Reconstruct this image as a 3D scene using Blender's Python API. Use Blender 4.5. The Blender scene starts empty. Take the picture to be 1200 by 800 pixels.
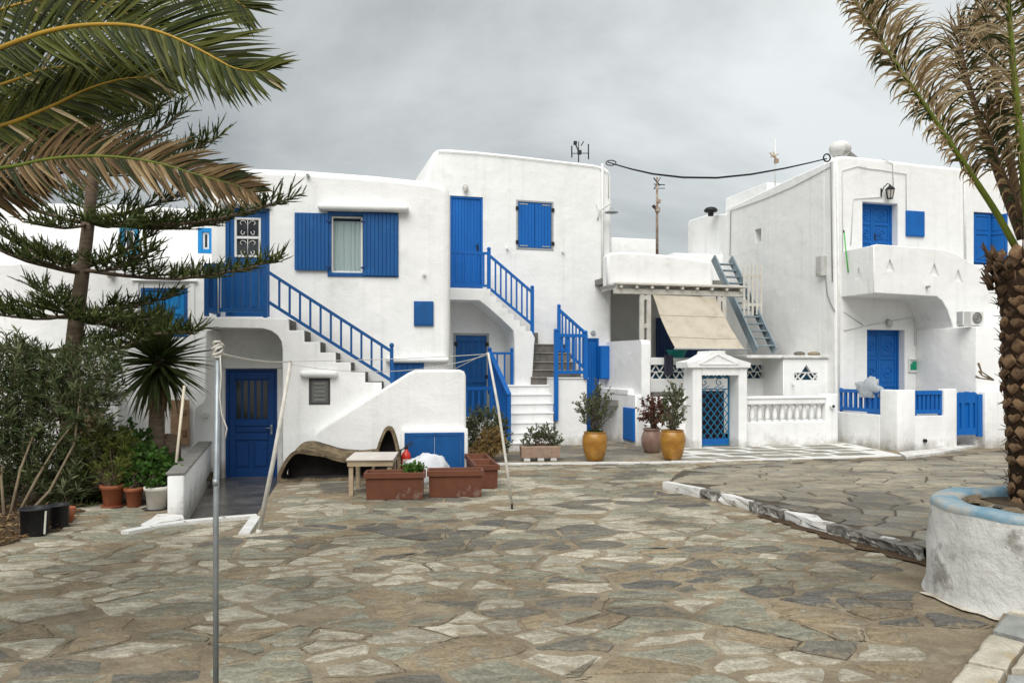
import bpy, bmesh, math, random
from math import radians, sin, cos, pi, atan2, sqrt, hypot
from mathutils import Vector, Matrix, noise
from mathutils.geometry import tessellate_polygon

random.seed(7)
SC = bpy.context.scene
COL = SC.collection

# ------------------------------------------------------------------ camera, sky, sun, exposure
F = 28 / 36 * 1200           # focal length in photo pixels
CZ = 2.05
HOR = 430.0
cam = bpy.data.cameras.new('camera')
cam.lens = 28
cam.sensor_width = 36
cam.shift_y = 30 / 1200
cam.clip_end = 2000
cam_o = bpy.data.objects.new('camera', cam)
COL.objects.link(cam_o)
cam_o.location = (0, 0, CZ)
cam_o.rotation_euler = (radians(90), 0, 0)
SC.camera = cam_o

SUN_EL, SUN_AZ = 50, 190      # azimuth clockwise from +Y (south is behind the camera)
SC.view_settings.view_transform = 'Standard'
SC.view_settings.look = 'None'
SC.view_settings.gamma = 1
SC.view_settings.use_curve_mapping = False
SC.view_settings.exposure = 1.06

world = bpy.data.worlds.new('World')
SC.world = world
world.use_nodes = True
nt = world.node_tree
nt.nodes.clear()
nd = nt.nodes.new
out = nd('ShaderNodeOutputWorld')
bg = nd('ShaderNodeBackground')
bg.inputs['Strength'].default_value = 0.1
sky = nd('ShaderNodeTexSky')
sky.sky_type = 'NISHITA'
sky.sun_disc = False
sky.sun_elevation = radians(SUN_EL)
sky.sun_rotation = radians(SUN_AZ)
tc = nd('ShaderNodeTexCoord')
sep = nd('ShaderNodeSeparateXYZ')
nt.links.new(tc.outputs['Generated'], sep.inputs[0])
zz = nd('ShaderNodeMath'); zz.operation = 'ADD'; zz.inputs[1].default_value = 0.30
zm = nd('ShaderNodeMath'); zm.operation = 'MAXIMUM'; zm.inputs[1].default_value = 0.0
nt.links.new(sep.outputs['Z'], zm.inputs[0])
nt.links.new(zm.outputs[0], zz.inputs[0])
dv = nd('ShaderNodeVectorMath'); dv.operation = 'DIVIDE'
cmb = nd('ShaderNodeCombineXYZ')
for i in range(3):
    nt.links.new(zz.outputs[0], cmb.inputs[i])
nt.links.new(tc.outputs['Generated'], dv.inputs[0])
nt.links.new(cmb.outputs[0], dv.inputs[1])
n1 = nd('ShaderNodeTexNoise')
n1.inputs['Scale'].default_value = 0.7
n1.inputs['Detail'].default_value = 9
n1.inputs['Roughness'].default_value = 0.56
n1.inputs['Distortion'].default_value = 0.35
va = nd('ShaderNodeVectorMath'); va.operation = 'ADD'; va.inputs[1].default_value = (7, 2, 5)
nt.links.new(dv.outputs[0], va.inputs[0])
nt.links.new(va.outputs[0], n1.inputs['Vector'])
rp = nd('ShaderNodeValToRGB')
e = rp.color_ramp.elements
e[0].position = 0.32; e[0].color = (1.2, 1.27, 1.25, 1)
e[1].position = 0.64; e[1].color = (3.75, 3.9, 3.84, 1)
nt.links.new(n1.outputs['Fac'], rp.inputs[0])
# an overcast sky is brighter towards the zenith
el = nd('ShaderNodeMath'); el.operation = 'MULTIPLY_ADD'
el.inputs[1].default_value = 0.7; el.inputs[2].default_value = 0.88
nt.links.new(zm.outputs[0], el.inputs[0])
cl = nd('ShaderNodeVectorMath'); cl.operation = 'SCALE'
nt.links.new(rp.outputs['Color'], cl.inputs[0])
nt.links.new(el.outputs[0], cl.inputs['Scale'])
mx = nd('ShaderNodeMixRGB')
mx.inputs[0].default_value = 0.93
nt.links.new(sky.outputs[0], mx.inputs[1])
nt.links.new(cl.outputs[0], mx.inputs[2])
nt.links.new(mx.outputs[0], bg.inputs['Color'])
nt.links.new(bg.outputs[0], out.inputs['Surface'])

sun = bpy.data.lights.new('sun', 'SUN')
sun.energy = 1.5
sun.angle = radians(50)
sun.color = (1.0, 0.97, 0.93)
sun_o = bpy.data.objects.new('sun', sun)
COL.objects.link(sun_o)
sd = Vector((sin(radians(SUN_AZ)) * cos(radians(SUN_EL)), cos(radians(SUN_AZ)) * cos(radians(SUN_EL)), sin(radians(SUN_EL))))
sun_o.rotation_euler = sd.to_track_quat('Z', 'Y').to_euler()
sun_o.location = sd * 60


# ------------------------------------------------------------------ pixel helpers (photo 1200x800 -> world)
def W(px, py, d):
    return Vector(((px - 600) / F * d, d, CZ + (HOR - py) / F * d))


def G(px, py, z=0.0):
    d = (CZ - z) * F / (py - HOR)
    return Vector(((px - 600) / F * d, d, z))


class Frame:
    """local axes of a row of facades: s along the facade, k into depth, z up"""
    def __init__(self, o, ang):
        self.o = Vector((o[0], o[1], 0)); self.a = ang
        self.U = Vector((cos(ang), sin(ang), 0)); self.V = Vector((-sin(ang), cos(ang), 0))

    def p(self, px, py, k):
        dx = (px - 600) / F
        t = (k + self.o.dot(self.V)) / (dx * self.V.x + self.V.y)
        w = Vector((t * dx, t, 0))
        return ((w - self.o).dot(self.U), CZ + (HOR - py) / F * t)

    def s(self, px, k):
        return self.p(px, 430, k)[0]

    def g(self, px, py, z=0.0):
        w = G(px, py, z)
        return ((w - self.o).dot(self.U), (w - self.o).dot(self.V))

    def poly(self, pts, k):
        return [self.p(x, y, k) for x, y in pts]

    def w(self, s, k, z):
        v = self.o + self.U * s + self.V * k
        v.z = z
        return v

    def thing(self, name, label, cat, s, k, z, group=None):
        return thing(name, label, cat, self.w(s, k, z), self.a, group)


T = radians(15.5)


# ------------------------------------------------------------------ objects
def tag(o, label=None, cat=None, group=None, kind=None):
    if label: o['label'] = label
    if cat: o['category'] = cat
    if group: o['group'] = group
    if kind: o['kind'] = kind
    return o


def thing(name, label, cat, loc=(0, 0, 0), rz=0, group=None):
    o = bpy.data.objects.new(name, None)
    o.empty_display_size = 0.2
    COL.objects.link(o)
    o.location = loc
    o.rotation_euler = (0, 0, rz)
    return tag(o, label, cat, group)


def inst(name, mesh, parent, loc=(0, 0, 0), rot=(0, 0, 0), scale=(1, 1, 1), matrix=None):
    o = bpy.data.objects.new(name, mesh)
    COL.objects.link(o)
    o.parent = parent
    if matrix is not None:
        o.matrix_local = matrix
    else:
        o.location = loc; o.rotation_euler = rot; o.scale = scale
    return o


def offset_poly(poly, d):
    n = len(poly)
    area = sum(poly[i][0] * poly[(i + 1) % n][1] - poly[(i + 1) % n][0] * poly[i][1] for i in range(n))
    sg = 1 if area > 0 else -1
    res = []
    for i in range(n):
        a = Vector(poly[i - 1]); b = Vector(poly[i]); c = Vector(poly[(i + 1) % n])
        e1 = (b - a); e2 = (c - b)
        if e1.length < 1e-6: e1 = e2.copy()
        if e2.length < 1e-6: e2 = e1.copy()
        e1 = e1.normalized(); e2 = e2.normalized()
        n1 = Vector((-e1.y, e1.x)) * sg; n2 = Vector((-e2.y, e2.x)) * sg
        m = n1 + n2
        if m.length < 1e-3:
            m = n1
        m = m.normalized()
        q = max(0.35, m.dot(n1))
        res.append(tuple(b + m * (d / q)))
    return res


class MB:
    def __init__(self):
        self.v = []; self.f = []; self.m = []; self.sm = []

    def add(self, vs, fs, mi=0, smooth=False):
        b = len(self.v)
        self.v.extend([tuple(x) for x in vs])
        for f in fs:
            self.f.append([i + b for i in f]); self.m.append(mi); self.sm.append(smooth)

    def box(self, x0, x1, y0, y1, z0, z1, mi=0, b=0.0):
        if x0 > x1: x0, x1 = x1, x0
        if y0 > y1: y0, y1 = y1, y0
        if z0 > z1: z0, z1 = z1, z0
        if b > 0:
            b = min(b, (x1 - x0) * .45, (y1 - y0) * .45, (z1 - z0) * .45)
            bm = bmesh.new()
            bmesh.ops.create_cube(bm, size=1)
            for v in bm.verts:
                v.co = Vector(((x0 + x1) / 2 + v.co.x * (x1 - x0), (y0 + y1) / 2 + v.co.y * (y1 - y0), (z0 + z1) / 2 + v.co.z * (z1 - z0)))
            bmesh.ops.bevel(bm, geom=bm.edges[:], offset=b, segments=2 if b > .025 else 1, affect='EDGES', profile=.5)
            self.bm(bm, mi, b > .025)
            return
        vs = [(x0, y0, z0), (x1, y0, z0), (x1, y1, z0), (x0, y1, z0), (x0, y0, z1), (x1, y0, z1), (x1, y1, z1), (x0, y1, z1)]
        self.add(vs, [(0, 3, 2, 1), (4, 5, 6, 7), (0, 1, 5, 4), (1, 2, 6, 5), (2, 3, 7, 6), (3, 0, 4, 7)], mi)

    def bm(self, bm, mi=0, smooth=False):
        bm.verts.index_update()
        self.add([v.co for v in bm.verts], [[v.index for v in f.verts] for f in bm.faces], mi, smooth)
        bm.free()

    def bar(self, p, q, w, h, mi=0, up=(0, 0, 1)):
        p = Vector(p); q = Vector(q)
        d = (q - p).normalized()
        u = Vector(up)
        if abs(d.dot(u)) > .98: u = Vector((1, 0, 0))
        x = d.cross(u).normalized(); y = x.cross(d).normalized()
        vs = []
        for c in (p, q):
            for a, b2 in ((-1, -1), (1, -1), (1, 1), (-1, 1)):
                vs.append(c + x * (a * w / 2) + y * (b2 * h / 2))
        self.add(vs, [(3, 2, 1, 0), (4, 5, 6, 7), (0, 1, 5, 4), (1, 2, 6, 5), (2, 3, 7, 6), (3, 0, 4, 7)], mi)

    def prism(self, poly, k0, k1, mi=0, r=0.0, holes=(), seg=4, back=True):
        """polygon in (s,z) from depth k0 (front) to k1, front edge rounded with radius r"""
        n = len(poly)
        area = sum(poly[i][0] * poly[(i + 1) % n][1] - poly[(i + 1) % n][0] * poly[i][1] for i in range(n))
        if area < 0: poly = poly[::-1]
        rings = []
        if r > 0:
            for j in range(seg + 1):
                a = (pi / 2) * j / seg
                rings.append((offset_poly(poly, r * (1 - sin(a))), k0 + r * (1 - cos(a))))
        else:
            rings.append((poly, k0))
        rings.append((poly, k1))
        base = len(self.v)
        for pl, k in rings:
            self.v.extend([(x, k, z) for x, z in pl])
        for j in range(len(rings) - 1):
            for i in range(n):
                a = base + j * n + i; b = base + j * n + (i + 1) % n
                self.f.append([a, a + n, b + n, b][::-1]); self.m.append(mi); self.sm.append(r > 0 and j < len(rings) - 2)
        if back:
            self.cap(poly, [], k1, mi, True)
        self.cap(rings[0][0], holes, k0, mi, False)
        for h, hd in [(x, None) for x in holes]:
            self.hole(h, k0, k1, mi)

    def cap(self, poly, holes, k, mi, flip):
        loops = [[Vector((x, z, 0)) for x, z in poly]] + [[Vector((x, z, 0)) for x, z in h] for h in holes]
        flat = [p for l in loops for p in l]
        tris = tessellate_polygon(loops)
        b = len(self.v)
        self.v.extend([(p.x, k, p.y) for p in flat])
        for t in tris:
            p, q, r_ = (flat[i] for i in t)
            ar = (q - p).cross(r_ - p).z
            t = list(t)
            if (ar > 0) == flip: t = t[::-1]
            self.f.append([i + b for i in t]); self.m.append(mi); self.sm.append(False)

    def hole(self, h, k0, k1, mi):
        n = len(h)
        area = sum(h[i][0] * h[(i + 1) % n][1] - h[(i + 1) % n][0] * h[i][1] for i in range(n))
        if area < 0: h = h[::-1]
        b = len(self.v)
        self.v.extend([(x, k0, z) for x, z in h] + [(x, k1, z) for x, z in h])
        for i in range(n):
            j = (i + 1) % n
            self.f.append([b + i, b + n + i, b + n + j, b + j]); self.m.append(mi); self.sm.append(False)

    def slab(self, poly, z0, z1, mi=0):
        """polygon in (x,y) between two heights"""
        n = len(poly)
        area = sum(poly[i][0] * poly[(i + 1) % n][1] - poly[(i + 1) % n][0] * poly[i][1] for i in range(n))
        if area < 0: poly = poly[::-1]
        vs = [(x, y, z0) for x, y in poly] + [(x, y, z1) for x, y in poly]
        fs = [list(range(n))[::-1], list(range(n, 2 * n))]
        for i in range(n):
            j = (i + 1) % n
            fs.append((i, j, n + j, n + i))
        self.add(vs, fs, mi)

    def tube(self, pts, r, n=6, mi=0, caps=True, smooth=True):
        pts = [Vector(p) for p in pts]
        m = len(pts)
        rs = r if isinstance(r, (list, tuple)) else [r] * m
        b = len(self.v)
        prev = None
        for i in range(m):
            d = (pts[min(i + 1, m - 1)] - pts[max(i - 1, 0)])
            if d.length < 1e-9: d = Vector((0, 0, 1))
            d.normalize()
            if prev is None:
                u = Vector((0, 0, 1)) if abs(d.z) < .9 else Vector((1, 0, 0))
                x = d.cross(u).normalized()
            else:
                x = (prev - d * prev.dot(d))
                if x.length < 1e-6: x = d.orthogonal()
                x.normalize()
            prev = x
            y = d.cross(x)
            for j in range(n):
                a = 2 * pi * j / n
                self.v.append(tuple(pts[i] + (x * cos(a) + y * sin(a)) * rs[i]))
        for i in range(m - 1):
            for j in range(n):
                a = b + i * n + j; c = b + i * n + (j + 1) % n
                self.f.append([a, c, c + n, a + n]); self.m.append(mi); self.sm.append(smooth)
        if caps:
            self.f.append([b + j for j in range(n)][::-1]); self.m.append(mi); self.sm.append(False)
            self.f.append([b + (m - 1) * n + j for j in range(n)]); self.m.append(mi); self.sm.append(False)

    def lathe(self, prof, n=20, mi=0, c=(0, 0, 0), smooth=True):
        b = len(self.v)
        for r, z in prof:
            for j in range(n):
                a = 2 * pi * j / n
                self.v.append((c[0] + r * cos(a), c[1] + r * sin(a), c[2] + z))
        for i in range(len(prof) - 1):
            for j in range(n):
                a = b + i * n + j; q = b + i * n + (j + 1) % n
                self.f.append([a, q, q + n, a + n]); self.m.append(mi); self.sm.append(smooth)
        self.f.append([b + j for j in range(n)][::-1]); self.m.append(mi); self.sm.append(False)
        self.f.append([b + (len(prof) - 1) * n + j for j in range(n)]); self.m.append(mi); self.sm.append(False)

    def mesh(self, name, mats):
        me = bpy.data.meshes.new(name)
        me.from_pydata(self.v, [], self.f)
        if not isinstance(mats, (list, tuple)): mats = [mats]
        for x in mats: me.materials.append(x)
        me.polygons.foreach_set('material_index', self.m)
        me.polygons.foreach_set('use_smooth', self.sm)
        me.update()
        return me

    def build(self, name, mats, parent=None, loc=None, rot=None):
        o = bpy.data.objects.new(name, self.mesh(name, mats))
        COL.objects.link(o)
        if parent is not None: o.parent = parent
        if loc is not None: o.location = loc
        if rot is not None: o.rotation_euler = rot
        return o


# ------------------------------------------------------------------ materials
def mat(name, col, col2=None, rough=.8, scale=3.0, detail=5, bump=0.0, bscale=30.0, bdist=.01, spec=.3, metal=0.0,
        lo=.35, hi=.65, rand=0.0, col3=None, scale3=1.0, lo3=.6, hi3=.72, stretch=(1, 1, 1), trans=0.0, coord='Object', lowbump=0.0, lowscale=1.5, stain=0.0, grain=0.0, streak=0.0, basedirt=0.0):
    m = bpy.data.materials.new(name)
    m.use_nodes = True
    t = m.node_tree
    p = t.nodes['Principled BSDF']
    p.inputs['Roughness'].default_value = rough
    p.inputs['Specular IOR Level'].default_value = spec
    p.inputs['Metallic'].default_value = metal
    c = t.nodes.new('ShaderNodeTexCoord')
    mp = t.nodes.new('ShaderNodeMapping')
    mp.inputs['Scale'].default_value = stretch
    t.links.new(c.outputs[coord], mp.inputs['Vector'])
    col = tuple(col) + (1,)
    last = None
    if col2 is not None:
        nz = t.nodes.new('ShaderNodeTexNoise')
        nz.inputs['Scale'].default_value = scale
        nz.inputs['Detail'].default_value = detail
        nz.inputs['Roughness'].default_value = .6
        t.links.new(mp.outputs[0], nz.inputs['Vector'])
        r = t.nodes.new('ShaderNodeMapRange')
        r.inputs[1].default_value = lo; r.inputs[2].default_value = hi
        t.links.new(nz.outputs['Fac'], r.inputs[0])
        mxx = t.nodes.new('ShaderNodeMixRGB')
        mxx.inputs[1].default_value = col
        mxx.inputs[2].default_value = tuple(col2) + (1,)
        t.links.new(r.outputs[0], mxx.inputs[0])
        last = mxx.outputs[0]
    if col3 is not None:
        nz = t.nodes.new('ShaderNodeTexNoise')
        nz.inputs['Scale'].default_value = scale3
        nz.inputs['Detail'].default_value = 7
        nz.inputs['Roughness'].default_value = .65
        t.links.new(c.outputs[coord], nz.inputs['Vector'])
        r = t.nodes.new('ShaderNodeMapRange')
        r.inputs[1].default_value = lo3; r.inputs[2].default_value = hi3
        t.links.new(nz.outputs['Fac'], r.inputs[0])
        mxx = t.nodes.new('ShaderNodeMixRGB')
        if last is None: mxx.inputs[1].default_value = col
        else: t.links.new(last, mxx.inputs[1])
        mxx.inputs[2].default_value = tuple(col3) + (1,)
        t.links.new(r.outputs[0], mxx.inputs[0])
        last = mxx.outputs[0]
    if grain > 0:
        nz = t.nodes.new('ShaderNodeTexNoise')
        nz.inputs['Scale'].default_value = 38; nz.inputs['Detail'].default_value = 6; nz.inputs['Roughness'].default_value = .75
        t.links.new(c.outputs[coord], nz.inputs['Vector'])
        r = t.nodes.new('ShaderNodeMapRange')
        r.inputs[1].default_value = .3; r.inputs[2].default_value = .7
        r.inputs[3].default_value = 1 - grain; r.inputs[4].default_value = 1 + grain
        t.links.new(nz.outputs['Fac'], r.inputs[0])
        hv = t.nodes.new('ShaderNodeHueSaturation')
        t.links.new(last, hv.inputs['Color']); t.links.new(r.outputs[0], hv.inputs['Value'])
        last = hv.outputs[0]
    if streak > 0:
        mp2 = t.nodes.new('ShaderNodeMapping'); mp2.inputs['Scale'].default_value = (5, 5, .22)
        t.links.new(c.outputs[coord], mp2.inputs['Vector'])
        nz = t.nodes.new('ShaderNodeTexNoise'); nz.inputs['Scale'].default_value = 1.0; nz.inputs['Detail'].default_value = 7; nz.inputs['Roughness'].default_value = .6
        t.links.new(mp2.outputs[0], nz.inputs['Vector'])
        r = t.nodes.new('ShaderNodeMapRange'); r.inputs[1].default_value = .52; r.inputs[2].default_value = .74; r.inputs[4].default_value = streak
        t.links.new(nz.outputs['Fac'], r.inputs[0])
        mxx = t.nodes.new('ShaderNodeMixRGB'); t.links.new(last, mxx.inputs[1]); mxx.inputs[2].default_value = (.46, .46, .43, 1)
        t.links.new(r.outputs[0], mxx.inputs[0]); last = mxx.outputs[0]
    if basedirt > 0:
        ge = t.nodes.new('ShaderNodeNewGeometry'); sx = t.nodes.new('ShaderNodeSeparateXYZ'); t.links.new(ge.outputs['Position'], sx.inputs[0])
        nz = t.nodes.new('ShaderNodeTexNoise'); nz.inputs['Scale'].default_value = 3.2; nz.inputs['Detail'].default_value = 9; nz.inputs['Roughness'].default_value = .7
        t.links.new(ge.outputs['Position'], nz.inputs['Vector'])
        ma = t.nodes.new('ShaderNodeMath'); ma.operation = 'MULTIPLY_ADD'; ma.inputs[1].default_value = -1.1; t.links.new(nz.outputs['Fac'], ma.inputs[0]); t.links.new(sx.outputs['Z'], ma.inputs[2])
        r = t.nodes.new('ShaderNodeMapRange'); r.inputs[1].default_value = -.28; r.inputs[2].default_value = -.62; r.inputs[3].default_value = 0; r.inputs[4].default_value = basedirt
        t.links.new(ma.outputs[0], r.inputs[0])
        mxx = t.nodes.new('ShaderNodeMixRGB'); t.links.new(last, mxx.inputs[1]); mxx.inputs[2].default_value = (.30, .27, .22, 1)
        t.links.new(r.outputs[0], mxx.inputs[0]); last = mxx.outputs[0]
    if stain > 0:
        ge = t.nodes.new('ShaderNodeNewGeometry')
        for sc_, st_, a_, b_ in ((.42, stain, .46, .66), (1.9, stain * .8, .52, .70)):
            nz = t.nodes.new('ShaderNodeTexNoise')
            nz.inputs['Scale'].default_value = sc_
            nz.inputs['Detail'].default_value = 8
            nz.inputs['Roughness'].default_value = .66
            nz.inputs['Distortion'].default_value = .5
            t.links.new(ge.outputs['Position'], nz.inputs['Vector'])
            r = t.nodes.new('ShaderNodeMapRange')
            r.inputs[1].default_value = a_; r.inputs[2].default_value = b_
            r.inputs[3].default_value = 0; r.inputs[4].default_value = st_
            t.links.new(nz.outputs['Fac'], r.inputs[0])
            mxx = t.nodes.new('ShaderNodeMixRGB')
            t.links.new(last, mxx.inputs[1])
            mxx.inputs[2].default_value = (.085, .066, .044, 1)
            t.links.new(r.outputs[0], mxx.inputs[0])
            last = mxx.outputs[0]
    if rand > 0:
        oi = t.nodes.new('ShaderNodeObjectInfo')
        r = t.nodes.new('ShaderNodeMapRange')
        r.inputs[3].default_value = 1 - rand; r.inputs[4].default_value = 1 + rand
        t.links.new(oi.outputs['Random'], r.inputs[0])
        hv = t.nodes.new('ShaderNodeHueSaturation')
        if last is None: hv.inputs['Color'].default_value = col
        else: t.links.new(last, hv.inputs['Color'])
        t.links.new(r.outputs[0], hv.inputs['Value'])
        last = hv.outputs[0]
    if last is None: p.inputs['Base Color'].default_value = col
    else: t.links.new(last, p.inputs['Base Color'])
    nrm = None
    if lowbump > 0:
        nz = t.nodes.new('ShaderNodeTexNoise')
        nz.inputs['Scale'].default_value = lowscale
        nz.inputs['Detail'].default_value = 2
        t.links.new(c.outputs[coord], nz.inputs['Vector'])
        b = t.nodes.new('ShaderNodeBump')
        b.inputs['Strength'].default_value = lowbump
        b.inputs['Distance'].default_value = .06
        t.links.new(nz.outputs['Fac'], b.inputs['Height'])
        nrm = b.outputs[0]
    if bump > 0:
        nz = t.nodes.new('ShaderNodeTexNoise')
        nz.inputs['Scale'].default_value = bscale
        nz.inputs['Detail'].default_value = 6
        nz.inputs['Roughness'].default_value = .65
        t.links.new(mp.outputs[0], nz.inputs['Vector'])
        b = t.nodes.new('ShaderNodeBump')
        b.inputs['Strength'].default_value = bump
        b.inputs['Distance'].default_value = bdist
        t.links.new(nz.outputs['Fac'], b.inputs['Height'])
        if nrm is not None: t.links.new(nrm, b.inputs['Normal'])
        nrm = b.outputs[0]
    if nrm is not None: t.links.new(nrm, p.inputs['Normal'])
    if trans > 0:
        tr = t.nodes.new('ShaderNodeBsdfTranslucent')
        if last is None: tr.inputs['Color'].default_value = col
        else: t.links.new(last, tr.inputs['Color'])
        ms = t.nodes.new('ShaderNodeMixShader')
        ms.inputs[0].default_value = trans
        t.links.new(p.outputs[0], ms.inputs[1]); t.links.new(tr.outputs[0], ms.inputs[2])
        t.links.new(ms.outputs[0], t.nodes['Material Output'].inputs['Surface'])
    return m


PL = mat('white_plaster', (.85, .85, .84), (.80, .805, .795), .9, .9, 6, .45, 16, .018, .15, col3=(.62, .62, .59), scale3=1.7, lo3=.58, hi3=.85, lowbump=.6, lowscale=1.7, streak=.2, basedirt=.7)
PLO = mat('old_plaster', (.72, .715, .69), (.55, .55, .52), .92, 2.2, 8, .7, 14, .03, .15, lo=.42, hi=.66, col3=(.30, .29, .265), scale3=2.6, lo3=.56, hi3=.66, lowbump=.8, lowscale=2.6)
PLG = mat('shaded_white_plaster', (.66, .66, .64), (.58, .58, .56), .9, 1.2, 5, .3, 20, .01, .15)  # white plaster in shade, the shade put into a greyer colour
BLD = mat('deep_blue_paint', (.002, .084, .275), (.003, .07, .23), .5, 2.5, 4, .12, 60, .003, .35, stretch=(3, 3, .4), col3=(.012, .14, .42), scale3=3.5, lo3=.56, hi3=.85)
BLM = mat('bright_blue_paint', (.002, .124, .45), (.003, .106, .39), .48, 2.5, 4, .12, 60, .003, .35, stretch=(3, 3, .4), col3=(.012, .14, .42), scale3=3.5, lo3=.56, hi3=.85)
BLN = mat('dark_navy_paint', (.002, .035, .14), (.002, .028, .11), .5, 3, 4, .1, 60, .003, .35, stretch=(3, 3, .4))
BLR = mat('azure_blue_paint', (.003, .12, .42), (.004, .10, .36), .5, 3, 4, .12, 60, .003, .35, col3=(.012, .14, .42), scale3=3.5, lo3=.56, hi3=.85)
TEAL = mat('teal_paint', (.005, .17, .33), (.01, .13, .25), .5, 6, 4, .1, 60, .003, .35)
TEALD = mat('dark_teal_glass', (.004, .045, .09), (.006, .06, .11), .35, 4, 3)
WHP = mat('white_paint', (.78, .78, .76), (.68, .68, .65), .6, 6, 4, .1, 60, .003, .3)
GRP = mat('grey_frame_paint', (.35, .37, .38), (.28, .3, .31), .6, 8, 4)
GSTEEL = mat('blue_grey_steel', (.23, .29, .32), (.17, .22, .25), .55, 4, 4, .1, 40, .004, .4)
STEP = mat('grey_step_stone', (.17, .155, .135), (.10, .095, .085), .85, 4, 6, .4, 25, .01, .25, col3=(.33, .32, .29), scale3=5, lo3=.6, hi3=.8)
CONC = mat('grey_concrete', (.24, .23, .21), (.16, .155, .145), .9, 3, 6, .4, 30, .008, .2)
GLASS = mat('dark_glass', (.03, .035, .04), rough=.08, spec=.6)
CURT = mat('pale_curtain', (.52, .58, .58), (.42, .48, .48), .9, 2, 3, stretch=(12, 12, .3))
IRON = mat('black_iron', (.015, .015, .016), rough=.5)
GALV = mat('galvanised_steel', (.36, .39, .41), (.25, .28, .3), .45, 9, 5, .15, 60, .002, .5, metal=.55)
RUST = mat('rusty_pipe', (.22, .13, .08), (.42, .36, .3), .8, 9, 5)
WOODP = mat('pale_wood', (.46, .37, .26), (.36, .27, .17), .75, 3, 5, .2, 20, .004, stretch=(1, 1, 8))
WOODB = mat('brown_board', (.24, .155, .09), (.17, .105, .06), .8, 3, 5, .2, 20, .004, stretch=(.6, 6, 6))
WOODG = mat('weathered_white_wood', (.60, .58, .53), (.48, .45, .40), .8, 5, 5, .2, 20, .004)
STICK = mat('pale_stick', (.68, .62, .5), (.6, .53, .4), .7, 6, 4)
ROPE = mat('white_rope', (.62, .6, .55), (.5, .48, .43), .9, 30, 3)
WPOLE = mat('white_pole_paint', (.68, .66, .6), (.55, .52, .46), .6, 12, 5, col3=(.3, .24, .18), scale3=8, lo3=.66, hi3=.75)
TERRA = mat('brown_terracotta', (.155, .055, .028), (.115, .042, .024), .7, 4, 6, .25, 30, .004, .3, col3=(.36, .27, .22), scale3=4, lo3=.58, hi3=.8)
TERRO = mat('orange_terracotta', (.33, .115, .055), (.25, .085, .045), .8, 5, 6, .2, 30, .004, .2)
YELP = mat('yellow_glaze', (.42, .215, .035), (.27, .12, .02), .34, 5, 7, .15, 12, .006, .5, col3=(.52, .36, .16), scale3=4, lo3=.62, hi3=.75)
BRNP = mat('brown_glaze', (.19, .105, .075), (.27, .19, .15), .45, 4, 6, .15, 12, .006, .4)
WPOT = mat('white_plastic', (.74, .72, .66), (.62, .59, .52), .6, 5, 5)
BPOT = mat('black_plastic', (.014, .015, .018), (.03, .03, .032), .5, 5, 4)
TROUGH = mat('pinkish_stone_trough', (.36, .26, .19), (.27, .19, .145), .9, 8, 6, .5, 30, .01, .2, col3=(.5, .45, .38), scale3=9, lo3=.6, hi3=.75)
SOIL = mat('dark_soil', (.05, .036, .024), (.11, .08, .05), .95, 14, 6, .8, 30, .03, .1)
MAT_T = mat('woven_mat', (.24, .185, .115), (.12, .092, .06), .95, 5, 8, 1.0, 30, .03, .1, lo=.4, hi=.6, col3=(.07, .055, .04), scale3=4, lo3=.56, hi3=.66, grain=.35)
MAT_D = mat('dark_mat_lining', (.022, .02, .019), (.04, .036, .032), .9, 6, 4, .3, 30, .006)  # near-black colour that stands for the shade inside the bent mats
TABLE = mat('white_tabletop', (.66, .61, .56), (.56, .51, .46), .5, 4, 5)
RED = mat('red_paint', (.55, .03, .015), rough=.35, spec=.5)
SACK = mat('white_sack', (.66, .67, .70), (.56, .58, .62), .75, 6, 4, .5, 14, .03, .3)
BAG = mat('clear_bag', (.80, .82, .83), (.66, .7, .72), .2, 9, 4, .9, 10, .05, .5, trans=.55)
AWN = mat('beige_canvas', (.60, .54, .44), (.52, .465, .375), .9, 2.2, 5, .3, 9, .015, .15, trans=.15, col3=(.42, .36, .27), scale3=2.2, lo3=.55, hi3=.75)
LAMPG = mat('lamp_glass', (.5, .48, .44), rough=.2, spec=.5)
GREENP = mat('green_plastic', (.01, .30, .17), (.01, .24, .13), .5, 9, 3)
BROOM = mat('green_stick', (.05, .45, .05), rough=.4)
CABLE = mat('black_cable', (.012, .012, .014), rough=.6)
WIREW = mat('white_wire', (.6, .6, .59), rough=.6)
RIM = mat('worn_blue_rim', (.16, .28, .36), (.33, .39, .41), .8, 3.5, 8, .5, 18, .015, .2, lo=.4, hi=.6, col3=(.36, .355, .325), scale3=3.4, lo3=.5, hi3=.6)
DRIP = mat('blue_paint_drips', (.05, .28, .5), rough=.6)
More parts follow.
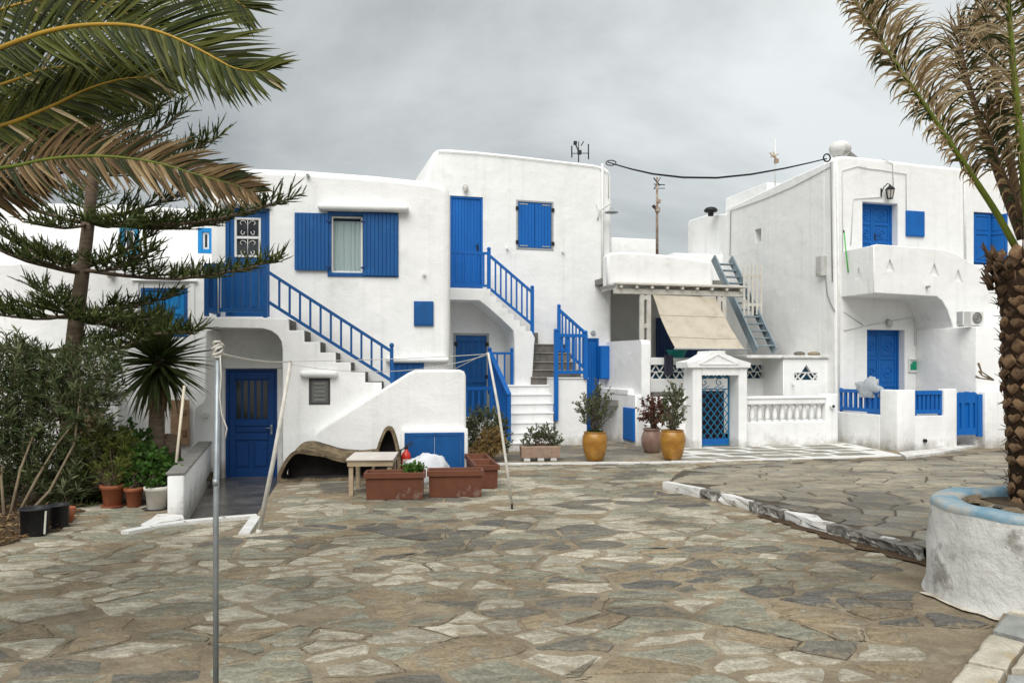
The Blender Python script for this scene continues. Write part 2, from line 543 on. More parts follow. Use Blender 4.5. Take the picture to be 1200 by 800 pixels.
# stones
MCOL = (.31, .255, .18)
ST = [mat('stone_pale', (.56, .52, .42), (.39, .355, .27), .8, 4, 8, 1.0, 14, .04, .12, lo=.42, hi=.6, rand=.14, col3=MCOL, scale3=2.6, lo3=.55, hi3=.66, stretch=(1, 2.2, 1), stain=.5, grain=.42),
      mat('stone_green_grey', (.36, .35, .275), (.24, .235, .18), .8, 4, 8, 1.0, 14, .04, .12, lo=.42, hi=.6, rand=.14, col3=(.37, .32, .22), scale3=2.6, lo3=.55, hi3=.66, stretch=(1, 2.2, 1), stain=.5, grain=.42),
      mat('stone_tan', (.36, .285, .185), (.27, .215, .14), .82, 4, 8, 1.0, 14, .04, .22, lo=.42, hi=.6, rand=.14, col3=(.30, .29, .24), scale3=2.6, lo3=.55, hi3=.66, stretch=(1, 2.2, 1), stain=.5, grain=.42),
      mat('stone_grey', (.225, .21, .175), (.15, .142, .122), .78, 4, 8, 1.0, 14, .04, .15, lo=.42, hi=.6, rand=.15, col3=(.30, .245, .165), scale3=2.6, lo3=.55, hi3=.66, stretch=(1, 2.2, 1), stain=.5, grain=.42),
      mat('stone_dark', (.165, .16, .142), (.105, .103, .095), .72, 4, 8, 1.0, 14, .04, .18, lo=.42, hi=.6, rand=.16, col3=(.27, .225, .155), scale3=2.6, lo3=.52, hi3=.66, stretch=(1, 2.2, 1), stain=.35, grain=.42)]
MORTAR = mat('sandy_mortar', (.305, .25, .172), (.225, .185, .13), .92, 3, 9, .9, 12, .03, .15, lo=.4, hi=.62, col3=(.38, .33, .24), scale3=2.2, lo3=.52, hi3=.68, stain=.6, grain=.28)
JOINT = mat('dark_joint', (.075, .064, .05), (.13, .11, .085), .95, 4, 6, .5, 30, .02, .1)
TST = [mat('terrace_stone_%s' % n, c, c2, .8, 4, 8, .6, 13, .02, .25, lo=.42, hi=.6, rand=.13, col3=c3, scale3=2.6, lo3=.5, hi3=.64, stain=.4, grain=.28) for n, c, c2, c3 in (
    ('warm', (.36, .315, .235), (.275, .245, .185), (.22, .21, .175)), ('grey', (.28, .265, .22), (.21, .20, .17), (.30, .25, .175)), ('dark', (.17, .16, .138), (.12, .116, .104), (.24, .205, .15)))]
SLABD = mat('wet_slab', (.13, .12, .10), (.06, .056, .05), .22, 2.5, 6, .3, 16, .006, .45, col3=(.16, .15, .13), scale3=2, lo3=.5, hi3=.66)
PAVD = mat('grey_paving_slab', (.31, .29, .245), (.21, .20, .17), .85, 4, 6, .4, 20, .008, .2, rand=.15)
WKERB = mat('whitewashed_kerb', (.74, .735, .71), (.62, .615, .59), .9, 5, 6, .6, 14, .02, .15, col3=(.22, .2, .17), scale3=4, lo3=.62, hi3=.72)
RUBBLE = mat('rubble_kerb', (.24, .23, .205), (.12, .113, .10), .92, 6, 7, .8, 12, .03, .15, col3=(.58, .57, .54), scale3=4.5, lo3=.57, hi3=.66)
DIRT = mat('brown_dirt', (.105, .07, .042), (.065, .045, .03), .95, 8, 6, .7, 20, .02, .1)
# leaves
def leafmats(name, cols, rough=.55, trans=.22):
    return [mat('%s_%d' % (name, i), c, tuple(x * .72 for x in c), rough, 6, 3, spec=.2, trans=trans, rand=.12) for i, c in enumerate(cols)]


PALMG = leafmats('palm_green', [(.09, .105, .018), (.065, .08, .015), (.13, .135, .03)])
PALMB = leafmats('palm_dead', [(.42, .31, .17), (.28, .19, .095), (.60, .48, .30)])
PALMD = leafmats('palm_shade_green', [(.03, .045, .012), (.045, .05, .018), (.16, .11, .05)])
RACH = mat('yellow_rachis', (.42, .25, .025), (.33, .21, .03), .5, 6, 3)
RACHG = mat('green_rachis', (.15, .19, .022), (.11, .15, .02), .5, 6, 3)
RACHB = mat('brown_rachis', (.12, .075, .045), (.085, .055, .035), .8, 6, 4)
PTRUNK = mat('palm_trunk_fibre', (.035, .02, .013), (.06, .038, .024), .95, 12, 6, .8, 40, .03, .1)
PSCAR = mat('palm_leaf_base', (.25, .16, .09), (.12, .072, .042), .88, 9, 8, .9, 45, .015, .1, rand=.35, lo=.4, hi=.6, grain=.35)
BARK = mat('grey_brown_bark', (.19, .145, .105), (.11, .082, .06), .9, 5, 6, .6, 16, .02, .15, stretch=(1, 1, 4))
TWIG = mat('brown_twig', (.155, .11, .08), (.10, .072, .052), .9, 9, 4)
TWIGP = mat('pale_stem', (.23, .18, .115), (.16, .125, .08), .85, 9, 4)
PINE = leafmats('pine_green', [(.09, .12, .03), (.06, .085, .023), (.16, .18, .05)], .6, .18)
YUCC = leafmats('yucca_green', [(.085, .115, .035), (.055, .08, .026), (.13, .16, .05)], .45, .15)
OLEA = leafmats('oleander_green', [(.10, .135, .05), (.07, .098, .036), (.18, .20, .10)], .5, .15)
BUSH = leafmats('bush_green', [(.14, .165, .03), (.10, .12, .024), (.19, .21, .045)], .6, .2)
GERA = leafmats('geranium_green', [(.065, .15, .025), (.045, .10, .02), (.11, .22, .04)], .55, .25)
OLIV = leafmats('olive_green', [(.12, .14, .065), (.08, .10, .048), (.19, .20, .12)], .55, .15)
DRYL = leafmats('dry_leaf', [(.13, .055, .04), (.18, .09, .06), (.085, .04, .032)], .7, .15)
LITTER = leafmats('leaf_litter', [(.22, .13, .06), (.14, .085, .045), (.34, .24, .13)], .8, .1)
DRYY = leafmats('dry_yellow_leaf', [(.32, .21, .07), (.23, .14, .045), (.4, .29, .12)], .7, .15)


# ------------------------------------------------------------------ building pieces
def arc(cx, cz, r, a0, a1, n=6):
    return [(cx + r * cos(radians(a0 + (a1 - a0) * i / n)), cz + r * sin(radians(a0 + (a1 - a0) * i / n))) for i in range(n + 1)]


def rect(s0, z0, s1, z1):
    return [(s0, z0), (s1, z0), (s1, z1), (s0, z1)]


def lintel(root, s0, s1, z0, z1, k, depth=.16):
    b = MB()
    b.box(s0, s1, k - depth, k + .03, z0, z1, 0, (z1 - z0) * .42)
    return b.build('lintel', PL, root)


def boards(mb, s0, s1, z0, z1, k0, k1, n, mi=0, gap=.006):
    w = (s1 - s0) / n
    for i in range(n):
        mb.box(s0 + i * w + gap / 2, s0 + (i + 1) * w - gap / 2, k0 + random.uniform(0, .003), k1, z0, z1, mi, .006)
    mb.box(s0 + .004, s1 - .004, k0 + .016, k1 - .004, z0 + .004, z1 - .004, mi)


def frame_mb(s0, s1, z0, z1, k0, k1, w, b=.006, bottom=True):
    m = MB()
    m.box(s0, s0 + w, k0, k1, z0, z1, 0, b)
    m.box(s1 - w, s1, k0, k1, z0, z1, 0, b)
    m.box(s0 + w, s1 - w, k0 + .002, k1, z1 - w, z1, 0, b)
    if bottom:
        m.box(s0 + w, s1 - w, k0 + .002, k1, z0, z0 + w, 0, b)
    return m


def handle(parent, s, z, k, material=GALV, sgn=1):
    m = MB()
    m.box(s - .02, s + .02, k - .012, k, z - .1, z + .1, 0, .004)
    m.tube([(s, k, z + .03), (s, k - .05, z + .03), (s - sgn * .11, k - .05, z + .03)], .01, 6)
    return m.build('handle', material, parent)


def plank_door(root, s0, s1, z0, z1, k, material, n=9, frame=.06, hs=None, split=False):
    f = frame_mb(s0, s1, z0, z1, k - .03, k + .06, frame, bottom=False).build('door', material, root)
    a, b = s0 + frame + .004, s1 - frame - .004
    m = MB()
    boards(m, a, b, z0 + .01, z1 - frame - .004, k, k + .045, n)
    lf = m.build('leaf', material, f)
    handle(f, hs if hs is not None else b - .07, z0 + (z1 - z0) * .45, k, IRON)
    return f


def panel_leaf(m, s0, s1, z0, z1, k, rows, mi=0, boss=False, st=.09):
    """stile and rail leaf with sunk panels that carry a raised field"""
    m.box(s0, s1, k + .022, k + .045, z0, z1, mi)
    m.box(s0, s0 + st, k, k + .03, z0, z1, mi, .005)
    m.box(s1 - st, s1, k, k + .03, z0, z1, mi, .005)
    zs = [z0] + list(rows) + [z1]
    for i, z in enumerate(zs):
        h = st * .5 if 0 < i < len(zs) - 1 else st
        a = z if i == 0 else (z - h if i == len(zs) - 1 else z - h / 1.0)
        m.box(s0 + st, s1 - st, k + .001, k + .03, a, a + h * (1 if i in (0, len(zs) - 1) else 2), mi, .005)
    for i in range(len(zs) - 1):
        a = zs[i] + st + .03; b = zs[i + 1] - st - .03
        if b - a > .05:
            m.box(s0 + st + .03, s1 - st - .03, k + .008, k + .026, a, b, mi, .012)
            if boss:
                c = ((s0 + s1) / 2, (a + b) / 2)
                r = min(s1 - s0 - 2 * st, b - a) * .3
                pts = [(c[0] + r * cos(t * pi / 6), k + .004, c[1] + r * sin(t * pi / 6)) for t in range(13)]
                m.tube(pts, .016, 5, mi)
                m.tube([(c[0], k + .01, c[1]), (c[0], k - .012, c[1])], [r * .45, r * .2], 8, mi)


def shutter(parent, s0, s1, z0, z1, k, material, n=7, name='shutter'):
    m = MB()
    boards(m, s0, s1, z0, z1, k, k + .035, n)
    o = m.build(name, material, parent)
    return o


BAL_CACHE = {}


def railing(root, a, b, za, zb, h, n, material, post_a=None, post_b=None, rail=.055, w=.035, name='railing', cap=True, skip=()):
    """a,b: (s,k) ends; za,zb: height of lower rail at the ends; h: height between rails"""
    a = Vector((a[0], a[1], 0)); b = Vector((b[0], b[1], 0))
    m = MB()
    pa = a + Vector((0, 0, za)); pb = b + Vector((0, 0, zb))
    up = Vector((0, 0, h))
    m.bar(pa + up, pb + up, rail * 1.25, rail)
    r = m.build(name, material, root)
    m = MB()
    m.bar(pa, pb, rail, rail)
    m.build('bottom_rail', material, r)
    for p, pt in ((pa, post_a), (pb, post_b)):
        if pt:
            m = MB()
            lo, hi, pw = pt
            m.box(p.x - pw / 2, p.x + pw / 2, p.y - pw / 2, p.y + pw / 2, lo, hi, 0, .006)
            if cap:
                m.lathe([(pw * .35, 0), (pw * .62, .02), (pw * .68, .045), (pw * .5, .075), (pw * .15, .092)], 8, 0, (p.x, p.y, hi))
            m.build('post', material, r)
    key = (round(h, 3), round(w, 3), material.name)
    if key not in BAL_CACHE:
        m = MB(); m.box(-w / 2, w / 2, -w / 2, w / 2, 0, h, 0, .004)
        BAL_CACHE[key] = m.mesh('baluster', material)
    for i in range(n):
        if i in skip: continue
        t = (i + 1) / (n + 1)
        p = pa.lerp(pb, t)
        inst('baluster', BAL_CACHE[key], r, p)
    return r


def wall_lamp(fr, s, k, z, label, style, group='small lamps fixed to the white walls'):
    t = fr.thing('wall_lamp', label, 'lamp', s, k, z, group)
    m = MB()
    if style == 'bulkhead':
        m.tube([(0, 0, 0), (0, -.05, 0)], [.075, .075], 10)
        m.build('base', GRP, t)
        m = MB()
        m.lathe([(.03, -.17), (.06, -.14), (.07, -.06), (.065, 0), (.05, .02)], 10, 0, (0, -.09, .02))
        m.build('shade', LAMPG, t)
    elif style == 'lantern':
        m.box(-.07, -.02, -.02, 0, -.12, .12, 0, .008)
        m.tube([(-.045, -.02, -.02), (-.045, -.1, .12), (.03, -.16, .22), (.1, -.18, .19)], .014, 6)
        m.build('bracket', IRON, t)
        m = MB()
        m.lathe([(.02, .19), (.04, .16), (.13, .08), (.13, .06), (.09, .06)], 6, 0, (.1, -.18, 0), False)
        for j in range(6):
            x, y = cos(j * pi / 3), sin(j * pi / 3)
            m.bar((.1 + .115 * x, -.18 + .115 * y, .06), (.1 + .07 * x, -.18 + .07 * y, -.2), .014, .014)
        m.lathe([(.08, -.2), (.08, -.18), (.02, -.18)], 6, 0, (.1, -.18, 0), False)
        m.build('cage', IRON, t)
        m = MB(); m.lathe([(.062, -.18), (.1, .05), (.05, .06)], 6, 0, (.1, -.18, 0), False)
        m.build('glass', LAMPG, t)
    return t


# ================================================================== HOUSES
# ---------- house on the left
TL = radians(7)
gL = G(330, 556)
L = Frame((gL.x, gL.y), TL)
lh = L.thing('white_house', 'white house with long outside stair, open blue shutters and navy ground floor door', 'house', 0, 0, 0, 'white houses round the square')
KF = 1.0
pts = [(246, 600), (246, 216), (252, 204), (268, 197), (285, 196), (310, 197), (345, 198), (372, 200), (400, 202), (440, 205), (478, 209), (505, 212), (518, 215), (525, 220), (528, 230), (528, 600)]
outl = L.poly(pts, KF)
dU = [L.p(264, 243, KF), L.p(316, 371, KF)]
doorU = rect(dU[0][0], dU[1][1], dU[1][0], dU[0][1])
dG = [L.p(264, 432, KF), L.p(325, 563, KF)]
doorG = rect(dG[0][0], dG[1][1], dG[1][0], dG[0][1])
wW = [L.p(384, 248, KF), L.p(467, 325, KF)]
winW = rect(wW[0][0], wW[1][1], wW[1][0], wW[0][1])
b = MB()
b.prism(outl, KF, KF + 5.5, 0, .14, [doorU, doorG, winW])
wall = b.build('wall', PL, lh)
b = MB()   # backing behind the openings
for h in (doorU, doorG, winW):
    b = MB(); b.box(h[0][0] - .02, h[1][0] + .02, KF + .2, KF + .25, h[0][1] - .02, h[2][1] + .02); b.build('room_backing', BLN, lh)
# outside stair body with landing, zigzag top
zig = [(338, 376), (338, 387), (356, 387), (356, 400.5), (374.6, 400.5), (374.6, 413), (393, 413), (393, 424.5), (410.7, 424.5), (410.7, 436), (427.6, 436), (427.6, 448), (447, 448), (447, 461), (466, 461)]
st_out = [(331, 600), (331, 409), (329.5, 400), (325, 393), (318, 388), (308, 385), (234, 384), (232, 382), (232, 373), (234, 371), (316, 372.5), (337, 373.5)] + zig + [(466, 600)]
sp = L.poly(st_out, 0)
b = MB()
b.prism(sp, 0, KF - .002, 0, .018, seg=2)
stair = b.build('staircase', PL, lh)
zs = [L.p(x, y, 0) for x, y in [(338, 387), (356, 400.5), (374.6, 413), (393, 424.5), (410.7, 436), (427.6, 448), (447, 461)]]
s_prev = L.p(318, 374, 0)
tops = [L.p(338, 374, 0)[1]] + [z for s, z in zs]
ss = [L.p(318, 374, 0)[0]] + [s for s, z in zs]
for i in range(len(ss) - 1):
    b = MB()
    b.box(ss[i] - .003 if i else ss[i] + .05, ss[i + 1] + .006, .13, KF - .006, tops[i + 1] + .006, tops[i] + .006, 0, .008)
    b.build('step', STEP, stair)
# pier left of the entrance niche
b = MB()
b.prism(L.poly([(240, 387), (240, 466), (237, 471), (231, 474), (227.5, 479), (226, 500), (226, 600), (254, 600), (254, 387)], .55), .55, KF - .004, 0, .04)
b.build('pier', PL, lh)
b = MB()
jx0, jx1 = L.s(255, KF), L.s(331, KF)
b.box(doorG[0][0] - .17, doorG[0][0] - .004, KF - .05, KF + .02, -.3, doorG[2][1] + .004, 0, .015)
b.box(doorG[1][0] + .004, doorG[1][0] + .12, KF - .05, KF + .02, -.3, doorG[2][1] + .004, 0, .015)
b.box(doorG[0][0] - .17, doorG[1][0] + .12, KF - .06, KF + .02, doorG[2][1] + .008, doorG[2][1] + .05, 0, .015)
b.build('door_surround', PL, lh)
# ground floor door
s0, s1, z0, z1 = doorG[0][0], doorG[1][0], doorG[0][1], doorG[2][1]
NAVY = BLN
d = frame_mb(s0, s1, z0, z1, KF + .03, KF + .14, .06, bottom=False).build('door', mat('navy_door_paint', (.002, .05, .2), (.002, .042, .17), .45, 3, 4, .1, 60, .003, .35), lh)
dm = d.data.materials[0]
b = MB()
a0, a1 = s0 + .064, s1 - .064
zt = z1 - .064
b.box(a0, a1, KF + .075, KF + .09, z0 + .01, zt)
H = zt - z0
for x0, x1 in ((a0, a0 + .12), (a1 - .12, a1)):
    b.box(x0, x1, KF + .05, KF + .08, z0 + .01, zt, 0, .006)
for f0, f1 in ((0, .1), (.37, .43), (.50, .56), (.93, 1)):
    b.box(a0 + .12, a1 - .12, KF + .051, KF + .08, z0 + .01 + f0 * H, z0 + f1 * H, 0, .006)
mid = (a0 + a1) / 2
b.box(mid - .035, mid + .035, KF + .052, KF + .08, z0 + .1 * H, z0 + .37 * H, 0, .006)
for x0, x1 in ((a0 + .15, mid - .065), (mid + .065, a1 - .15)):
    b.box(x0, x1, KF + .056, KF + .077, z0 + .13 * H, z0 + .345 * H, 0, .015)
b.box(a0 + .15, a1 - .15, KF + .058, KF + .077, z0 + .445 * H, z0 + .487 * H, 0, .012)
for i in range(6):
    x = a0 + .12 + (a1 - a0 - .24) * i / 5
    b.box(x - .018, x + .018, KF + .052, KF + .08, z0 + .56 * H, z0 + .93 * H, 0, .004)
b.build('leaf', dm, d)
b = MB()
b.box(a0 + .1, a1 - .1, KF + .07, KF + .074, z0 + .57 * H, z0 + .92 * H)
b.build('glass', GLASS, d)
handle(d, a1 - .06, z0 + .47 * H, KF + .05, GALV)
b = MB(); b.tube([(0, 0, 0), (0, -.04, 0)], [.07, .055], 12)
sB, zB = L.p(241, 486, .55)
b.build('doorbell', WHP, lh, (sB, .55, zB))
# upper door with white framed light and scrollwork
s0, s1, z0, z1 = doorU[0][0], doorU[1][0], doorU[0][1], doorU[2][1]
d = frame_mb(s0, s1, z0, z1, KF + .02, KF + .14, .075, bottom=False).build('door', BLD, lh)
b = MB()
a0, a1, zt = s0 + .08, s1 - .08, z1 - .08
lx0, lz1 = L.p(275, 255, KF + .06); lx1, lz0 = L.p(306, 302, KF + .06)
b.box(a0, lx0, KF + .05, KF + .09, z0, zt, 0, .005); b.box(lx1, a1, KF + .05, KF + .09, z0, zt, 0, .005)
b.box(lx0, lx1, KF + .051, KF + .09, lz1, zt, 0, .005); b.box(lx0, lx1, KF + .051, KF + .09, z0, lz0, 0, .005)
for i in range(2):
    q = lx0 + (lx1 - lx0) * (i + .5) / 2
    b.box(q - .09, q + .09, KF + .04, KF + .052, z0 + .2, lz0 - .12, 0, .01)
b.build('leaf', BLD, d)
wf = frame_mb(lx0, lx1, lz0, lz1, KF + .03, KF + .08, .045)
wf.box(lx0 + .045, lx1 - .045, KF + .032, KF + .07, (lz0 + lz1) / 2 - .025, (lz0 + lz1) / 2 + .025)
wf.build('light_frame', WHP, d)
b = MB(); b.box(lx0 + .03, lx1 - .03, KF + .072, KF + .076, lz0 + .03, lz1 - .03)
b.build('glass', GLASS, d)
b = MB()
cx = (lx0 + lx1) / 2
for zc in (lz0 + (lz1 - lz0) * .26, lz0 + (lz1 - lz0) * .76):
    for sg in (-1, 1):
        for q in (0, 1):
            sp_ = [(cx + sg * (.11 - (.085 - .012 * t) * cos(t * .75) * (1 if q == 0 else .6)), KF + .045, zc + (-.09 if q else .07) + (.085 - .012 * t) * sin(t * .75) * (1 if q == 0 else -1)) for t in range(0, 7)]
            b.tube(sp_, .008, 4)
    b.tube([(cx, KF + .045, zc - .2), (cx, KF + .045, zc + .2)], .008, 4)
b.build('scrollwork', WHP, d)
handle(d, a1 - .04, z0 + .95, KF + .05, WOODP)
lintel(lh, L.s(258, KF), L.s(318, KF), z1 + .01, z1 + .16, KF, .14)
# window with shutters
s0, s1, z0, z1 = winW[0][0], winW[1][0], winW[0][1], winW[2][1]
wn = frame_mb(s0, s1, z0, z1, KF - .03, KF + .1, .075).build('window', BLD, lh)
gx0 = L.s(388, KF); gx1 = L.s(425, KF)
b = frame_mb(gx0, gx1, z0 + .08, z1 - .08, KF + .03, KF + .09, .04)
b.build('sash', WHP, wn)
b = MB(); n = 26
vs = []; fs = []
for i in range(n + 1):
    x = gx0 + .03 + (gx1 - gx0 - .06) * i / n
    y = KF + .12 + .018 * sin(i * 1.9) + .008 * sin(i * .7)
    vs += [(x, y, z0 + .08), (x, y, z1 - .17)]
    if i: fs.append((2 * i - 2, 2 * i, 2 * i + 1, 2 * i - 1))
b.add(vs, fs, 0, True)
b.build('curtain', CURT, wn)
b = MB(); b.box(gx0 + .02, gx1 - .02, KF + .075, KF + .078, z0 + .1, z1 - .1)
gm = mat('clear_pane', (.9, .95, .95), rough=.03); gm.node_tree.nodes['Principled BSDF'].inputs['Transmission Weight'].default_value = 1
gm.node_tree.nodes['Principled BSDF'].inputs['IOR'].default_value = 1.15
b.build('pane', gm, wn)
shutter(wn, gx1 + .01, s1 - .01, z0 + .02, z1 - .02, KF - .06, BLD, 9)
sl0 = L.p(345, 249, KF - .06); sl1 = L.p(385, 317, KF - .06)
shutter(wn, sl0[0], sl1[0], sl1[1], sl0[1], KF - .07, BLD, 9)
for zq in (z0 + .18, z1 - .2):
    b = MB(); b.box(gx1 - .03, gx1 + .06, KF - .07, KF - .055, zq - .02, zq + .02); b.build('hinge', BLN, wn)
    b = MB(); b.box(sl1[0] - .05, sl1[0] + .05, KF - .075, KF - .062, zq - .02, zq + .02); b.build('hinge', BLN, wn)
a = L.p(373, 238, KF); c = L.p(479, 250, KF)
lintel(lh, a[0], c[0], c[1], a[1] - .02, KF, .2)
# small louvred window under the stair, with its lintel
a = L.p(362, 443, 0); c = L.p(387, 474, 0)
wv = frame_mb(a[0], c[0], c[1], a[1], -.012, .012, .05).build('louvre_window', mat('dark_window_frame', (.06, .058, .055), rough=.6), lh)
b = MB(); b.box(a[0] + .04, c[0] - .04, -.004, .004, c[1] + .04, a[1] - .04)
b.build('pane', mat('grey_pane', (.16, .165, .165), (.1, .1, .1), .3, 5), wv)
b = MB()
for i in range(5):
    z = c[1] + .1 + i * (a[1] - c[1] - .2) / 4
    b.add([(a[0] + .1, -.006, z - .02), (c[0] - .1, -.006, z - .02), (c[0] - .1, -.03, z + .02), (a[0] + .1, -.03, z + .02)], [(0, 1, 2, 3)])
b.build('slat', mat('pale_slat', (.34, .34, .32), rough=.6), wv)
a = L.p(352, 434, 0); c = L.p(396, 442, 0)
lintel(lh, a[0], c[0], c[1], a[1], 0, .13)
# blue meter box on the facade, and blue hatch behind the low wall
a = L.p(485, 353, KF); c = L.p(508, 382, KF)
b = MB(); b.box(a[0], c[0], KF - .05, KF + .01, c[1], a[1], 0, .008)
mbx = b.build('meter_box', BLD, lh)
b = MB(); b.box(a[0] + .03, c[0] - .03, KF - .058, KF - .045, c[1] + .03, a[1] - .03, 0, .004); b.build('lid', BLD, mbx)
a = L.p(458, 425, KF); c = L.p(497, 470, KF)
b = MB(); boards(b, a[0], c[0], c[1], a[1], KF - .04, KF + .01, 6)
b.build('hatch', BLD, lh)
a = L.p(452, 418, KF); c = L.p(527, 425, KF)
lintel(lh, a[0], c[0] - .02, c[1], a[1], KF, .14)
for px, py in ((497, 321), (361, 206)):
    s_, z_ = L.p(px, py, KF)
    b = MB(); b.tube([(s_, KF + .02, z_), (s_, KF - .09, z_ - .01)], .035, 8); b.build('drain_spout', GRP if py < 300 else PL, lh)
# railings
pA = L.s(242, .05); pB = L.s(311, .05); pC, zC = L.p(460, 441, .07)
zt = L.p(242, 311, .05)[1]; zl = L.p(242, 363, .05)[1]
railing(lh, (pA, .06), (pB, .06), zl, zl, zt - zl, 6, BLD, (zl - .12, zt + .04, .08), (zl - .14, zt + .06, .08), .075, .07, cap=False)
railing(lh, (pA, .12), (pA, KF - .03), zl, zl, zt - zl, 5, BLD, None, (zl - .12, zt + .03, .06), .075, .07, cap=False)
q0 = L.p(315, 321, .05); q1 = L.p(315, 354, .05); q2 = L.p(459, 410, .05); q3 = L.p(459, 446, .05)
railing(lh, (q0[0], .06), (q2[0], .06), q1[1], q3[1], (q0[1] - q1[1] + q2[1] - q3[1]) / 2, 11, BLD, None, (L.p(460, 448, .05)[1], L.p(460, 407, .05)[1], .07), .06, .04)
b = MB(); sw, zw = L.p(256, 312, 0); b.tube([(sw, -.02, zl - .06), (sw, -.02, zw)], .011, 6); b.build('wire_conduit', WIREW, lh)
# low wall in front with sloping top and cabinet
KW = -.3
b = MB()
b.prism(L.poly([(366, 600), (366, 514), (369, 507), (377, 501), (478, 437), (486, 433.5), (496, 433), (539, 433), (544, 435), (546, 440), (547, 600)], KW), KW, KW + .42, 0, .05)
lw = tag(b.build('stair_wall', PL, lh))
b = MB()
a = L.p(367, 513, KW); bq = L.p(480, 437, KW)
cf = [L.p(470, 502, KW), L.p(548, 560, KW)]
b.box(cf[0][0], cf[1][0], KW - .12, KW + .01, -.05, cf[0][1], 0, .03)
cab = b.build('cabinet_surround', PL, lh)
a = L.p(474, 507, KW - .13); c = L.p(544, 560, KW - .13)
b = frame_mb(a[0], c[0], 0.02, a[1], KW - .145, KW - .1, .07, bottom=True)
hw = (a[0] + c[0]) / 2
for x0, x1 in ((a[0] + .074, hw - .004), (hw + .004, c[0] - .074)):
    b.box(x0, x1, KW - .138, KW - .1, .09, a[1] - .074, 0, .008)
b.build('cabinet_door', BLD, cab)

# ---------- house in the middle
gM = G(622, 529)
M = Frame((gM.x, gM.y), T)
mh = M.thing('white_house', 'tall white house in the middle with closed blue shutters and grey turning steps', 'house', 0, 0, 0, 'white houses round the square')
KM = 2.9
pts = [(480, 560), (480, 230), (497, 214), (505, 188), (508, 179), (513, 175), (523, 174), (560, 177), (600, 181), (650, 187), (695, 192), (708, 195), (714, 199), (717, 208), (717, 560)]
dU = [M.p(527.5, 229, KM), M.p(566, 338, KM)]; doorU = rect(dU[0][0], dU[1][1], dU[1][0], dU[0][1])
wW = [M.p(605, 234, KM), M.p(648.5, 294, KM)]; winW = rect(wW[0][0], wW[1][1], wW[1][0], wW[0][1])
dG = [M.p(531, 390, KM), M.p(573, 492, KM)]; doorG = rect(dG[0][0], dG[1][1], dG[1][0], dG[0][1])
dR = [M.p(685.5, 396, KM), M.p(702, 516, KM)]; doorR = rect(dR[0][0], dR[1][1], dR[1][0], dR[0][1])
b = MB()
b.prism(M.poly(pts, KM), KM, KM + 6, 0, .1, [doorU, winW, doorG, doorR])
b.build('wall', PL, mh)
b = MB()
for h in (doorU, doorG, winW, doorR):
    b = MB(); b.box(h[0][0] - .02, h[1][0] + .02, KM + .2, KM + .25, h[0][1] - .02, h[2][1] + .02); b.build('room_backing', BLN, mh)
plank_door(mh, doorU[0][0], doorU[1][0], doorU[0][1], doorU[2][1], KM + .06, BLM, 9)
plank_door(mh, doorR[0][0], doorR[1][0], doorR[0][1], doorR[2][1], KM + .05, BLM, 4)
s0, s1, z0, z1 = doorG[0][0], doorG[1][0], doorG[0][1], doorG[2][1]
fr_ = frame_mb(s0, s1, z0, z1, KM - .02, KM + .1, .07, bottom=False).build('door', GRP, mh)
b = MB(); boards(b, s0 + .075, s1 - .075, z0, z1 - .075, KM - .015, KM + .03, 6)
b.box(s0 + .075, s1 - .075, KM - .04, KM - .014, z0 + (z1 - z0) * .43, z0 + (z1 - z0) * .48)
b.box(s0 + .075, s1 - .075, KM - .04, KM - .014, z1 - .22, z1 - .1)
b.box((s0 + s1) / 2 - .03, (s0 + s1) / 2 + .03, KM - .038, KM - .014, z0, z1 - .1)
b.build('leaf', BLD, fr_)
for zq in (z0 + .3, (z0 + z1) / 2, z1 - .3):
    for x in (s0 + .07, s1 - .07):
        b = MB(); b.box(x - .05, x + .05, KM - .045, KM - .03, zq - .05, zq + .05); b.build('hinge', IRON, fr_)
s0, s1, z0, z1 = winW[0][0], winW[1][0], winW[0][1], winW[2][1]
wn = frame_mb(s0, s1, z0, z1, KM - .015, KM + .1, .055).build('window', GRP, mh)
hm = (s0 + s1) / 2
shutter(wn, s0 + .065, hm - .004, z0 + .065, z1 - .065, KM + .005, BLM, 5)
shutter(wn, hm + .004, s1 - .065, z0 + .065, z1 - .065, KM + .005, BLM, 5)
for zq in (z0 + .11, z1 - .11):
    for x_ in (s0 + .1, s1 - .34):
        b = MB(); b.box(x_, x_ + .24, KM - .004, KM + .004, zq - .015, zq + .015); b.build('hinge', GRP, wn)
for zq in (z0 + .2, z1 - .24):
    for x_ in (s0 - .02, s1 - .06):
        b = MB(); b.box(x_, x_ + .08, KM - .04, KM - .015, zq - .05, zq + .05); b.build('hinge', IRON, wn)
# upper flight and landing
KS = KM - 1.0
up = [(575, 340), (575, 347), (581.5, 347), (581.5, 354), (588, 354), (588, 361), (595, 361), (595, 368), (602, 368), (602, 375), (609, 375), (609, 382), (616, 382), (616, 388), (623, 388), (627, 396)]
body = [(521, 351), (521, 338), (575, 338.5)] + up + [(626, 404), (624, 440), (622, 470), (603, 470), (603, 400), (601.5, 387), (590, 376), (575, 362.5), (562, 352)]
b = MB(); b.prism(M.poly(body, KS), KS, KM - .003, 0, .015, seg=2)
stair = b.build('staircase', PL, mh)
for i in range(1, len(up) - 2, 2):
    a = M.p(*up[i], KS); c = M.p(*up[i + 1], KS)
    b = MB(); b.box(a[0] - .003, c[0] + .01, KS + .12, KM - .008, a[1] - .05, a[1] + .006, 0, .006)
    b.build('step', STEP, stair)
lz = M.p(527, 331, KS)[1]
a = M.s(524, KS + .05); c = M.s(573, KS + .05)
zt = M.p(573, 297, KS + .05)[1]; zl = M.p(573, 335, KS + .05)[1]
railing(mh, (a, KS + .06), (c, KS + .06), zl, zl, zt - zl, 7, BLM, None, (M.p(573, 347, KS)[1], M.p(573, 293, KS)[1], .085), .06, .04)
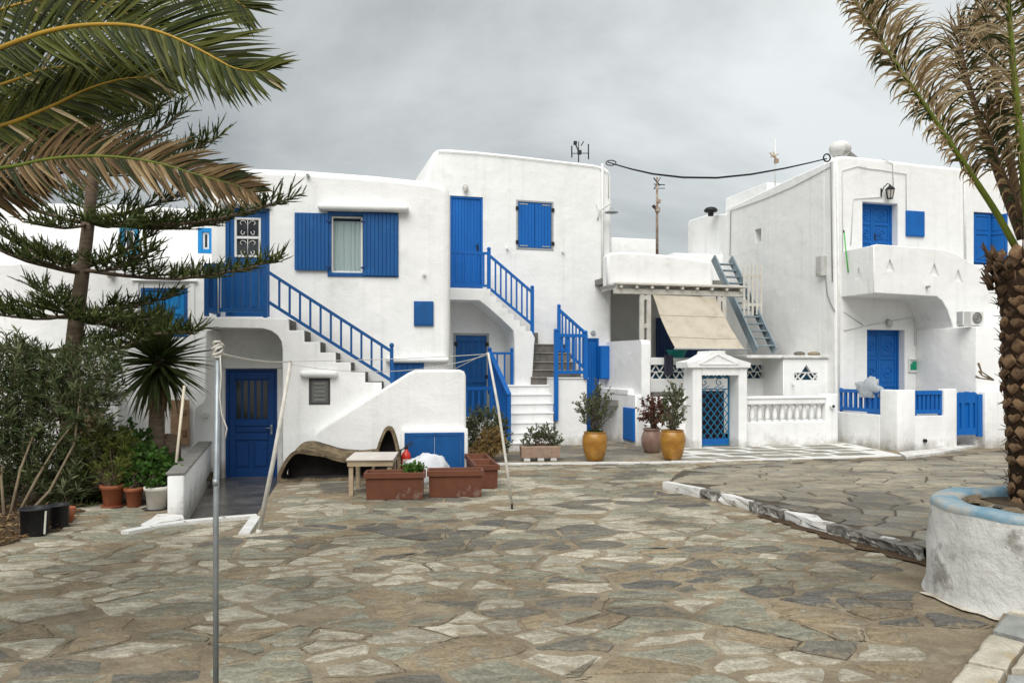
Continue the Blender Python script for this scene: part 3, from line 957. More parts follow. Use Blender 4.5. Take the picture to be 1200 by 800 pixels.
q0 = M.p(575, 302, KS); q1 = M.p(575, 338, KS); q2 = M.p(624.5, 340, KS); q3 = M.p(624.5, 380, KS)
railing(mh, (q0[0], KS + .06), (q2[0], KS + .06), q1[1], q3[1], (q0[1] - q1[1] + q2[1] - q3[1]) / 2, 7, BLM, None, (M.p(624, 392, KS)[1], M.p(624, 338, KS)[1], .085), .06, .04)
# white lower steps
sL0 = M.s(598, .1); sR0 = M.s(649, .1)
nst = 7; zst = 1.58
for i in range(nst):
    b = MB()
    zt_ = zst * (i + 1) / nst
    k0 = i * .27 - .02
    sR_ = M.s(649.5, k0)
    b.box(sL0 + (.02 if i else -.05), sR_ - .01, k0 + .03, k0 + .36 if i < nst - 1 else KS + .35, -.05 if i < 2 else zt_ - .5, zt_ - .045, 0, .01)
    b.box(sL0 + (.02 if i else -.05), sR_, k0, k0 + .35 if i < nst - 1 else KS + .34, zt_ - .044, zt_, 0, .014)
    b.build('step', PL, mh)
# grey steps that turn
gl = M.s(623.5, KS - .05)
rights = [681, 676, 670, 664, 658]
for i, py in enumerate((441.5, 433, 423.6, 413, 403)):
    k0 = KS - .12 + i * .17
    z_ = M.p(650, py, k0)[1]
    x1 = M.s(rights[i] + 4, k0)
    b = MB(); b.box(gl - .02 + i * .012, x1 + .02, k0, k0 + .26 if i < 4 else KM - .003, z_ - .5, z_ - .035, 0, .008)
    b.box(gl - .03 + i * .012, x1 + .02, k0 - .03, k0 + .265 if i < 4 else KM - .005, z_ - .034, z_, 1, .008)
    b.build('step', [STEP, mat('step_tread', (.27, .25, .22), (.18, .17, .15), .9, 5, 5)], mh)
b = MB(); a = M.p(626, 394, KS + .3); c = M.p(636, 404, KS + .3)
b.box(a[0] - .2, c[0], KS + .72, KM - .004, c[1] - .05, a[1] + .12, 0, .01); b.build('step', STEP, mh)
# white block right of the steps and its railings
KB = 1.05
a = M.p(651, 444, KB); c = M.p(688, 523, KB)
b = MB(); b.box(a[0], c[0], KB, KM - .003, -.1, a[1], 0, .02); b.box(a[0] - .01, c[0] + .03, KB - .03, KM - .005, a[1] + .001, a[1] + .03, 0, .008); b.build('stair_block', PL, mh)
q0 = M.s(651.5, KB - .03); q1 = M.s(686, KB - .03)
zt = M.p(650, 393, KB)[1]; zl = M.p(650, 436, KB)[1]
railing(mh, (q0, KB - .035), (q1, KB - .035), zl, zl, zt - zl, 4, BLM, (M.p(650, 493, KB)[1], M.p(650, 389, KB)[1], .1), (M.p(686, 444, KB)[1], M.p(686, 391, KB)[1], .1), .085, .05)
KR = KM - .5
q0 = M.p(655, 362, KR); q1 = M.p(655, 405, KR); q2 = M.p(687, 392, KR); q3 = M.p(687, 433, KR)
railing(mh, (q0[0], KR), (q2[0], KR), q1[1], q3[1], (q0[1] - q1[1] + q2[1] - q3[1]) / 2, 7, BLM, (M.p(655, 412, KR)[1], M.p(655, 360, KR)[1], .085), None, .07, .04)
# left rail of the white steps
sP = sL0 - .03
za = M.p(604, 463, .05); zb = M.p(579, 413, 2.15)
kA, kB_ = .12, 2.05
h_ = 1.0
railing(mh, (sP, kA), (sP, kB_), za[1] - h_, zb[1] - h_, h_, 9, BLM, (M.p(600, 517, kA)[1], za[1] - .02, .09), (zb[1] - h_ - .1, zb[1] + .05, .09), .09, .045)
a = M.s(600, kB_)
railing(mh, (sP, kB_), (a, kB_), zb[1] - h_ + .1, zb[1] - h_ + .1, h_ - .12, 2, BLM, None, (zb[1] - h_, zb[1] + .04, .085), .06, .04)
# platform and gate rail in front of the lower door
a = M.s(500, 1.0); c = M.s(597, 1.0)
b = MB(); b.box(a, sP - .1, 1.0, KM - .003, -.1, M.p(560, 490, 1.0)[1] - .03, 0, .02); b.build('platform', PL, mh)
q0 = M.s(540, 1.0); q1 = M.s(576, 1.0)
zt = M.p(560, 455, 1)[1]; zl = M.p(560, 486, 1)[1]
railing(mh, (q0, 1.03), (q1, 1.03), zl, zl, zt - zl, 4, BLM, None, (zl - .1, zt + .06, .08), .075, .045, cap=False)
# fittings on the facade
b = MB()
sp0, zp0 = M.p(706, 192, KM - .05); sp1, zp1 = M.p(706, 345, KM - .05)
b.tube([(sp0, KM - .05, zp1), (sp0, KM - .05, zp0)], .035, 8)
b.build('drainpipe', WHP, mh)
b = MB()
b.tube([(M.p(x, y, KM - .03)[0], KM - .03, M.p(x, y, KM - .03)[1]) for x, y in ((513, 177.5), (560, 180.5), (620, 186.5), (680, 193.5), (700, 196), (713, 203), (713, 232))], .012, 5)
b.build('wire_conduit', WIREW, mh)
for px, py in ((594, 291), (659, 295)):
    s_, z_ = M.p(px, py, KM); b = MB(); b.tube([(s_, KM + .02, z_), (s_, KM - .08, z_ - .01)], .035, 8); b.build('drain_spout', PL, mh)
s_, z_ = M.p(695, 390, KM); b = MB(); b.tube([(s_, KM + .02, z_), (s_, KM - .05, z_)], [.09, .06], 10); b.build('round_vent', GRP, mh)
wall_lamp(M, *[M.p(545, 220, KM)[0], KM, M.p(545, 220, KM)[1]], 'small round lamp above the upper door of the tall middle house', 'bulkhead')
s_, z_ = M.p(700, 256, KM)
t = M.thing('street_lamp', 'white bracket lamp with flat grey shade at the corner of the tall house', 'lamp', s_, KM, z_)
b = MB(); b.tube([(0, 0, -.05), (0, -.05, .05), (.05, -.15, .22), (.16, -.3, .3), (.27, -.4, .4)], .022, 6)
b.tube([(-.05, -.01, .45), (.02, -.06, .25), (.05, -.15, .22)], .012, 5); b.build('bracket', WHP, t)
b = MB(); b.lathe([(.02, .14), (.05, .12), (.06, .06), (.19, .0), (.2, -.015), (.17, -.02), (.03, .03)], 14, 0, (.27, -.4, .12)); b.build('shade', GRP, t)
# side wall of the yard with two meter boxes
sF, kF_ = M.g(745, 523)
kF_ = kF_
thk = M.s(763, kF_) - sF
yw = M.thing('yard_wall', 'stepped white yard wall with two blue meter boxes beside the tall house', 'wall', 0, 0, 0)
zt1 = M.p(748, 463, kF_)[1]
b = MB()
b.prism([(0, 0)] and rect(sF, -.1, sF + thk, zt1), kF_, KM - .004, 0, .03)
b.box(sF + .0, sF + .5, kF_ + .5, KM - .005, zt1 - .05, zt1 + .14, 0, .02)
b.build('base_wall', PL, yw)
b = MB()
zt2 = M.p(755, 398, kF_)[1]
pf = [(kF_, zt1 - .1), (KM, zt1 - .1), (KM, zt2 + .02), (kF_ + .12, zt2), (kF_ + .03, zt2 - .03), (kF_, zt2 - .12)]
bs = MB(); bs.prism(pf, 0, thk - .16, 0, .03)
b2 = bs.build('upper_wall', PL, yw)
b2.matrix_local = Matrix.Translation((sF + thk, 0, 0)) @ Matrix.Rotation(pi / 2, 4, 'Z') @ Matrix.Translation((0, 0, 0))
kq = KM - .28
a = M.p(704, 405, kq); c = M.p(717, 444, kq)
b = MB(); b.box(a[0], c[0], kq, KM - .002, c[1], a[1], 0, .01); b.box(a[0] + .03, c[0] - .03, kq - .012, kq + .01, c[1] + .03, a[1] - .03, 0, .004)
b.build('meter_box', BLM, yw)
kk = M.g(742, 519)[1]
z0 = M.p(742, 517, kF_ + .1)[1]; z1 = M.p(740, 478, kF_ + .2)[1]
b = MB(); b.box(sF - .05, sF + .02, kF_ + .04, kF_ + .72, .12, z1, 0, .008); b.box(sF - .06, sF - .04, kF_ + .07, kF_ + .69, .16, z1 - .04, 0, .004)
b.build('meter_box', BLM, yw)

# ---------- low house with porch
gP = G(838, 526)
P = Frame((gP.x, gP.y), T)
ph = P.thing('porch_house', 'low white house with open timber porch and flat roof terrace between the taller houses', 'house', 0, 0, 0, 'white houses round the square')
KP = 2.2
zb0 = P.p(760, 345, KP)[1]; 
sA = P.s(719.5, KP); sE = P.s(869, KP)
zbeam1 = P.p(718, 335, KP)[1]; zbeam0 = P.p(718, 344, KP)[1]
zfl = 1.15
b = MB()
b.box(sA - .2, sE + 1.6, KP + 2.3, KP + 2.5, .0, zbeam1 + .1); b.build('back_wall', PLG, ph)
b = MB(); b.box(sA - .2, sE + 1.6, KP + .05, KP + 2.3, zfl - .15, zfl); b.build('porch_floor', CONC, ph)
b = MB(); b.box(sA + .12, sE, KP + .02, KP + 2.4, zbeam1 + .03, zbeam1 + .12); b.build('roof', WOODG, ph)
b = MB(); b.box(sA, sE, KP - .06, KP + .06, zbeam0, zbeam1 - .06, 0, .01); b.build('beam', WOODG, ph)
b = MB(); b.box(sA - .02, sE + .06, KP - .2, KP + .02, zbeam1 + .03, zbeam1 + .085, 0, .01); b.build('eaves_board', WOODG, ph)
rm = MB(); rm.box(-.035, .035, -.17, 1.2, -.055, .025); rme = rm.mesh('rafter', WOODG)
nr = 9
for i in range(nr):
    inst('rafter', rme, ph, (sA + .15 + (sE - sA - .25) * i / (nr - 1), KP, zbeam1))
for px in (752, 760, 842, 848):
    s_ = P.s(px, KP); zlow = 1.9
    b = MB(); b.box(s_ - .06, s_ + .06, KP - .05, KP + .05, zlow, zbeam0 - .002, 0, .01); b.build('post', WOODG, ph)
for x0, x1 in ((754, 758), (843.5, 846.5)):
    for py in (346, 379):
        z_ = P.p(756, py, KP)[1]
        b = MB(); b.box(P.s(x0, KP), P.s(x1, KP), KP - .04, KP + .04, z_ - .12, z_ - .0); b.build('cross_rail', WOODG, ph)
a = P.s(770, KP + 2.2); c = P.s(792, KP + 2.2)
b = MB(); boards(b, a, c, zfl, zfl + 2.4, KP + 2.2, KP + 2.28, 6); b.build('door', BLN, ph)
a = P.s(800, KP + 2.2); c = P.s(850, KP + 2.2)
b = MB(); boards(b, a, c, zfl + .8, zfl + 2.2, KP + 2.2, KP + 2.28, 6); b.build('shutter', BLN, ph)
# roof terrace parapet
tp = [(712, 334), (712, 300), (716, 296), (730, 295), (755, 296), (790, 299.5), (815, 303), (829, 305), (835, 308), (836, 316), (836, 336)]
b = MB(); b.prism(P.poly(tp, KP + .12), KP + .12, KP + .45, 0, .07); b.build('parapet', PL, ph)
s0 = P.s(712, KP + .4); s1 = P.s(836, KP + .4)
b = MB(); b.box(s0, s1 + .3, KP + .45, KP + 5.5, zbeam1 + .14, zbeam1 + .3); b.build('terrace_floor', CONC, ph)
# porch parapet with triangle lattice openings
KL = 1.9
zc0 = P.p(800, 419, KL)[1]; za0 = P.p(800, 427.5, KL)[1]; za1 = P.p(800, 443.5, KL)[1]; zc1 = P.p(800, 459, KL)[1]
s0 = P.s(755, KL); sM = P.s(902, KL); sN = P.s(918, KL)
tri = []
b = MB()
b.box(s0, sN, KL, KL + .2, .2, za1, 0, .01); b.box(s0, sN, KL, KL + .2, za0, zc0, 0, .01); b.box(sM, sN, KL + .002, KL + .198, za1 - .01, za0 + .01)
lat = b.build('lattice_wall', PL, ph)
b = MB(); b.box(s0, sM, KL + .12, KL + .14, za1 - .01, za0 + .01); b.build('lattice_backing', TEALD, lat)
b = MB()
hz = za0 - za1; n = 16; wd = (sM - s0) / n
for i in range(n):
    x = s0 + i * wd
    for q0_, q1_ in ((za1, (za0 + za1) / 2), ((za0 + za1) / 2, za0)):
        b.bar((x, KL + .06, q0_), (x + wd / 2, KL + .06, q1_), .03, .028); b.bar((x + wd / 2, KL + .062, q1_), (x + wd, KL + .062, q0_), .03, .028)
b.bar((s0, KL + .064, (za0 + za1) / 2), (sM, KL + .064, (za0 + za1) / 2), .03, .028)
b.build('lattice', WHP, lat)
KN = .95
a = P.p(918, 420, KN); c = P.p(974, 465, KN)
ta = [P.p(x, y, KN) for x, y in ((931, 445), (958, 445), (958, 436.5), (951, 436.5), (945, 427), (939, 436.5), (931, 436.5))]
b = MB(); b.prism(rect(a[0], .1, c[0], a[1]), KN, KL + .4, 0, .02, [ta]); b.build('corner_wall', PL, ph)
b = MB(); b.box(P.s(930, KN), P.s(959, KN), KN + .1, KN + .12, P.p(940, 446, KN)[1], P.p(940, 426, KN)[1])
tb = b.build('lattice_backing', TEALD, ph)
b = MB()
def q_(x, y): s__, z__ = P.p(x, y, KN + .03); return (s__, KN + .03, z__)
for A, B in (((931, 436.5), (938, 445)), ((938, 445), (945, 436)), ((945, 436), (952, 445)), ((952, 445), (958, 437)), ((931, 436.5), (958, 436.5)), ((931, 445), (938, 437)), ((951, 437), (958, 445))):
    b.bar(q_(*A), q_(*B), .04, .03)
b.build('lattice', WHP, ph)
b = MB(); b.box(P.s(874, KN), c[0] + .05, KN - .06, KL + .9, a[1] + .002, a[1] + .09, 0, .02); b.build('coping', PLO, ph)
# stones lying on the coping
for i, (px, w_, cl_) in enumerate(((940, .16, 3), (957, .2, 2))):
    s_ = P.s(px, KN); w = P.w(s_, KN + .12, a[1] + .09)
    b = MB(); b.lathe([(.03, 0), (w_ * .9, .01), (w_, .06), (w_ * .75, .11), (w_ * .3, .135)], 9)
    o = b.build('loose_stone', ST[cl_], None, w, (0, 0, .4 * i)); o.scale = (1, .7, .8)
    tag(o, ('grey' if i == 0 else 'flat brown') + ' loose stone lying on the white coping right of the steel stair', 'stone', 'loose stones on the coping')
b = MB(); s_, z_ = P.p(928, 450, KN); b.tube([(s_, KN + .02, z_), (s_, KN - .1, z_), (s_, KN - .11, z_ - .06)], .02, 6); b.build('tap', WHP, ph)
# things behind on the roof
for (x0, x1, y0, y1, k0, k1) in ((717, 770, 278, 300, 7.0, 9.0), (790, 850, 296, 320, 6.5, 9)):
    a = P.p(x0, y0, k0); c = P.p(x1, y1, k0)
    b = MB(); b.box(a[0], c[0], k0, k1, c[1] - 1, a[1], 0, .03); b.build('roof_block', PL, ph)

# awning
aw = P.thing('awning', 'beige canvas awning hanging slanted from the porch beam', 'awning', 0, 0, 0)
A0 = P.p(765, 345, KP - .08); A1 = P.p(838, 348.5, KP - .08); KO = .85
B0 = P.p(792, 408.5, KO); B1 = P.p(873, 409.5, KO)
b = MB(); vs = []; fs = []; nu, nv = 14, 12
for j in range(nv + 1):
    for i in range(nu + 1):
        u, v = i / nu, j / nv
        p = Vector((A0[0], KP - .08, A0[1])).lerp(Vector((A1[0], KP - .08, A1[1])), u).lerp(Vector((B0[0], KO, B0[1])).lerp(Vector((B1[0], KO, B1[1])), u), v)
        p.z -= .10 * sin(pi * v) + .02 * sin(u * pi) * v
        p.y += .012 * sin(u * 9 + v * 3) + .03 * noise.noise(Vector((u * 5, v * 4, 2)))
        p.z += .02 * noise.noise(Vector((u * 4, v * 5, 8)))
        vs.append(p)
for j in range(nv):
    for i in range(nu):
        q = j * (nu + 1) + i; fs.append((q, q + nu + 1, q + nu + 2, q + 1))
b.add(vs, fs, 0, True)
b.add([v + Vector((0, .006, -.006)) for v in vs], [f[::-1] for f in fs], 0, True)
b.build('canvas', AWN, aw)
b = MB(); b.tube([(B0[0] - .05, KO, B0[1]), (B1[0] + .15, KO, B1[1])], .022, 8); b.build('front_bar', GRP, aw)
b = MB()
for v in (.33, .72):
    pts = []
    for i in range(nu + 1):
        pts.append(vs[int(round(v * nv)) * (nu + 1) + i] + Vector((0, -.006, .006)))
    b.tube(pts, .006, 4)
b.build('seam', AWN, aw)

# dark door in the porch base behind the gate
a = P.p(817, 458, KL - .02); c = P.p(848, 531, KL - .02)
b = MB(); boards(b, a[0], c[0], -.05, a[1], KL - .05, KL - .003, 5); b.build('yard_door', mat('dark_maroon_door', (.02, .012, .02), (.03, .012, .014), .5, 3), ph)
a = P.p(762, 459, KL); c = P.p(812, 470, KL)
b = MB(); b.box(a[0], c[0], KL - .012, KL - .002, c[1] - .5, a[1]); b.build('base_recess', CONC, ph)  # thin grey panel set flat on the porch base
# gate portal with pediment
pt = P.thing('gate_portal', 'white gateway with small pediment and teal lattice gate', 'gate', 0, 0, 0)
op = [P.p(823, 530, 0), P.p(823, 439.5, 0), P.p(866, 439.5, 0), P.p(866, 530, 0)]
lo = -.1
oL = P.p(812, 431, 0)[0]; oR = P.p(876, 431, 0)[0]; zc = P.p(840, 431, 0)[1]
for x0, x1 in ((oL, op[0][0]), (op[2][0], oR)):
    b = MB(); b.box(x0, x1, 0, .5, lo, zc, 0, .02); b.build('pillar', PL, pt)
b = MB(); b.box(op[0][0] - .001, op[2][0] + .001, .002, .498, op[1][1], zc - .003); b.build('lintel_beam', PL, pt)
ped = P.poly([(806, 431), (806, 424), (820, 421), (831, 414.5), (832, 411), (849, 411), (850, 414.5), (866, 421), (880, 425), (880, 431)], -.06)
b = MB(); b.prism(ped, -.06, .56, 0, .02); b.build('pediment', PL, pt)
t3 = [P.p(x, y, -.07) for x, y in ((820, 426.5), (841, 415), (865, 426.5))]
b = MB()
for i in range(3):
    A = t3[i]; B = t3[(i + 1) % 3]; b.bar((A[0], -.065, A[1]), (B[0], -.065, B[1]), .03, .035)
b.build('moulding', PL, pt)
KG = .44
a = P.p(824, 443, KG); c = P.p(855.5, 527, KG)
gt = frame_mb(op[0][0] + .02, op[2][0] - .02, .04, op[1][1] - .03, KG - .02, KG + .02, .035).build('gate', TEAL, pt)
b = MB(); b.box(op[0][0] + .05, op[2][0] - .05, KG - .012, KG + .012, .07, .22, 0, .004); b.build('kick_plate', BLR, gt)
b = MB()
x0, x1, z0, z1 = op[0][0] + .05, op[2][0] - .05, .22, op[1][1] - .36
st_ = .19
def clipseg(x, z, dx, dz):
    t0, t1 = -99, 99
    for p_, d_, lo_, hi_ in ((x, dx, x0, x1), (z, dz, z0, z1)):
        ta_, tb_ = (lo_ - p_) / d_, (hi_ - p_) / d_
        t0 = max(t0, min(ta_, tb_)); t1 = min(t1, max(ta_, tb_))
    return (t0, t1) if t1 - t0 > .02 else None
for i in range(-14, 15):
    for dz in (1, -1):
        r_ = clipseg(x0 + i * st_, z0, 1, dz * 1.2) if dz > 0 else clipseg(x0 + i * st_, z1, 1, -1.2)
        if r_:
            zz0 = z0 if dz > 0 else z1
            b.bar((x0 + i * st_ + r_[0], KG + dz * .006, zz0 + dz * 1.2 * r_[0]), (x0 + i * st_ + r_[1], KG + dz * .006, zz0 + dz * 1.2 * r_[1]), .012, .022)
b.box(x0, x1, KG - .012, KG + .012, z1 - .01, z1 + .015)
b.build('lattice', TEAL, gt)
b = MB()
for i in range(2):
    cx = x0 + (x1 - x0) * (.27 + .46 * i); czz = z1 + .17
    b.tube([(cx + (.12 - .011 * t) * cos(t * .8 + 1), KG, czz + (.12 - .011 * t) * sin(t * .8 + 1)) for t in range(10)], .012, 5)
    b.tube([(cx - .15, KG, z1 + .02), (cx - .05, KG, z1 + .07), (cx + .05, KG, z1 + .03), (cx + .12, KG, z1 + .09)], .01, 5)
b.build('scrollwork', TEAL, gt)
# wall with turned balusters
bw = P.thing('balustrade_wall', 'low white boundary wall with stubby balusters beside the gateway', 'wall', 0, 0, 0)
KBW = .2
sa = oR - .02; sb = P.s(967, KBW); sc = P.s(977, KBW)
ztop = P.p(920, 464, KBW)[1]; zcap = P.p(920, 473.5, KBW)[1]; zbb = P.p(920, 494, KBW)[1]
b = MB(); b.box(sa, sc, KBW, KBW + .3, -.1, zbb, 0, .02); b.build('base_wall', PL, bw)
b = MB(); b.box(sa, sb, KBW - .02, KBW + .3, zcap, ztop - .08, 0, .02); b.box(sa, sb, KBW - .05, KBW + .32, ztop - .079, ztop, 0, .025); b.build('coping', PL, bw)
b = MB(); b.box(sb + .002, sc + .12, KBW - .03, KBW + .34, -.1, ztop + .05, 0, .03); b.build('pier', PL, bw)
b = MB(); h = zcap - zbb
b.box(-.07, .07, -.07, .07, 0, .05); b.box(-.07, .07, -.07, .07, h - .05, h)
b.lathe([(.05, .05), (.062, .09), (.068, .15), (.066, .22), (.056, .30), (.048, h - .12), (.05, h - .08), (.06, h - .05)], 10)
bme = b.mesh('baluster', PL)
for i in range(11):
    inst('baluster', bme, bw, (sa + .14 + (sb - sa - .24) * i / 10, KBW + .14, zbb))
b = MB()
sl0 = P.s(757, .5)
b.box(sl0, oL + .0, .35, .62, -.1, zbb, 0, .02); b.build('base_wall', PL, bw)
b = MB(); b.box(sl0, oL, .33, .64, zcap, ztop, 0, .02); b.build('coping', PL, bw)
for i in range(5):
    inst('baluster', bme, bw, (sl0 + .12 + (oL - sl0 - .24) * i / 4, .48, zbb))
b = MB(); s_, z_ = P.p(973, 475, KBW); b.tube([(s_, KBW, z_), (s_, KBW - .13, z_ - .01)], .065, 10); b.tube([(s_, KBW - .131, z_ - .01), (s_, KBW - .132, z_ - .01)], .045, 10, 1); b.build('drain_spout', [PL, IRON], bw)

# things on the porch: bowl, hanging cloth, rail
t = P.thing('wash_bowl', 'teal plastic bowl on the porch ledge under the awning', 'bowl', P.s(793, KL + .1), KL + .1, zc0)
b = MB(); b.lathe([(.16, 0), (.2, .02), (.27, .2), (.29, .21), (.29, .19), (.25, .19)], 16); b.build('bowl', mat('teal_plastic', (.01, .22, .20), rough=.4), t)
b = MB(); vs = []; fs = []
for j in range(7):
    for i in range(6):
        vs.append((-.12 + .05 * i + .01 * sin(j), -.035 - .03 * sin(i * 1.7) - .005 * j, .05 - .09 * j))
for j in range(6):
    for i in range(5):
        q = j * 6 + i; fs.append((q, q + 6, q + 7, q + 1))
b.add(vs, fs, 0, True)
b.add([(v[0], v[1] + .02, v[2]) for v in vs], [f[::-1] for f in fs], 0, True)
o = b.build('hanging_cloth', mat('dark_cloth', (.03, .035, .06), (.05, .05, .07), .95, 20, 3), None, P.w(P.s(782, KL), KL - .01, zc0 + .02), (0, 0, T))
tag(o, 'dark blue cloth hung over the porch ledge beside the teal bowl', 'cloth')

# steel stair
stp = P.thing('metal_staircase', 'steep blue-grey steel stair climbing to the roof terrace beside the porch', 'staircase', 0, 0, 0)
k0, k1 = 2.35, 4.75
sx0 = P.p(886, 409, k0); sx1 = P.p(908, 409, k0)
z0 = P.p(897, 411, k0)[1]; z1 = P.p(845, 308, k1)[1]
for s_ in (sx0[0], sx1[0]):
    b = MB(); b.bar((s_, k0, z0), (s_, k1, z1 + .15), .05, .26); b.build('stringer', GSTEEL, stp)
nt_ = 13
tm = MB(); tm.box(sx0[0] + .027, sx1[0] - .027, -.11, .11, -.02, .02, 0, .006); tme = tm.mesh('tread', GSTEEL)
for i in range(nt_):
    u = (i + .5) / nt_
    inst('tread', tme, stp, (0, k0 + (k1 - k0) * u, z0 + (z1 - z0) * u + .05))
# slat panel
kf = 3.2
a = P.p(871, 311, kf); c = P.p(893, 370, kf)
sf = P.thing('slat_panel', 'weathered white slatted panel standing by the steel stair', 'fence', a[0], kf, c[1])
w_ = c[0] - a[0]; h_ = a[1] - c[1]
m = MB(); m.box(-.035, .035, -.012, .012, 0, h_, 0, .005); sme = m.mesh('slat', WOODG)
for i in range(5):
    inst('slat', sme, sf, (w_ * (i + .2) / 4.4, 0, random.uniform(-.03, .03)))
for fz in (.22, .8):
    m = MB(); m.box(-.02, w_ + .03, .012, .04, h_ * fz - .05, h_ * fz + .05, 0, .005); m.build('rail', WOODG, sf)

# ---------- house on the right
gR = W(979, 430, 21.6)
R = Frame((gR.x, gR.y), T)
rh = R.thing('white_house', 'white house on the right with rounded balcony parapet and panelled azure doors', 'house', 0, 0, 0, 'white houses round the square')
fo = R.poly([(979, 600), (979, 188), (982, 183), (990, 182), (1020, 185), (1078, 192), (1130, 197), (1200, 204), (1290, 213), (1290, 600)], 0)
dU = [R.p(1010.5, 236, 0), R.p(1052, 305, 0)]; doorU = rect(dU[0][0], dU[1][1], dU[1][0], dU[0][1])
dG = [R.p(1016, 386, 0), R.p(1060, 515, 0)]; doorG = rect(dG[0][0], dG[1][1], dG[1][0], dG[0][1])
wW = [R.p(1141, 248, 0), R.p(1170, 311, 0)]; winW = rect(wW[0][0], wW[1][1], wW[1][0], wW[0][1])
b = MB(); b.prism(fo, 0, .45, 0, .09, [doorU, doorG, winW]); b.build('wall', PL, rh)
ztop = fo[3][1]
KE = 5.6
sEnd = fo[-1][0]
b = MB()
# side wall as its own prism facing left, with a small window niche
def Rside(px, py):
    dx = (px - 600) / F
    k = (R.o.x - R.o.y * dx) / (R.V.y * dx - R.V.x)
    t_ = R.o.y + R.V.y * k
    return k, CZ + (HOR - py) / F * t_
kn0, zn1 = Rside(892, 267); kn1, zn0 = Rside(884.5, 285)
side = [(0.449, -.3), (0.449, Rside(975, 189)[1])] + [Rside(x, y) for x, y in ((960, 194), (930, 207), (905, 219), (880, 231), (855, 243))] + [(KE, Rside(851, 246)[1]), (KE, -.3)]
side[1] = (.449, side[2][1] + .05)
b.prism([(-x, z) for x, z in side], 0, sEnd, 0, .05, [[(-kn0, zn0), (-kn0, zn1), (-kn1, zn1), (-kn1, zn0)]])
sw = b.build('side_wall', PL, rh)
sw.matrix_local = Matrix.Rotation(-pi / 2, 4, 'Z')
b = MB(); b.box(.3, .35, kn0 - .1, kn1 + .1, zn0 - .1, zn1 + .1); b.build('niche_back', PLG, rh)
# the lower rear part
kk = [Rside(x, y) for x, y in ((849, 247), (826, 252), (807, 258), (805, 262))]
b = MB()
b.prism([(-KE - .002, -.3), (-KE - .002, kk[0][1] - .12)] + [(-k, z) for k, z in kk[1:]] + [(-kk[-1][0], -.3)], .02, 5, 0, .05)
o = b.build('rear_wall', PL, rh); o.matrix_local = Matrix.Rotation(-pi / 2, 4, 'Z')
a = R.p(848, 216, 6.5)
b = MB(); b.box(.9, 3.2, 4.6, 7.2, ztop - .3, R.p(905, 214, 4.6)[1], 0, .02); b.build('roof_block', PL, rh)
b = MB()
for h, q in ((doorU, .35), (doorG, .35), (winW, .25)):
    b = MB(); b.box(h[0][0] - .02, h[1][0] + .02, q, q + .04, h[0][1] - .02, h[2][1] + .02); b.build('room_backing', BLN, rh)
# upper doors and lower doors, panelled
for (h, rows) in ((doorU, 3), (doorG, 4)):
    s0, s1, z0, z1 = h[0][0], h[1][0], h[0][1], h[2][1]
    kd = .24
    f = frame_mb(s0, s1, z0, z1, kd - .03, kd + .08, .05, bottom=False).build('door', BLR, rh)
    hm = s0 + (s1 - s0) * .47
    for x0, x1 in ((s0 + .054, hm - .004), (hm + .004, s1 - .054)):
        m = MB(); zz_ = [z0 + (z1 - .054 - z0) * i / rows for i in range(1, rows)]
        panel_leaf(m, x0, x1, z0, z1 - .054, kd, zz_, 0, True, .06)
        m.build('leaf', BLR, f)
    handle(f, hm + .06, z0 + (z1 - z0) * .42, kd, IRON, -1)
s0, s1, z0, z1 = winW[0][0], winW[1][0], winW[0][1], winW[2][1]
f = frame_mb(s0, s1, z0, z1, .1, .2, .05).build('window', BLR, rh)
m = MB(); panel_leaf(m, s0 + .06, s0 + (s1 - s0) * .72, z0 + .06, z1 - .06, .04, [z0 + (z1 - z0) * .6], 0, False, .06); m.build('shutter', BLR, f)
m = MB(); panel_leaf(m, 0, .5, z0 + .06, z1 - .06, 0, [z0 + (z1 - z0) * .6], 0, False, .06)
o = m.build('shutter', BLR, f); o.matrix_local = Matrix.Translation((s0 + (s1 - s0) * .78, .16, 0)) @ Matrix.Rotation(radians(-70), 4, 'Z')
a = R.p(1061, 247, 0); c = R.p(1082, 278, 0)
m = MB(); m.box(a[0], c[0], -.06, .01, c[1], a[1], 0, .008); m.box(a[0] + .03, c[0] - .03, -.068, -.05, c[1] + .03, a[1] - .03, 0, .004); m.build('meter_box', BLR, rh)
# balcony
KBAL = -1.25
def bal(px, py): return R.p(px, py, KBAL)
front = [bal(x, y) for x, y in ((1024, 343), (1024, 288), (1028, 286), (1060, 288.5), (1085, 290.5), (1106, 292.5), (1118, 296), (1130, 303), (1144, 311), (1170, 325), (1230, 352), (1300, 372), (1300, 392), (1118, 388), (1115, 376), (1110, 362), (1104, 352), (1098, 347.5))]
tris = []
for cx, cy in ((1043, 318), (1095, 323), (1123, 330)):
    w_ = 6
    tris.append([bal(cx - w_, cy - .5), bal(cx + w_, cy + .5), bal(cx, cy - 15)])
b = MB(); b.prism(front, KBAL, KBAL + .07, 0, .025, tris, back=False)
b.prism(offset_poly(front, .002), KBAL + .06, KBAL + .22, 0)
b.build('balcony_parapet', PL, rh)
fl = [bal(x, y) for x, y in ((1024, 343), (1024, 334), (1125, 338), (1150, 338), (1300, 384), (1300, 392), (1118, 388), (1115, 376), (1110, 362), (1104, 352), (1098, 347.5))]
b = MB(); b.prism(offset_poly(fl, .004), KBAL + .2, -.002, 0); b.build('balcony_floor', PL, rh)
sLb = front[0][0]
zq0 = front[0][1]; zq1 = front[1][1] + .02
tl = [( .55, zq0 + .42), (.8, zq0 + .42), (.675, zq0 + .75)]
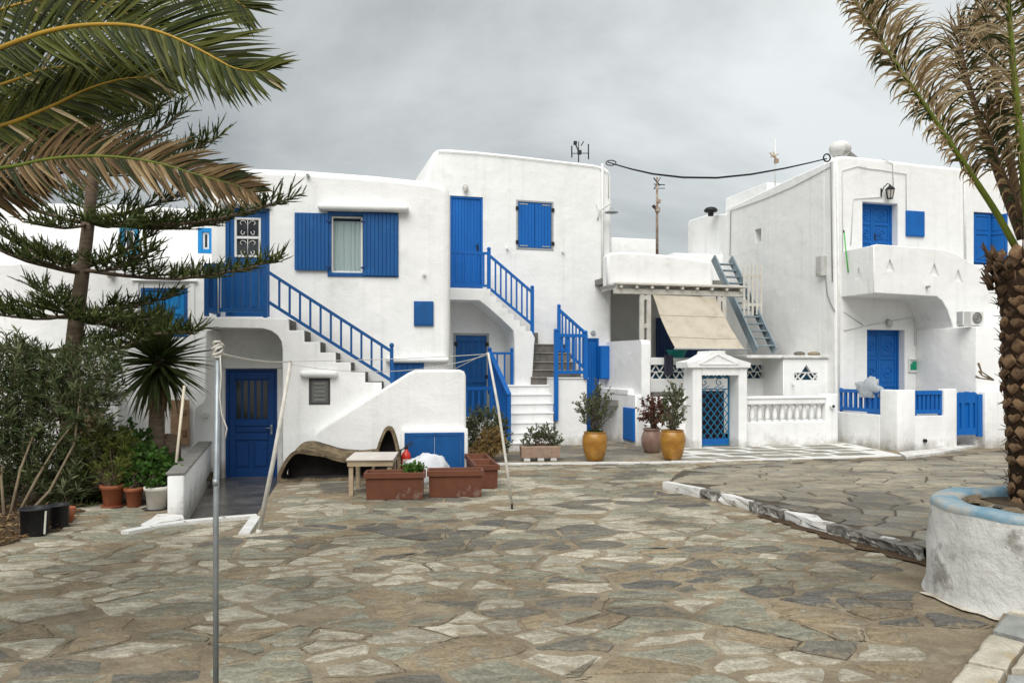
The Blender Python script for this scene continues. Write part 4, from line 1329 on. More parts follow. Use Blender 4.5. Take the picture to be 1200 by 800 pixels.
b = MB(); b.prism([(.0, zq0), (1.02, zq0), (1.02, zq1), (0, zq1)], 0, .06, 0, .012, [tl], back=False); b.prism([(.002, zq0 + .002), (1.018, zq0 + .002), (1.018, zq1 - .002), (.002, zq1 - .002)], .055, .2, 0)
o = b.build('balcony_side', PL, rh); o.matrix_local = Matrix.Translation((sLb + .002, 0, 0)) @ Matrix.Rotation(-pi / 2, 4, 'Z')
s_, z_ = bal(1086, 336); b = MB(); b.tube([(s_, KBAL + .02, z_), (s_ - .03, KBAL - .12, z_ - .01)], .035, 8); b.build('drain_spout', GRP, rh)
# low projecting mass at the right of the lower yard
sQ = R.s(1073, 0); zQ = R.p(1120, 384, -1.3)[1]
b = MB(); b.box(sQ, sEnd, -2.05, -.003, -.1, zQ, 0, .03); b.build('annex_wall', PL, rh)
# fittings
b = MB(); a = R.p(1130, 203, -.04); c = R.p(1131, 305, -.04); b.tube([(a[0], -.05, a[1]), (c[0], -.05, c[1])], .025, 8); b.build('drainpipe', WHP, rh)
b = MB()
def rp_(x, y, k=-.02): s__, z__ = R.p(x, y, k); return (s__, k, z__)
b.tube([rp_(983, 520), rp_(983, 350), rp_(981, 200)], .03, 8); b.build('drainpipe', WHP, rh)
b = MB()
b.tube([rp_(988, 330), rp_(987, 200), rp_(1005, 195), rp_(1020, 198), rp_(1030, 199), rp_(1062, 204), rp_(1062, 247)], .011, 5)
b.tube([rp_(997, 287), rp_(1000, 233), rp_(1034, 231)], .011, 5)
b.tube([rp_(1034, 186), rp_(1046, 192), rp_(1047, 222)], .011, 5)
b.tube([rp_(989, 387), rp_(1018, 381), rp_(1044, 376), rp_(1070, 372), rp_(1072, 384), rp_(1072, 405)], .011, 5)
b.tube([rp_(989, 365), rp_(1012, 381)], .011, 5)
b.build('wire_conduit', WIREW, rh)
b = MB(); a = R.p(1064.5, 420, -.02); c = R.p(1076, 436, -.02)
fb = frame_mb(a[0], c[0], c[1], a[1], -.05, .0, .04).build('fuse_box', WHP, rh)
b = MB(); b.box(a[0] + .04, c[0] - .04, -.02, -.004, c[1] + .04, a[1] - .04); b.build('back_panel', mat('pale_panel', (.5, .56, .52), rough=.5), fb)
b = MB(); b.box(a[0] + .07, a[0] + .13, -.035, -.02, c[1] + .07, a[1] - .14); b.box(a[0] + .14, c[0] - .06, -.035, -.02, c[1] + .07, a[1] - .08); b.build('green_unit', GREENP, fb)
kc, zc_ = Rside(965, 312)
b = MB(); b.box(-.16, .01, kc - .14, kc + .14, zc_ - .28, zc_ + .28, 0, .015); b.box(-.17, -.15, kc - .1, kc + .1, zc_ - .22, zc_ + .22, 0, .006); b.build('meter_box', mat('grey_box', (.52, .52, .49), (.42, .42, .4), .7, 6), rh)
b = MB()
def rs_(x, y, off=-.02): k__, z__ = Rside(x, y); return (off, k__, z__)
b.tube([rs_(974, 190), rs_(975, 260), rs_(976, 330)], .014, 5)
b.tube([rs_(968, 324), rs_(970, 345), rs_(975, 358), rs_(979, 365)], .014, 5)
b.tube([rs_(973, 196), rs_(955, 206), rs_(930, 219), rs_(900, 232), rs_(870, 243), rs_(857, 247), rs_(856, 300)], .01, 5)
b.build('wire_conduit', mat('grey_wire', (.22, .22, .21), rough=.6), rh)
wall_lamp(R, R.p(1034, 226, 0)[0], 0, R.p(1034, 226, 0)[1], 'black lantern above the upper balcony door of the right house', 'lantern')
wall_lamp(R, R.p(1040, 379, 0)[0], 0, R.p(1040, 377, 0)[1], 'grey lamp over the lower azure door of the right house', 'bulkhead')
# ball on the corner
w = R.w(.42, .35, R.p(988, 183, .3)[1])
b = MB(); b.lathe([(.08, -.03), (.2, .0), (.3, .12), (.33, .24), (.3, .36), (.2, .46), (.07, .5)], 16)
o = b.build('plaster_ball', PLO, None, w); o.scale = (.9, .9, .84); tag(o, 'rounded whitewashed ball on the roof corner of the right house', 'finial')
# boundary yard wall with blue railings and gate
cw = R.thing('courtyard_wall', 'white courtyard wall with blue slatted inserts and gate in front of the right house', 'wall', 0, 0, 0)
sCf = .04
kCf = None
th_ = .22
# side run from the house corner to the front corner: low wall, then pier
kz = [Rside(x, 480)[0] for x in (985, 1031)]
# on the plane s = sCf
def sdk(px):
    dx = (px - 600) / F
    oo = R.o + R.U * sCf
    return (oo.x - oo.y * dx) / (R.V.y * dx - R.V.x)
kOpen = sdk(1031)
kCf = sdk(1052)
zW = R.p(1052, 457, kCf)[1]
tO = (R.o + R.U * sCf + R.V * kOpen).y
zLow = CZ + (HOR - 486) / F * tO
b = MB(); b.box(sCf, sCf + th_, kOpen, -.005, -.1, zLow, 0, .02); b.build('side_wall', PL, cw)
b = MB(); b.box(sCf, sCf + th_, kCf + .002, kOpen, -.1, zW, 0, .03); b.build('side_wall', PL, cw)
sr = sCf + .1
railing(cw, (sr, -.04), (sr, kOpen + .03), zLow + .09, zLow + .09, zW - zLow - .16, 7, BLM, (zLow, zW, .07), (zLow, zW, .07), .09, .07, cap=False, name='insert_railing')
x1 = R.s(1073, kCf); x2 = R.s(1106, kCf); x3 = R.s(1121, kCf); x4 = R.s(1154, kCf)
zL2 = R.p(1090, 487, kCf)[1]
b = MB(); b.box(sCf + .001, x1, kCf, kCf + th_, -.1, zW + .003, 0, .03); b.build('front_wall', PL, cw)
b = MB(); b.box(x1 - .03, x2 + .03, kCf + .004, kCf + th_ - .004, -.1, zL2, 0, .015); b.build('front_wall', PL, cw)
b = MB(); b.box(x2, x3, kCf - .02, kCf + th_, -.1, zW + .02, 0, .03); b.build('gate_pier', PL, cw)
railing(cw, (x1 + .04, kCf + .08), (x2 - .04, kCf + .08), zL2 + .1, zL2 + .1, zW - zL2 - .17, 5, BLM, (zL2, zW - .02, .07), (zL2, zW - .02, .07), .1, .075, cap=False, name='insert_railing')
b = MB(); b.box(x4, sEnd, kCf - .02, kCf + .5, -.1, zW - .05, 0, .03); b.build('gate_pier', PL, cw)
# garden gate with wavy top
gz1 = R.p(1137, 462, kCf)[1]; gz0 = R.p(1137, 511, kCf)[1]
gtn = MB(); gtn.box(x3 + .02, x3 + .08, kCf + .05, kCf + .13, gz0, gz1, 0, .006); gtn.box(x4 - .16, x4 - .01, kCf + .05, kCf + .13, gz0 - .02, gz1, 0, .006)
gate = gtn.build('gate', BLM, cw)
g0, g1 = x3 + .084, x4 - .164
top = [(g0 + (g1 - g0) * u, gz1 - .03 + .1 * sin(pi * u) + .05 * abs(cos(pi * u)) * (1 if abs(u - .5) > .3 else 0)) for u in [i / 12 for i in range(13)]]
slots = [[(g0 + (g1 - g0) * (f0), gz0 + .2), (g0 + (g1 - g0) * f1, gz0 + .2), (g0 + (g1 - g0) * f1, gz1 - .22), (g0 + (g1 - g0) * f0, gz1 - .22)] for f0, f1 in ((.1, .22), (.38, .62), (.78, .9))]
b = MB(); b.prism([(g1, gz0 + .03), (g0, gz0 + .03)] + top, kCf + .07, kCf + .11, 0, .004, slots); b.build('leaf', BLM, gate)
b = MB(); sV, zV = R.p(1083, 516, kCf); b.tube([(sV, kCf + .01, zV), (sV, kCf - .06, zV)], .045, 8); b.build('drain_spout', IRON, cw)
# white step in front
b = MB(); b.slab([tuple(R.g(*q)) for q in ((1053, 532), (1090, 529), (1140, 521), (1146, 524), (1100, 533), (1062, 538))], -.02, .06); b.build('doorstep', PL, cw)

# plastic bag over the railing
w = R.w(sCf + .1, kOpen + .5, zW - .12)
bm = bmesh.new(); bmesh.ops.create_icosphere(bm, subdivisions=4, radius=.40)
for v in bm.verts:
    n_ = noise.noise(v.co * 4) * .5 + abs(noise.noise(v.co * 10)) * .3 - .12
    v.co = v.co * (1 + n_)
    v.co.z = v.co.z * .75 + .12; v.co.x *= .45
    if v.co.z < -.1: v.co.z = -.1
b = MB(); b.bm(bm, 0, True)
o = b.build('plastic_bag', BAG, None, w, (0, 0, T)); tag(o, 'crumpled clear plastic bag caught on the blue railing of the courtyard', 'bag')
# air conditioner
a = R.p(1127, 378, -1.9)
AC_S = .78
ac = R.thing('air_conditioner', 'white outdoor air conditioner on the ledge behind the palm trunk', 'air conditioner', a[0], -1.95, zQ)
b = MB(); b.box(0, .85, 0, .3, .03, .52, 0, .02); b.box(.05, .15, .02, .28, 0, .03); b.box(.7, .8, .02, .28, 0, .03); b.build('casing', WHP, ac)
b = MB()
b.tube([(.56, -.004, .28), (.56, .0, .28)], .2, 20); b.build('fan_opening', mat('fan_dark', (.1, .1, .1), rough=.6), ac)
b = MB()
for r_ in (.05, .1, .15, .2):
    b.tube([(.56 + r_ * cos(t * pi / 10), -.012, .28 + r_ * sin(t * pi / 10)) for t in range(21)], .006, 4)
b.build('fan_grille', WHP, ac)
b = MB()
for i in range(6): b.box(-.004, .01, .03 + .04 * i, .05 + .04 * i, .08, .48)
for i in range(9): b.box(.04 + .03 * i, .05 + .03 * i, -.005, 0, .08, .48)
b.build('side_grille', GRP, ac)
ac.scale = (AC_S, AC_S, AC_S)
# green broom stick on the balcony
s_, z_ = R.p(994, 289, -.3)
b = MB(); b.tube([(0, 0, -.7), (-.05, .1, .38)], .016, 6); b.tube([(-.05, .1, .38), (-.056, .11, .46)], .018, 6, 1)
o = b.build('broom_handle', [BROOM, IRON], None, R.w(s_, -.3, z_), (0, 0, T)); tag(o, 'green broom handle leaning behind the balcony side', 'broom')

# ---------- house at far left
N = Frame((gL.x, gL.y), TL)
nh = N.thing('white_house', 'white house at the left behind the pine, with closed sky blue shutters', 'house', 0, 0, 0, 'white houses round the square')
KH = 1.6
wS = [N.p(165, 337, KH), N.p(220, 395, KH)]; winS = rect(wS[0][0], wS[1][1], wS[1][0], wS[0][1])
b = MB(); b.prism(N.poly([(-240, 600), (-240, 318), (-100, 312), (60, 305), (120, 303), (180, 303), (236, 307), (244, 310), (262, 312), (262, 600)], KH), KH, KH + 6, 0, .07, [winS]); b.build('wall', PL, nh)
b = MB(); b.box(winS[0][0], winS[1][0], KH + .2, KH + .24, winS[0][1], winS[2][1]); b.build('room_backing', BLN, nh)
BLS = mat('sky_blue_paint', (.004, .20, .50), (.005, .17, .43), .5, 3, 4)
s0, s1, z0, z1 = winS[0][0], winS[1][0], winS[0][1], winS[2][1]
f = frame_mb(s0, s1, z0, z1, KH + .0, KH + .1, .07).build('window', BLD, nh)
hm = (s0 + s1) / 2
for x0, x1 in ((s0 + .075, hm - .01), (hm + .01, s1 - .075)):
    m = MB(); panel_leaf(m, x0, x1, z0 + .075, z1 - .075, KH + .02, [(z0 + z1) / 2], 0, False, .07); m.build('shutter', BLS, f)
m = MB()
a = N.p(155, 327, KH); c = N.p(232, 331, KH)
m.box(a[0], c[0], KH - .08, KH + .01, c[1], a[1], 0, .02); m.box(a[0] + .06, s0 - .03, KH - .04, KH + .01, z0 - .2, c[1] - .003, 0, .015); m.box(s1 + .03, c[0] - .06, KH - .04, KH + .01, z0 - .2, c[1] - .003, 0, .015)
m.build('window_moulding', PL, nh)
KU = 4.6
wT = [N.p(232, 267, KU), N.p(250, 297, KU)]; winT = rect(wT[0][0], wT[1][1], wT[1][0], wT[0][1])
wX = [N.p(140, 264, KU), N.p(163, 300, KU)]; winX = rect(wX[0][0], wX[1][1], wX[1][0], wX[0][1])
b = MB(); b.prism(N.poly([(-240, 330), (-240, 245), (-60, 240), (60, 238), (160, 240), (240, 246), (300, 250), (300, 330)], KU), KU, KU + 3, 0, .07, [winT, winX]); b.build('upper_wall', PL, nh)
for h in (winT, winX):
    f = frame_mb(h[0][0], h[1][0], h[0][1], h[2][1], KU - .02, KU + .1, .1).build('window', BLS if h is winT else TEAL, nh)
    m = MB(); m.box(h[0][0] + .1, h[1][0] - .1, KU + .08, KU + .09, h[0][1] + .1, h[2][1] - .1); m.build('pane', GLASS, f)
    frame_mb(h[0][0] + .1, h[1][0] - .1, h[0][1] + .1, h[2][1] - .1, KU + .04, KU + .07, .05).build('sash', WHP, f)
s_, z_ = N.p(131, 318, KH); wall_lamp(N, s_, KH, z_, 'small lamp with frosted shade on the white wall right of the pine trunk', 'bulkhead')
# low yard walls at far left
KY = .9
b = MB(); b.prism(N.poly([(-240, 600), (-240, 412), (-60, 409), (60, 408), (102, 409), (104, 414), (104, 600)], KY), KY, KY + .25, 0, .05)
o = b.build('yard_wall', PL, None, (N.o.x, N.o.y, 0), (0, 0, TL)); tag(o, 'low white yard wall behind the oleander at the far left', 'wall')
b = MB(); b.prism(N.poly([(104, 600), (104, 463), (138, 462), (139, 470), (139, 600)], KY - .1), KY - .1, KY + .4, 0, .03)
b.box(N.s(102, KY), N.s(141, KY), KY - .16, KY + .42, N.p(120, 463, KY)[1], N.p(120, 459, KY)[1], 1, .01)
o = b.build('yard_pier', [PL, CONC], None, (N.o.x, N.o.y, 0), (0, 0, TL)); tag(o, 'short white pier with grey cap left of the yucca', 'pier')
# wooden boards
t = N.thing('wooden_screen', 'dark weathered board screen with broken top edge behind the round bush', 'screen', 0, 0, 0)
KX = KY - .35
for i in range(7):
    y1 = 477 + i * 9
    a = N.p(78 - random.uniform(0, 5), y1, KX); c = N.p(121 + (0, 1, 3, 2, 4, 1, 0)[i], y1 + 8.3, KX)
    m = MB(); m.box(a[0], c[0], KX + random.uniform(0, .012), KX + .03, c[1], a[1], 0, .004); m.build('board', WOODB, t)
t = N.thing('plywood_sheet', 'light brown plywood sheet leaning on the wall right of the yucca', 'panel', 0, 0, 0)
a = N.p(200, 468, KH - .08); c = N.p(222, 521, KH - .08)
m = MB()
for i in range(3):
    z0 = c[1] + (a[1] - c[1]) * i / 3; z1 = c[1] + (a[1] - c[1]) * (i + 1) / 3 - .006
    m = MB(); m.box(a[0], c[0], KH - .1, KH - .06, z0, z1, 0, .004); m.build('board', mat('plywood', (.34, .22, .13), (.27, .17, .1), .75, 4, 4, stretch=(1, 1, 6)), t)
for z0 in (c[1] + .2, a[1] - .3):
    m = MB(); m.box(c[0] - .14, c[0] - .06, KH - .13, KH - .098, z0, z0 + .1); m.build('batten', WOODB, t)

# ================================================================== GROUND
def in_poly(x, y, poly):
    c = False; n = len(poly); j = n - 1
    for i in range(n):
        if (poly[i][1] > y) != (poly[j][1] > y) and x < (poly[j][0] - poly[i][0]) * (y - poly[i][1]) / (poly[j][1] - poly[i][1]) + poly[i][0]:
            c = not c
        j = i
    return c


g2 = lambda *q: [tuple(G(x, y).xy) for x, y in q]
ENTRY = [tuple(L.w(L.s(238, KF), KF + .12, 0).xy), tuple(L.w(L.s(331.5, KF) + .02, KF + .12, 0).xy), tuple(L.w(L.s(331, 0) - .005, 0, 0).xy)] + g2((324, 568), (299, 606), (262, 609), (208, 612), (186, 613))
bigger = [(-90, -20), (90, -20), (90, 110), (-90, 110)]
b = MB()
loops = [[Vector((x, y, 0)) for x, y in bigger], [Vector((x, y, 0)) for x, y in ENTRY]]
flat = loops[0] + loops[1]
tr = tessellate_polygon(loops)
b.v = [tuple(p) for p in flat]
for t in tr:
    p, q, r_ = (flat[i] for i in t); t = list(t)
    if (q - p).cross(r_ - p).z < 0: t = t[::-1]
    b.f.append(t); b.m.append(0); b.sm.append(False)
n = len(ENTRY)
o0 = len(b.v)
b.v += [(x, y, 0) for x, y in ENTRY] + [(x, y, -.3) for x, y in ENTRY]
for i in range(n):
    j = (i + 1) % n
    b.f.append([o0 + i, o0 + j, o0 + n + j, o0 + n + i]); b.m.append(0); b.sm.append(False)
plaza = tag(b.build('plaza', MORTAR), kind='structure')
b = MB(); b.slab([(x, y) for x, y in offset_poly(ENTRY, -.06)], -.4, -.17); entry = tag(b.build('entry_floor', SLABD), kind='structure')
BED = g2((-330, 700), (-330, 560), (-60, 540), (60, 540), (250, 540), (250, 562), (215, 560), (150, 566), (120, 575), (98, 600), (70, 622), (0, 640), (-120, 668))
b = MB(); b.slab(BED, -.02, .006); tag(b.build('planting_bed', SOIL), kind='structure')

# raised stone terrace on the right
KERB = [tuple(G(x, y).xy) for x, y in ((783, 573), (840, 585), (880, 596), (930, 611), (985, 627), (1040, 643), (1090, 658), (1140, 672))]
TER = KERB + [(6.4, 7.4), (14, 9.5), (16, 20)] + [tuple(G(x, y).xy) for x, y in ((1180, 527), (1100, 536), (1052, 539), (985, 541), (900, 544), (830, 549), (800, 556))]


def tz(x, y):
    return max(.012, min(.125, .125 * (17.6 - y) / 3.4))


def clip_poly(poly, nx, ny, c):
    res = []
    m_ = len(poly)
    for i in range(m_):
        p = poly[i]; q = poly[(i + 1) % m_]
        dp = p[0] * nx + p[1] * ny - c; dq = q[0] * nx + q[1] * ny - c
        if dp <= 0: res.append(p)
        if (dp < 0 < dq) or (dq < 0 < dp):
            t_ = dp / (dp - dq); res.append((p[0] + (q[0] - p[0]) * t_, p[1] + (q[1] - p[1]) * t_))
    return res


def voronoi(x0, x1, y0, y1, cell, rnd, drop=.0, aspect=1.0, double=0.0, rot=0.0, piv=(0, 10)):
    """irregular cells on a jittered grid, turned about a pivot: some points left out, some doubled"""
    bk = {}
    nx = int((x1 - x0) / (cell * aspect)) + 1; ny = int((y1 - y0) / cell) + 1
    for j in range(ny):
        for i in range(nx):
            k_ = 0 if rnd.random() < drop else 2 if rnd.random() < double else 1
            bk[(i, j)] = [(x0 + (i + .5 + rnd.uniform(-.5, .5)) * cell * aspect, y0 + (j + .5 + rnd.uniform(-.5, .5)) * cell) for _ in range(k_)]
    cr_, sr_ = cos(rot), sin(rot)
    def turn(p):
        a_, b_ = p[0] - piv[0], p[1] - piv[1]
        return (piv[0] + a_ * cr_ - b_ * sr_, piv[1] + a_ * sr_ + b_ * cr_)
    cells = []
    A2 = aspect * aspect
    for (i, j), ps in bk.items():
        for p in ps:
            poly = [(p[0] - cell * 3, p[1] - cell * 3), (p[0] + cell * 3, p[1] - cell * 3), (p[0] + cell * 3, p[1] + cell * 3), (p[0] - cell * 3, p[1] + cell * 3)]
            for dj in range(-3, 4):
                for di in range(-3, 4):
                    for q in bk.get((i + di, j + dj), ()):
                        if q is p: continue
                        nx_, ny_ = (q[0] - p[0]) / A2, q[1] - p[1]
                        poly = clip_poly(poly, nx_, ny_, ((q[0] ** 2 - p[0] ** 2) / A2 + q[1] ** 2 - p[1] ** 2) / 2)
                        if len(poly) < 3: break
            if len(poly) >= 3: cells.append((turn(p), [turn(q) for q in poly]))
    return cells


def stone_mesh(mb, poly, gap, h, rnd, zf, mi=0, c=None, rough=.04, step=.2, tilt=.008, corner=(.05, .13)):
    """irregular flagstone; coordinates relative to c"""
    area = sum(poly[i][0] * poly[(i + 1) % len(poly)][1] - poly[(i + 1) % len(poly)][0] * poly[i][1] for i in range(len(poly))) / 2
    if area < 0: poly = poly[::-1]; area = -area
    if area < .018: return False
    pl = offset_poly(poly, gap)
    ar2 = sum(pl[i][0] * pl[(i + 1) % len(pl)][1] - pl[(i + 1) % len(pl)][0] * pl[i][1] for i in range(len(pl))) / 2
    if ar2 < .25 * area: return False
    outp = []
    m_ = len(pl)
    for i in range(m_):
        a = Vector(pl[i]); q = Vector(pl[(i + 1) % m_]); L_ = (q - a).length
        if L_ < .03: continue
        k_ = max(1, int(round(L_ / step)))
        nrm_ = Vector((-(q - a).y, (q - a).x)) / max(L_, 1e-6)
        for t in range(k_):
            u = t / k_
            p = a.lerp(q, u)
            if t == 0:
                cen = Vector((sum(x for x, _ in pl) / m_, sum(y for _, y in pl) / m_))
                p = p.lerp(cen, rnd.uniform(*corner))
            else:
                p = p + nrm_ * rnd.uniform(-.2, 1) * rough
            outp.append((p.x, p.y))
    if len(outp) < 4: return False
    a3 = sum(outp[i][0] * outp[(i + 1) % len(outp)][1] - outp[(i + 1) % len(outp)][0] * outp[i][1] for i in range(len(outp))) / 2
    p3 = sum(hypot(outp[i][0] - outp[i - 1][0], outp[i][1] - outp[i - 1][1]) for i in range(len(outp)))
    if a3 < .032 * p3 * p3 and a3 < .08: return False
    inn = offset_poly(outp, .018)
    ox, oy = c if c else (0, 0)
    tx, ty = rnd.uniform(-tilt, tilt), rnd.uniform(-tilt, tilt)
    hh = h * rnd.uniform(.5, 1.4)
    cx = sum(p[0] for p in outp) / len(outp); cy = sum(p[1] for p in outp) / len(outp)
    zz_ = lambda x, y: zf(x, y) + hh + tx * (x - cx) + ty * (y - cy)
    n_ = len(outp)
    zr = zf(*c) if c else 0
    vs = [(x - ox, y - oy, zf(x, y) - .03 - zr) for x, y in outp] + [(x - ox, y - oy, zz_(x, y) - .009 - zr) for x, y in outp] + [(x - ox, y - oy, zz_(x, y) - zr) for x, y in inn]
    fs = []
    for r_ in range(2):
        for i in range(n_):
            j = (i + 1) % n_
            fs.append((r_ * n_ + i, r_ * n_ + j, (r_ + 1) * n_ + j, (r_ + 1) * n_ + i))
    fs.append(tuple(range(2 * n_, 3 * n_)))
    mb.add(vs, fs, mi)
    return True


PLC = (4.80, 7.05)   # planter centre
PAVE1 = g2((578, 544), (835, 541), (800, 524), (700, 512), (578, 512))
PAVE2 = g2((790, 543.5), (900, 539), (1000, 535), (1056, 533), (985, 519), (800, 523))
PAVE2 = g2((786, 543), (833, 541), (1000, 537), (1058, 534.5), (985, 518), (795, 518))
rnd = random.Random(11)


def tint(x, y, rnd):
    v = noise.noise(Vector((x * .35, y * .35, 2.0))) * .8 + rnd.uniform(-.6, .6)
    v += .05 + .05 * max(-4, min(4, x))
    if y > 11: v -= .1
    return 0 if v < -.22 else 1 if v < .16 else 2 if v < .36 else 3 if v < .66 else 4


zero = lambda x, y: 0.0
cand = []
BORDER = g2((1085, 850), (1100, 800), (1160, 732), (1205, 665), (1300, 665), (1300, 850))
for p, poly in voronoi(-17, 11, 1.0, 20.5, .32, rnd, .2, 1.5, .25, radians(9)):
    if in_poly(p[0], p[1], TER) or in_poly(p[0], p[1], BED) or in_poly(p[0], p[1], ENTRY): continue
    if in_poly(p[0], p[1], PAVE1) or in_poly(p[0], p[1], PAVE2): continue
    if hypot(p[0] - PLC[0], p[1] - PLC[1]) < 1.25: continue
    if p[1] < 4.0 or abs(p[0] / p[1]) > 1.1 or in_poly(p[0], p[1], BORDER): continue
    bad = False
    for q in poly:
        if in_poly(q[0], q[1], ENTRY) or in_poly(q[0], q[1], TER) or in_poly(q[0], q[1], PAVE1): bad = True
    # cut to stay clear of sunk floor and terrace
    if bad:
        poly = [tuple(Vector(p).lerp(Vector(q), .62)) for q in poly]
        if any(in_poly(q[0], q[1], ENTRY) or in_poly(q[0], q[1], TER) or in_poly(q[0], q[1], PAVE1) for q in poly): continue
    cand.append((p[1] + (100 if abs(p[0] / p[1]) > .68 or p[1] < 4.7 else 0), p, poly))
cand.sort(key=lambda c_: c_[0])
rest = MB()
crack = MB()
cnt = 0
for d_, p, poly in cand:
    ti = tint(p[0], p[1], rnd)
    gap = rnd.choice((.003, .008, .015, .028, .045)) if p[1] < 11 else rnd.choice((.003, .01, .02))
    if cnt < 300:
        m = MB()
        if p[1] < 11 and rnd.random() < .25:
            pl2 = offset_poly(poly, gap * .5); a0 = rnd.randrange(len(pl2)); k2 = rnd.randint(1, 3)
            pp_ = []
            for q in range(k2 + 1):
                A_ = Vector(pl2[(a0 + q) % len(pl2)]); B_ = Vector(pl2[(a0 + q + 1) % len(pl2)])
                for u in (0, .16, .33, .5, .66, .83): pp_.append(A_.lerp(B_, u) + Vector((rnd.uniform(-.014, .014), rnd.uniform(-.014, .014))))
            for q in range(len(pp_) - 1):
                dd_ = pp_[q + 1] - pp_[q]
                if dd_.length < .01: continue
                nn2 = Vector((-dd_.y, dd_.x)).normalized() * rnd.uniform(.001, .006)
                crack.add([(pp_[q].x - nn2.x, pp_[q].y - nn2.y, .0045), (pp_[q + 1].x - nn2.x, pp_[q + 1].y - nn2.y, .0045), (pp_[q + 1].x + nn2.x, pp_[q + 1].y + nn2.y, .0045), (pp_[q].x + nn2.x, pp_[q].y + nn2.y, .0045)], [(0, 1, 2, 3)])
        if stone_mesh(m, poly, gap, .013, rnd, zero, 0, p, .05, .12, .018, (.0, .16)):
            m.build('paving_stone', ST[ti], plaza, (p[0], p[1], 0)); cnt += 1
    else:
        stone_mesh(rest, poly, gap, .010, rnd, zero, ti, None, .035, .2, .006, (.0, .1))
tag(rest.build('paving_stones', ST, plaza), kind='stuff')
tag(crack.build('joint_cracks', JOINT, plaza), kind='stuff')

# terrace
b = MB()
nT = len(TER)
tc_ = [(x, y, tz(x, y)) for x, y in TER]
loops = [[Vector((x, y, 0)) for x, y in TER]]
b.v = list(tc_)
for t in tessellate_polygon(loops):
    p, q, r_ = (loops[0][i] for i in t); t = list(t)
    if (q - p).cross(r_ - p).z < 0: t = t[::-1]
    b.f.append(t); b.m.append(0); b.sm.append(False)
# denser cap so it follows the slope
b = MB()
xs = [2.2 + i * .5 for i in range(28)]; ys = [6.5 + j * .5 for j in range(30)]
for x in xs:
    for y in ys:
        c4 = [(x, y), (x + .5, y), (x + .5, y + .5), (x, y + .5)]
        ins = sum(in_poly(q[0], q[1], TER) for q in c4)
        if ins < 4: continue
        b.add([(q[0], q[1], tz(*q)) for q in c4], [(0, 1, 2, 3)])
terrace = None
base_mb = b
# fill rim cells: clip grid cells by using terrace polygon edge fan
fan = MB()
for x in xs:
    for y in ys:
        c4 = [(x, y), (x + .5, y), (x + .5, y + .5), (x, y + .5)]
        ins = sum(in_poly(q[0], q[1], TER) for q in c4)
        if 0 < ins < 4:
            for i in range(10):
                for j in range(10):
                    q0 = (x + i * .05, y + j * .05)
                    if in_poly(q0[0] + .025, q0[1] + .025, TER):
                        base_mb.add([(q0[0] + u, q0[1] + v, tz(q0[0] + u, q0[1] + v)) for u, v in ((0, 0), (.05, 0), (.05, .05), (0, .05))], [(0, 1, 2, 3)])
terrace = tag(base_mb.build('terrace', JOINT), kind='structure')
rnd2 = random.Random(5)
cand = []
for p, poly in voronoi(-1, 17, 4.0, 23, .42, rnd2, .12, 1.35, .15, radians(-8)):
    if not in_poly(p[0], p[1], TER): continue
    if abs(p[0] / p[1]) > .72: continue
    inside = [in_poly(q[0], q[1], TER) for q in poly]
    if not all(inside):
        for i in range(len(KERB) - 1):
            A_, B_ = Vector(KERB[i]), Vector(KERB[i + 1])
            if min((A_ - Vector(p)).length, (B_ - Vector(p)).length) > 1.3: continue
            d_ = (B_ - A_).normalized(); n_ = Vector((d_.y, -d_.x))
            if n_.dot(Vector((5, 12)) - A_) > 0: n_ = -n_
            poly = clip_poly(poly, n_.x, n_.y, n_.dot(A_) - .04)
        if len(poly) < 3: continue
    if not all(in_poly(q[0], q[1], TER) for q in poly):
        for f_ in (.92, .85, .75, .62, .5):
            poly_ = [tuple(Vector(p).lerp(Vector(q), f_)) for q in poly]
            if all(in_poly(q[0], q[1], TER) for q in poly_): break
        poly = poly_
        if not all(in_poly(q[0], q[1], TER) for q in poly): continue
    if hypot(p[0] - PLC[0], p[1] - PLC[1]) < 1.2: continue
    cand.append((p[1], p, poly))
cand.sort(key=lambda c_: c_[0])
rest = MB(); cnt = 0
for d_, p, poly in cand:
    v = noise.noise(Vector((p[0] * .4, p[1] * .4, 7))) + rnd2.uniform(-.4, .4) + (.25 if p[1] < 11 else -.1)
    ti = 0 if v < -.05 else 1 if v < .32 else 2
    if cnt < 300:
        m = MB()
        if stone_mesh(m, poly, .008, .014, rnd2, tz, 0, p, .012, .2, .016, (.0, .05)):
            m.build('paving_stone', TST[ti], terrace, (p[0], p[1], tz(*p))); cnt += 1
    else: stone_mesh(rest, poly, .009, .014, rnd2, tz, ti, None, .012, .3, .01, (.0, .04))
if rest.v: tag(rest.build('paving_stones', TST, terrace), kind='stuff')
# kerb blocks along the terrace, broken and whitewashed
cum = [0]
for i in range(len(KERB) - 1): cum.append(cum[-1] + (Vector(KERB[i + 1]) - Vector(KERB[i])).length)


def kpt(u):
    d_ = u * cum[-1]
    for i in range(len(KERB) - 1):
        if d_ <= cum[i + 1] + 1e-9:
            return Vector(KERB[i]).lerp(Vector(KERB[i + 1]), (d_ - cum[i]) / (cum[i + 1] - cum[i]))
    return Vector(KERB[-1])


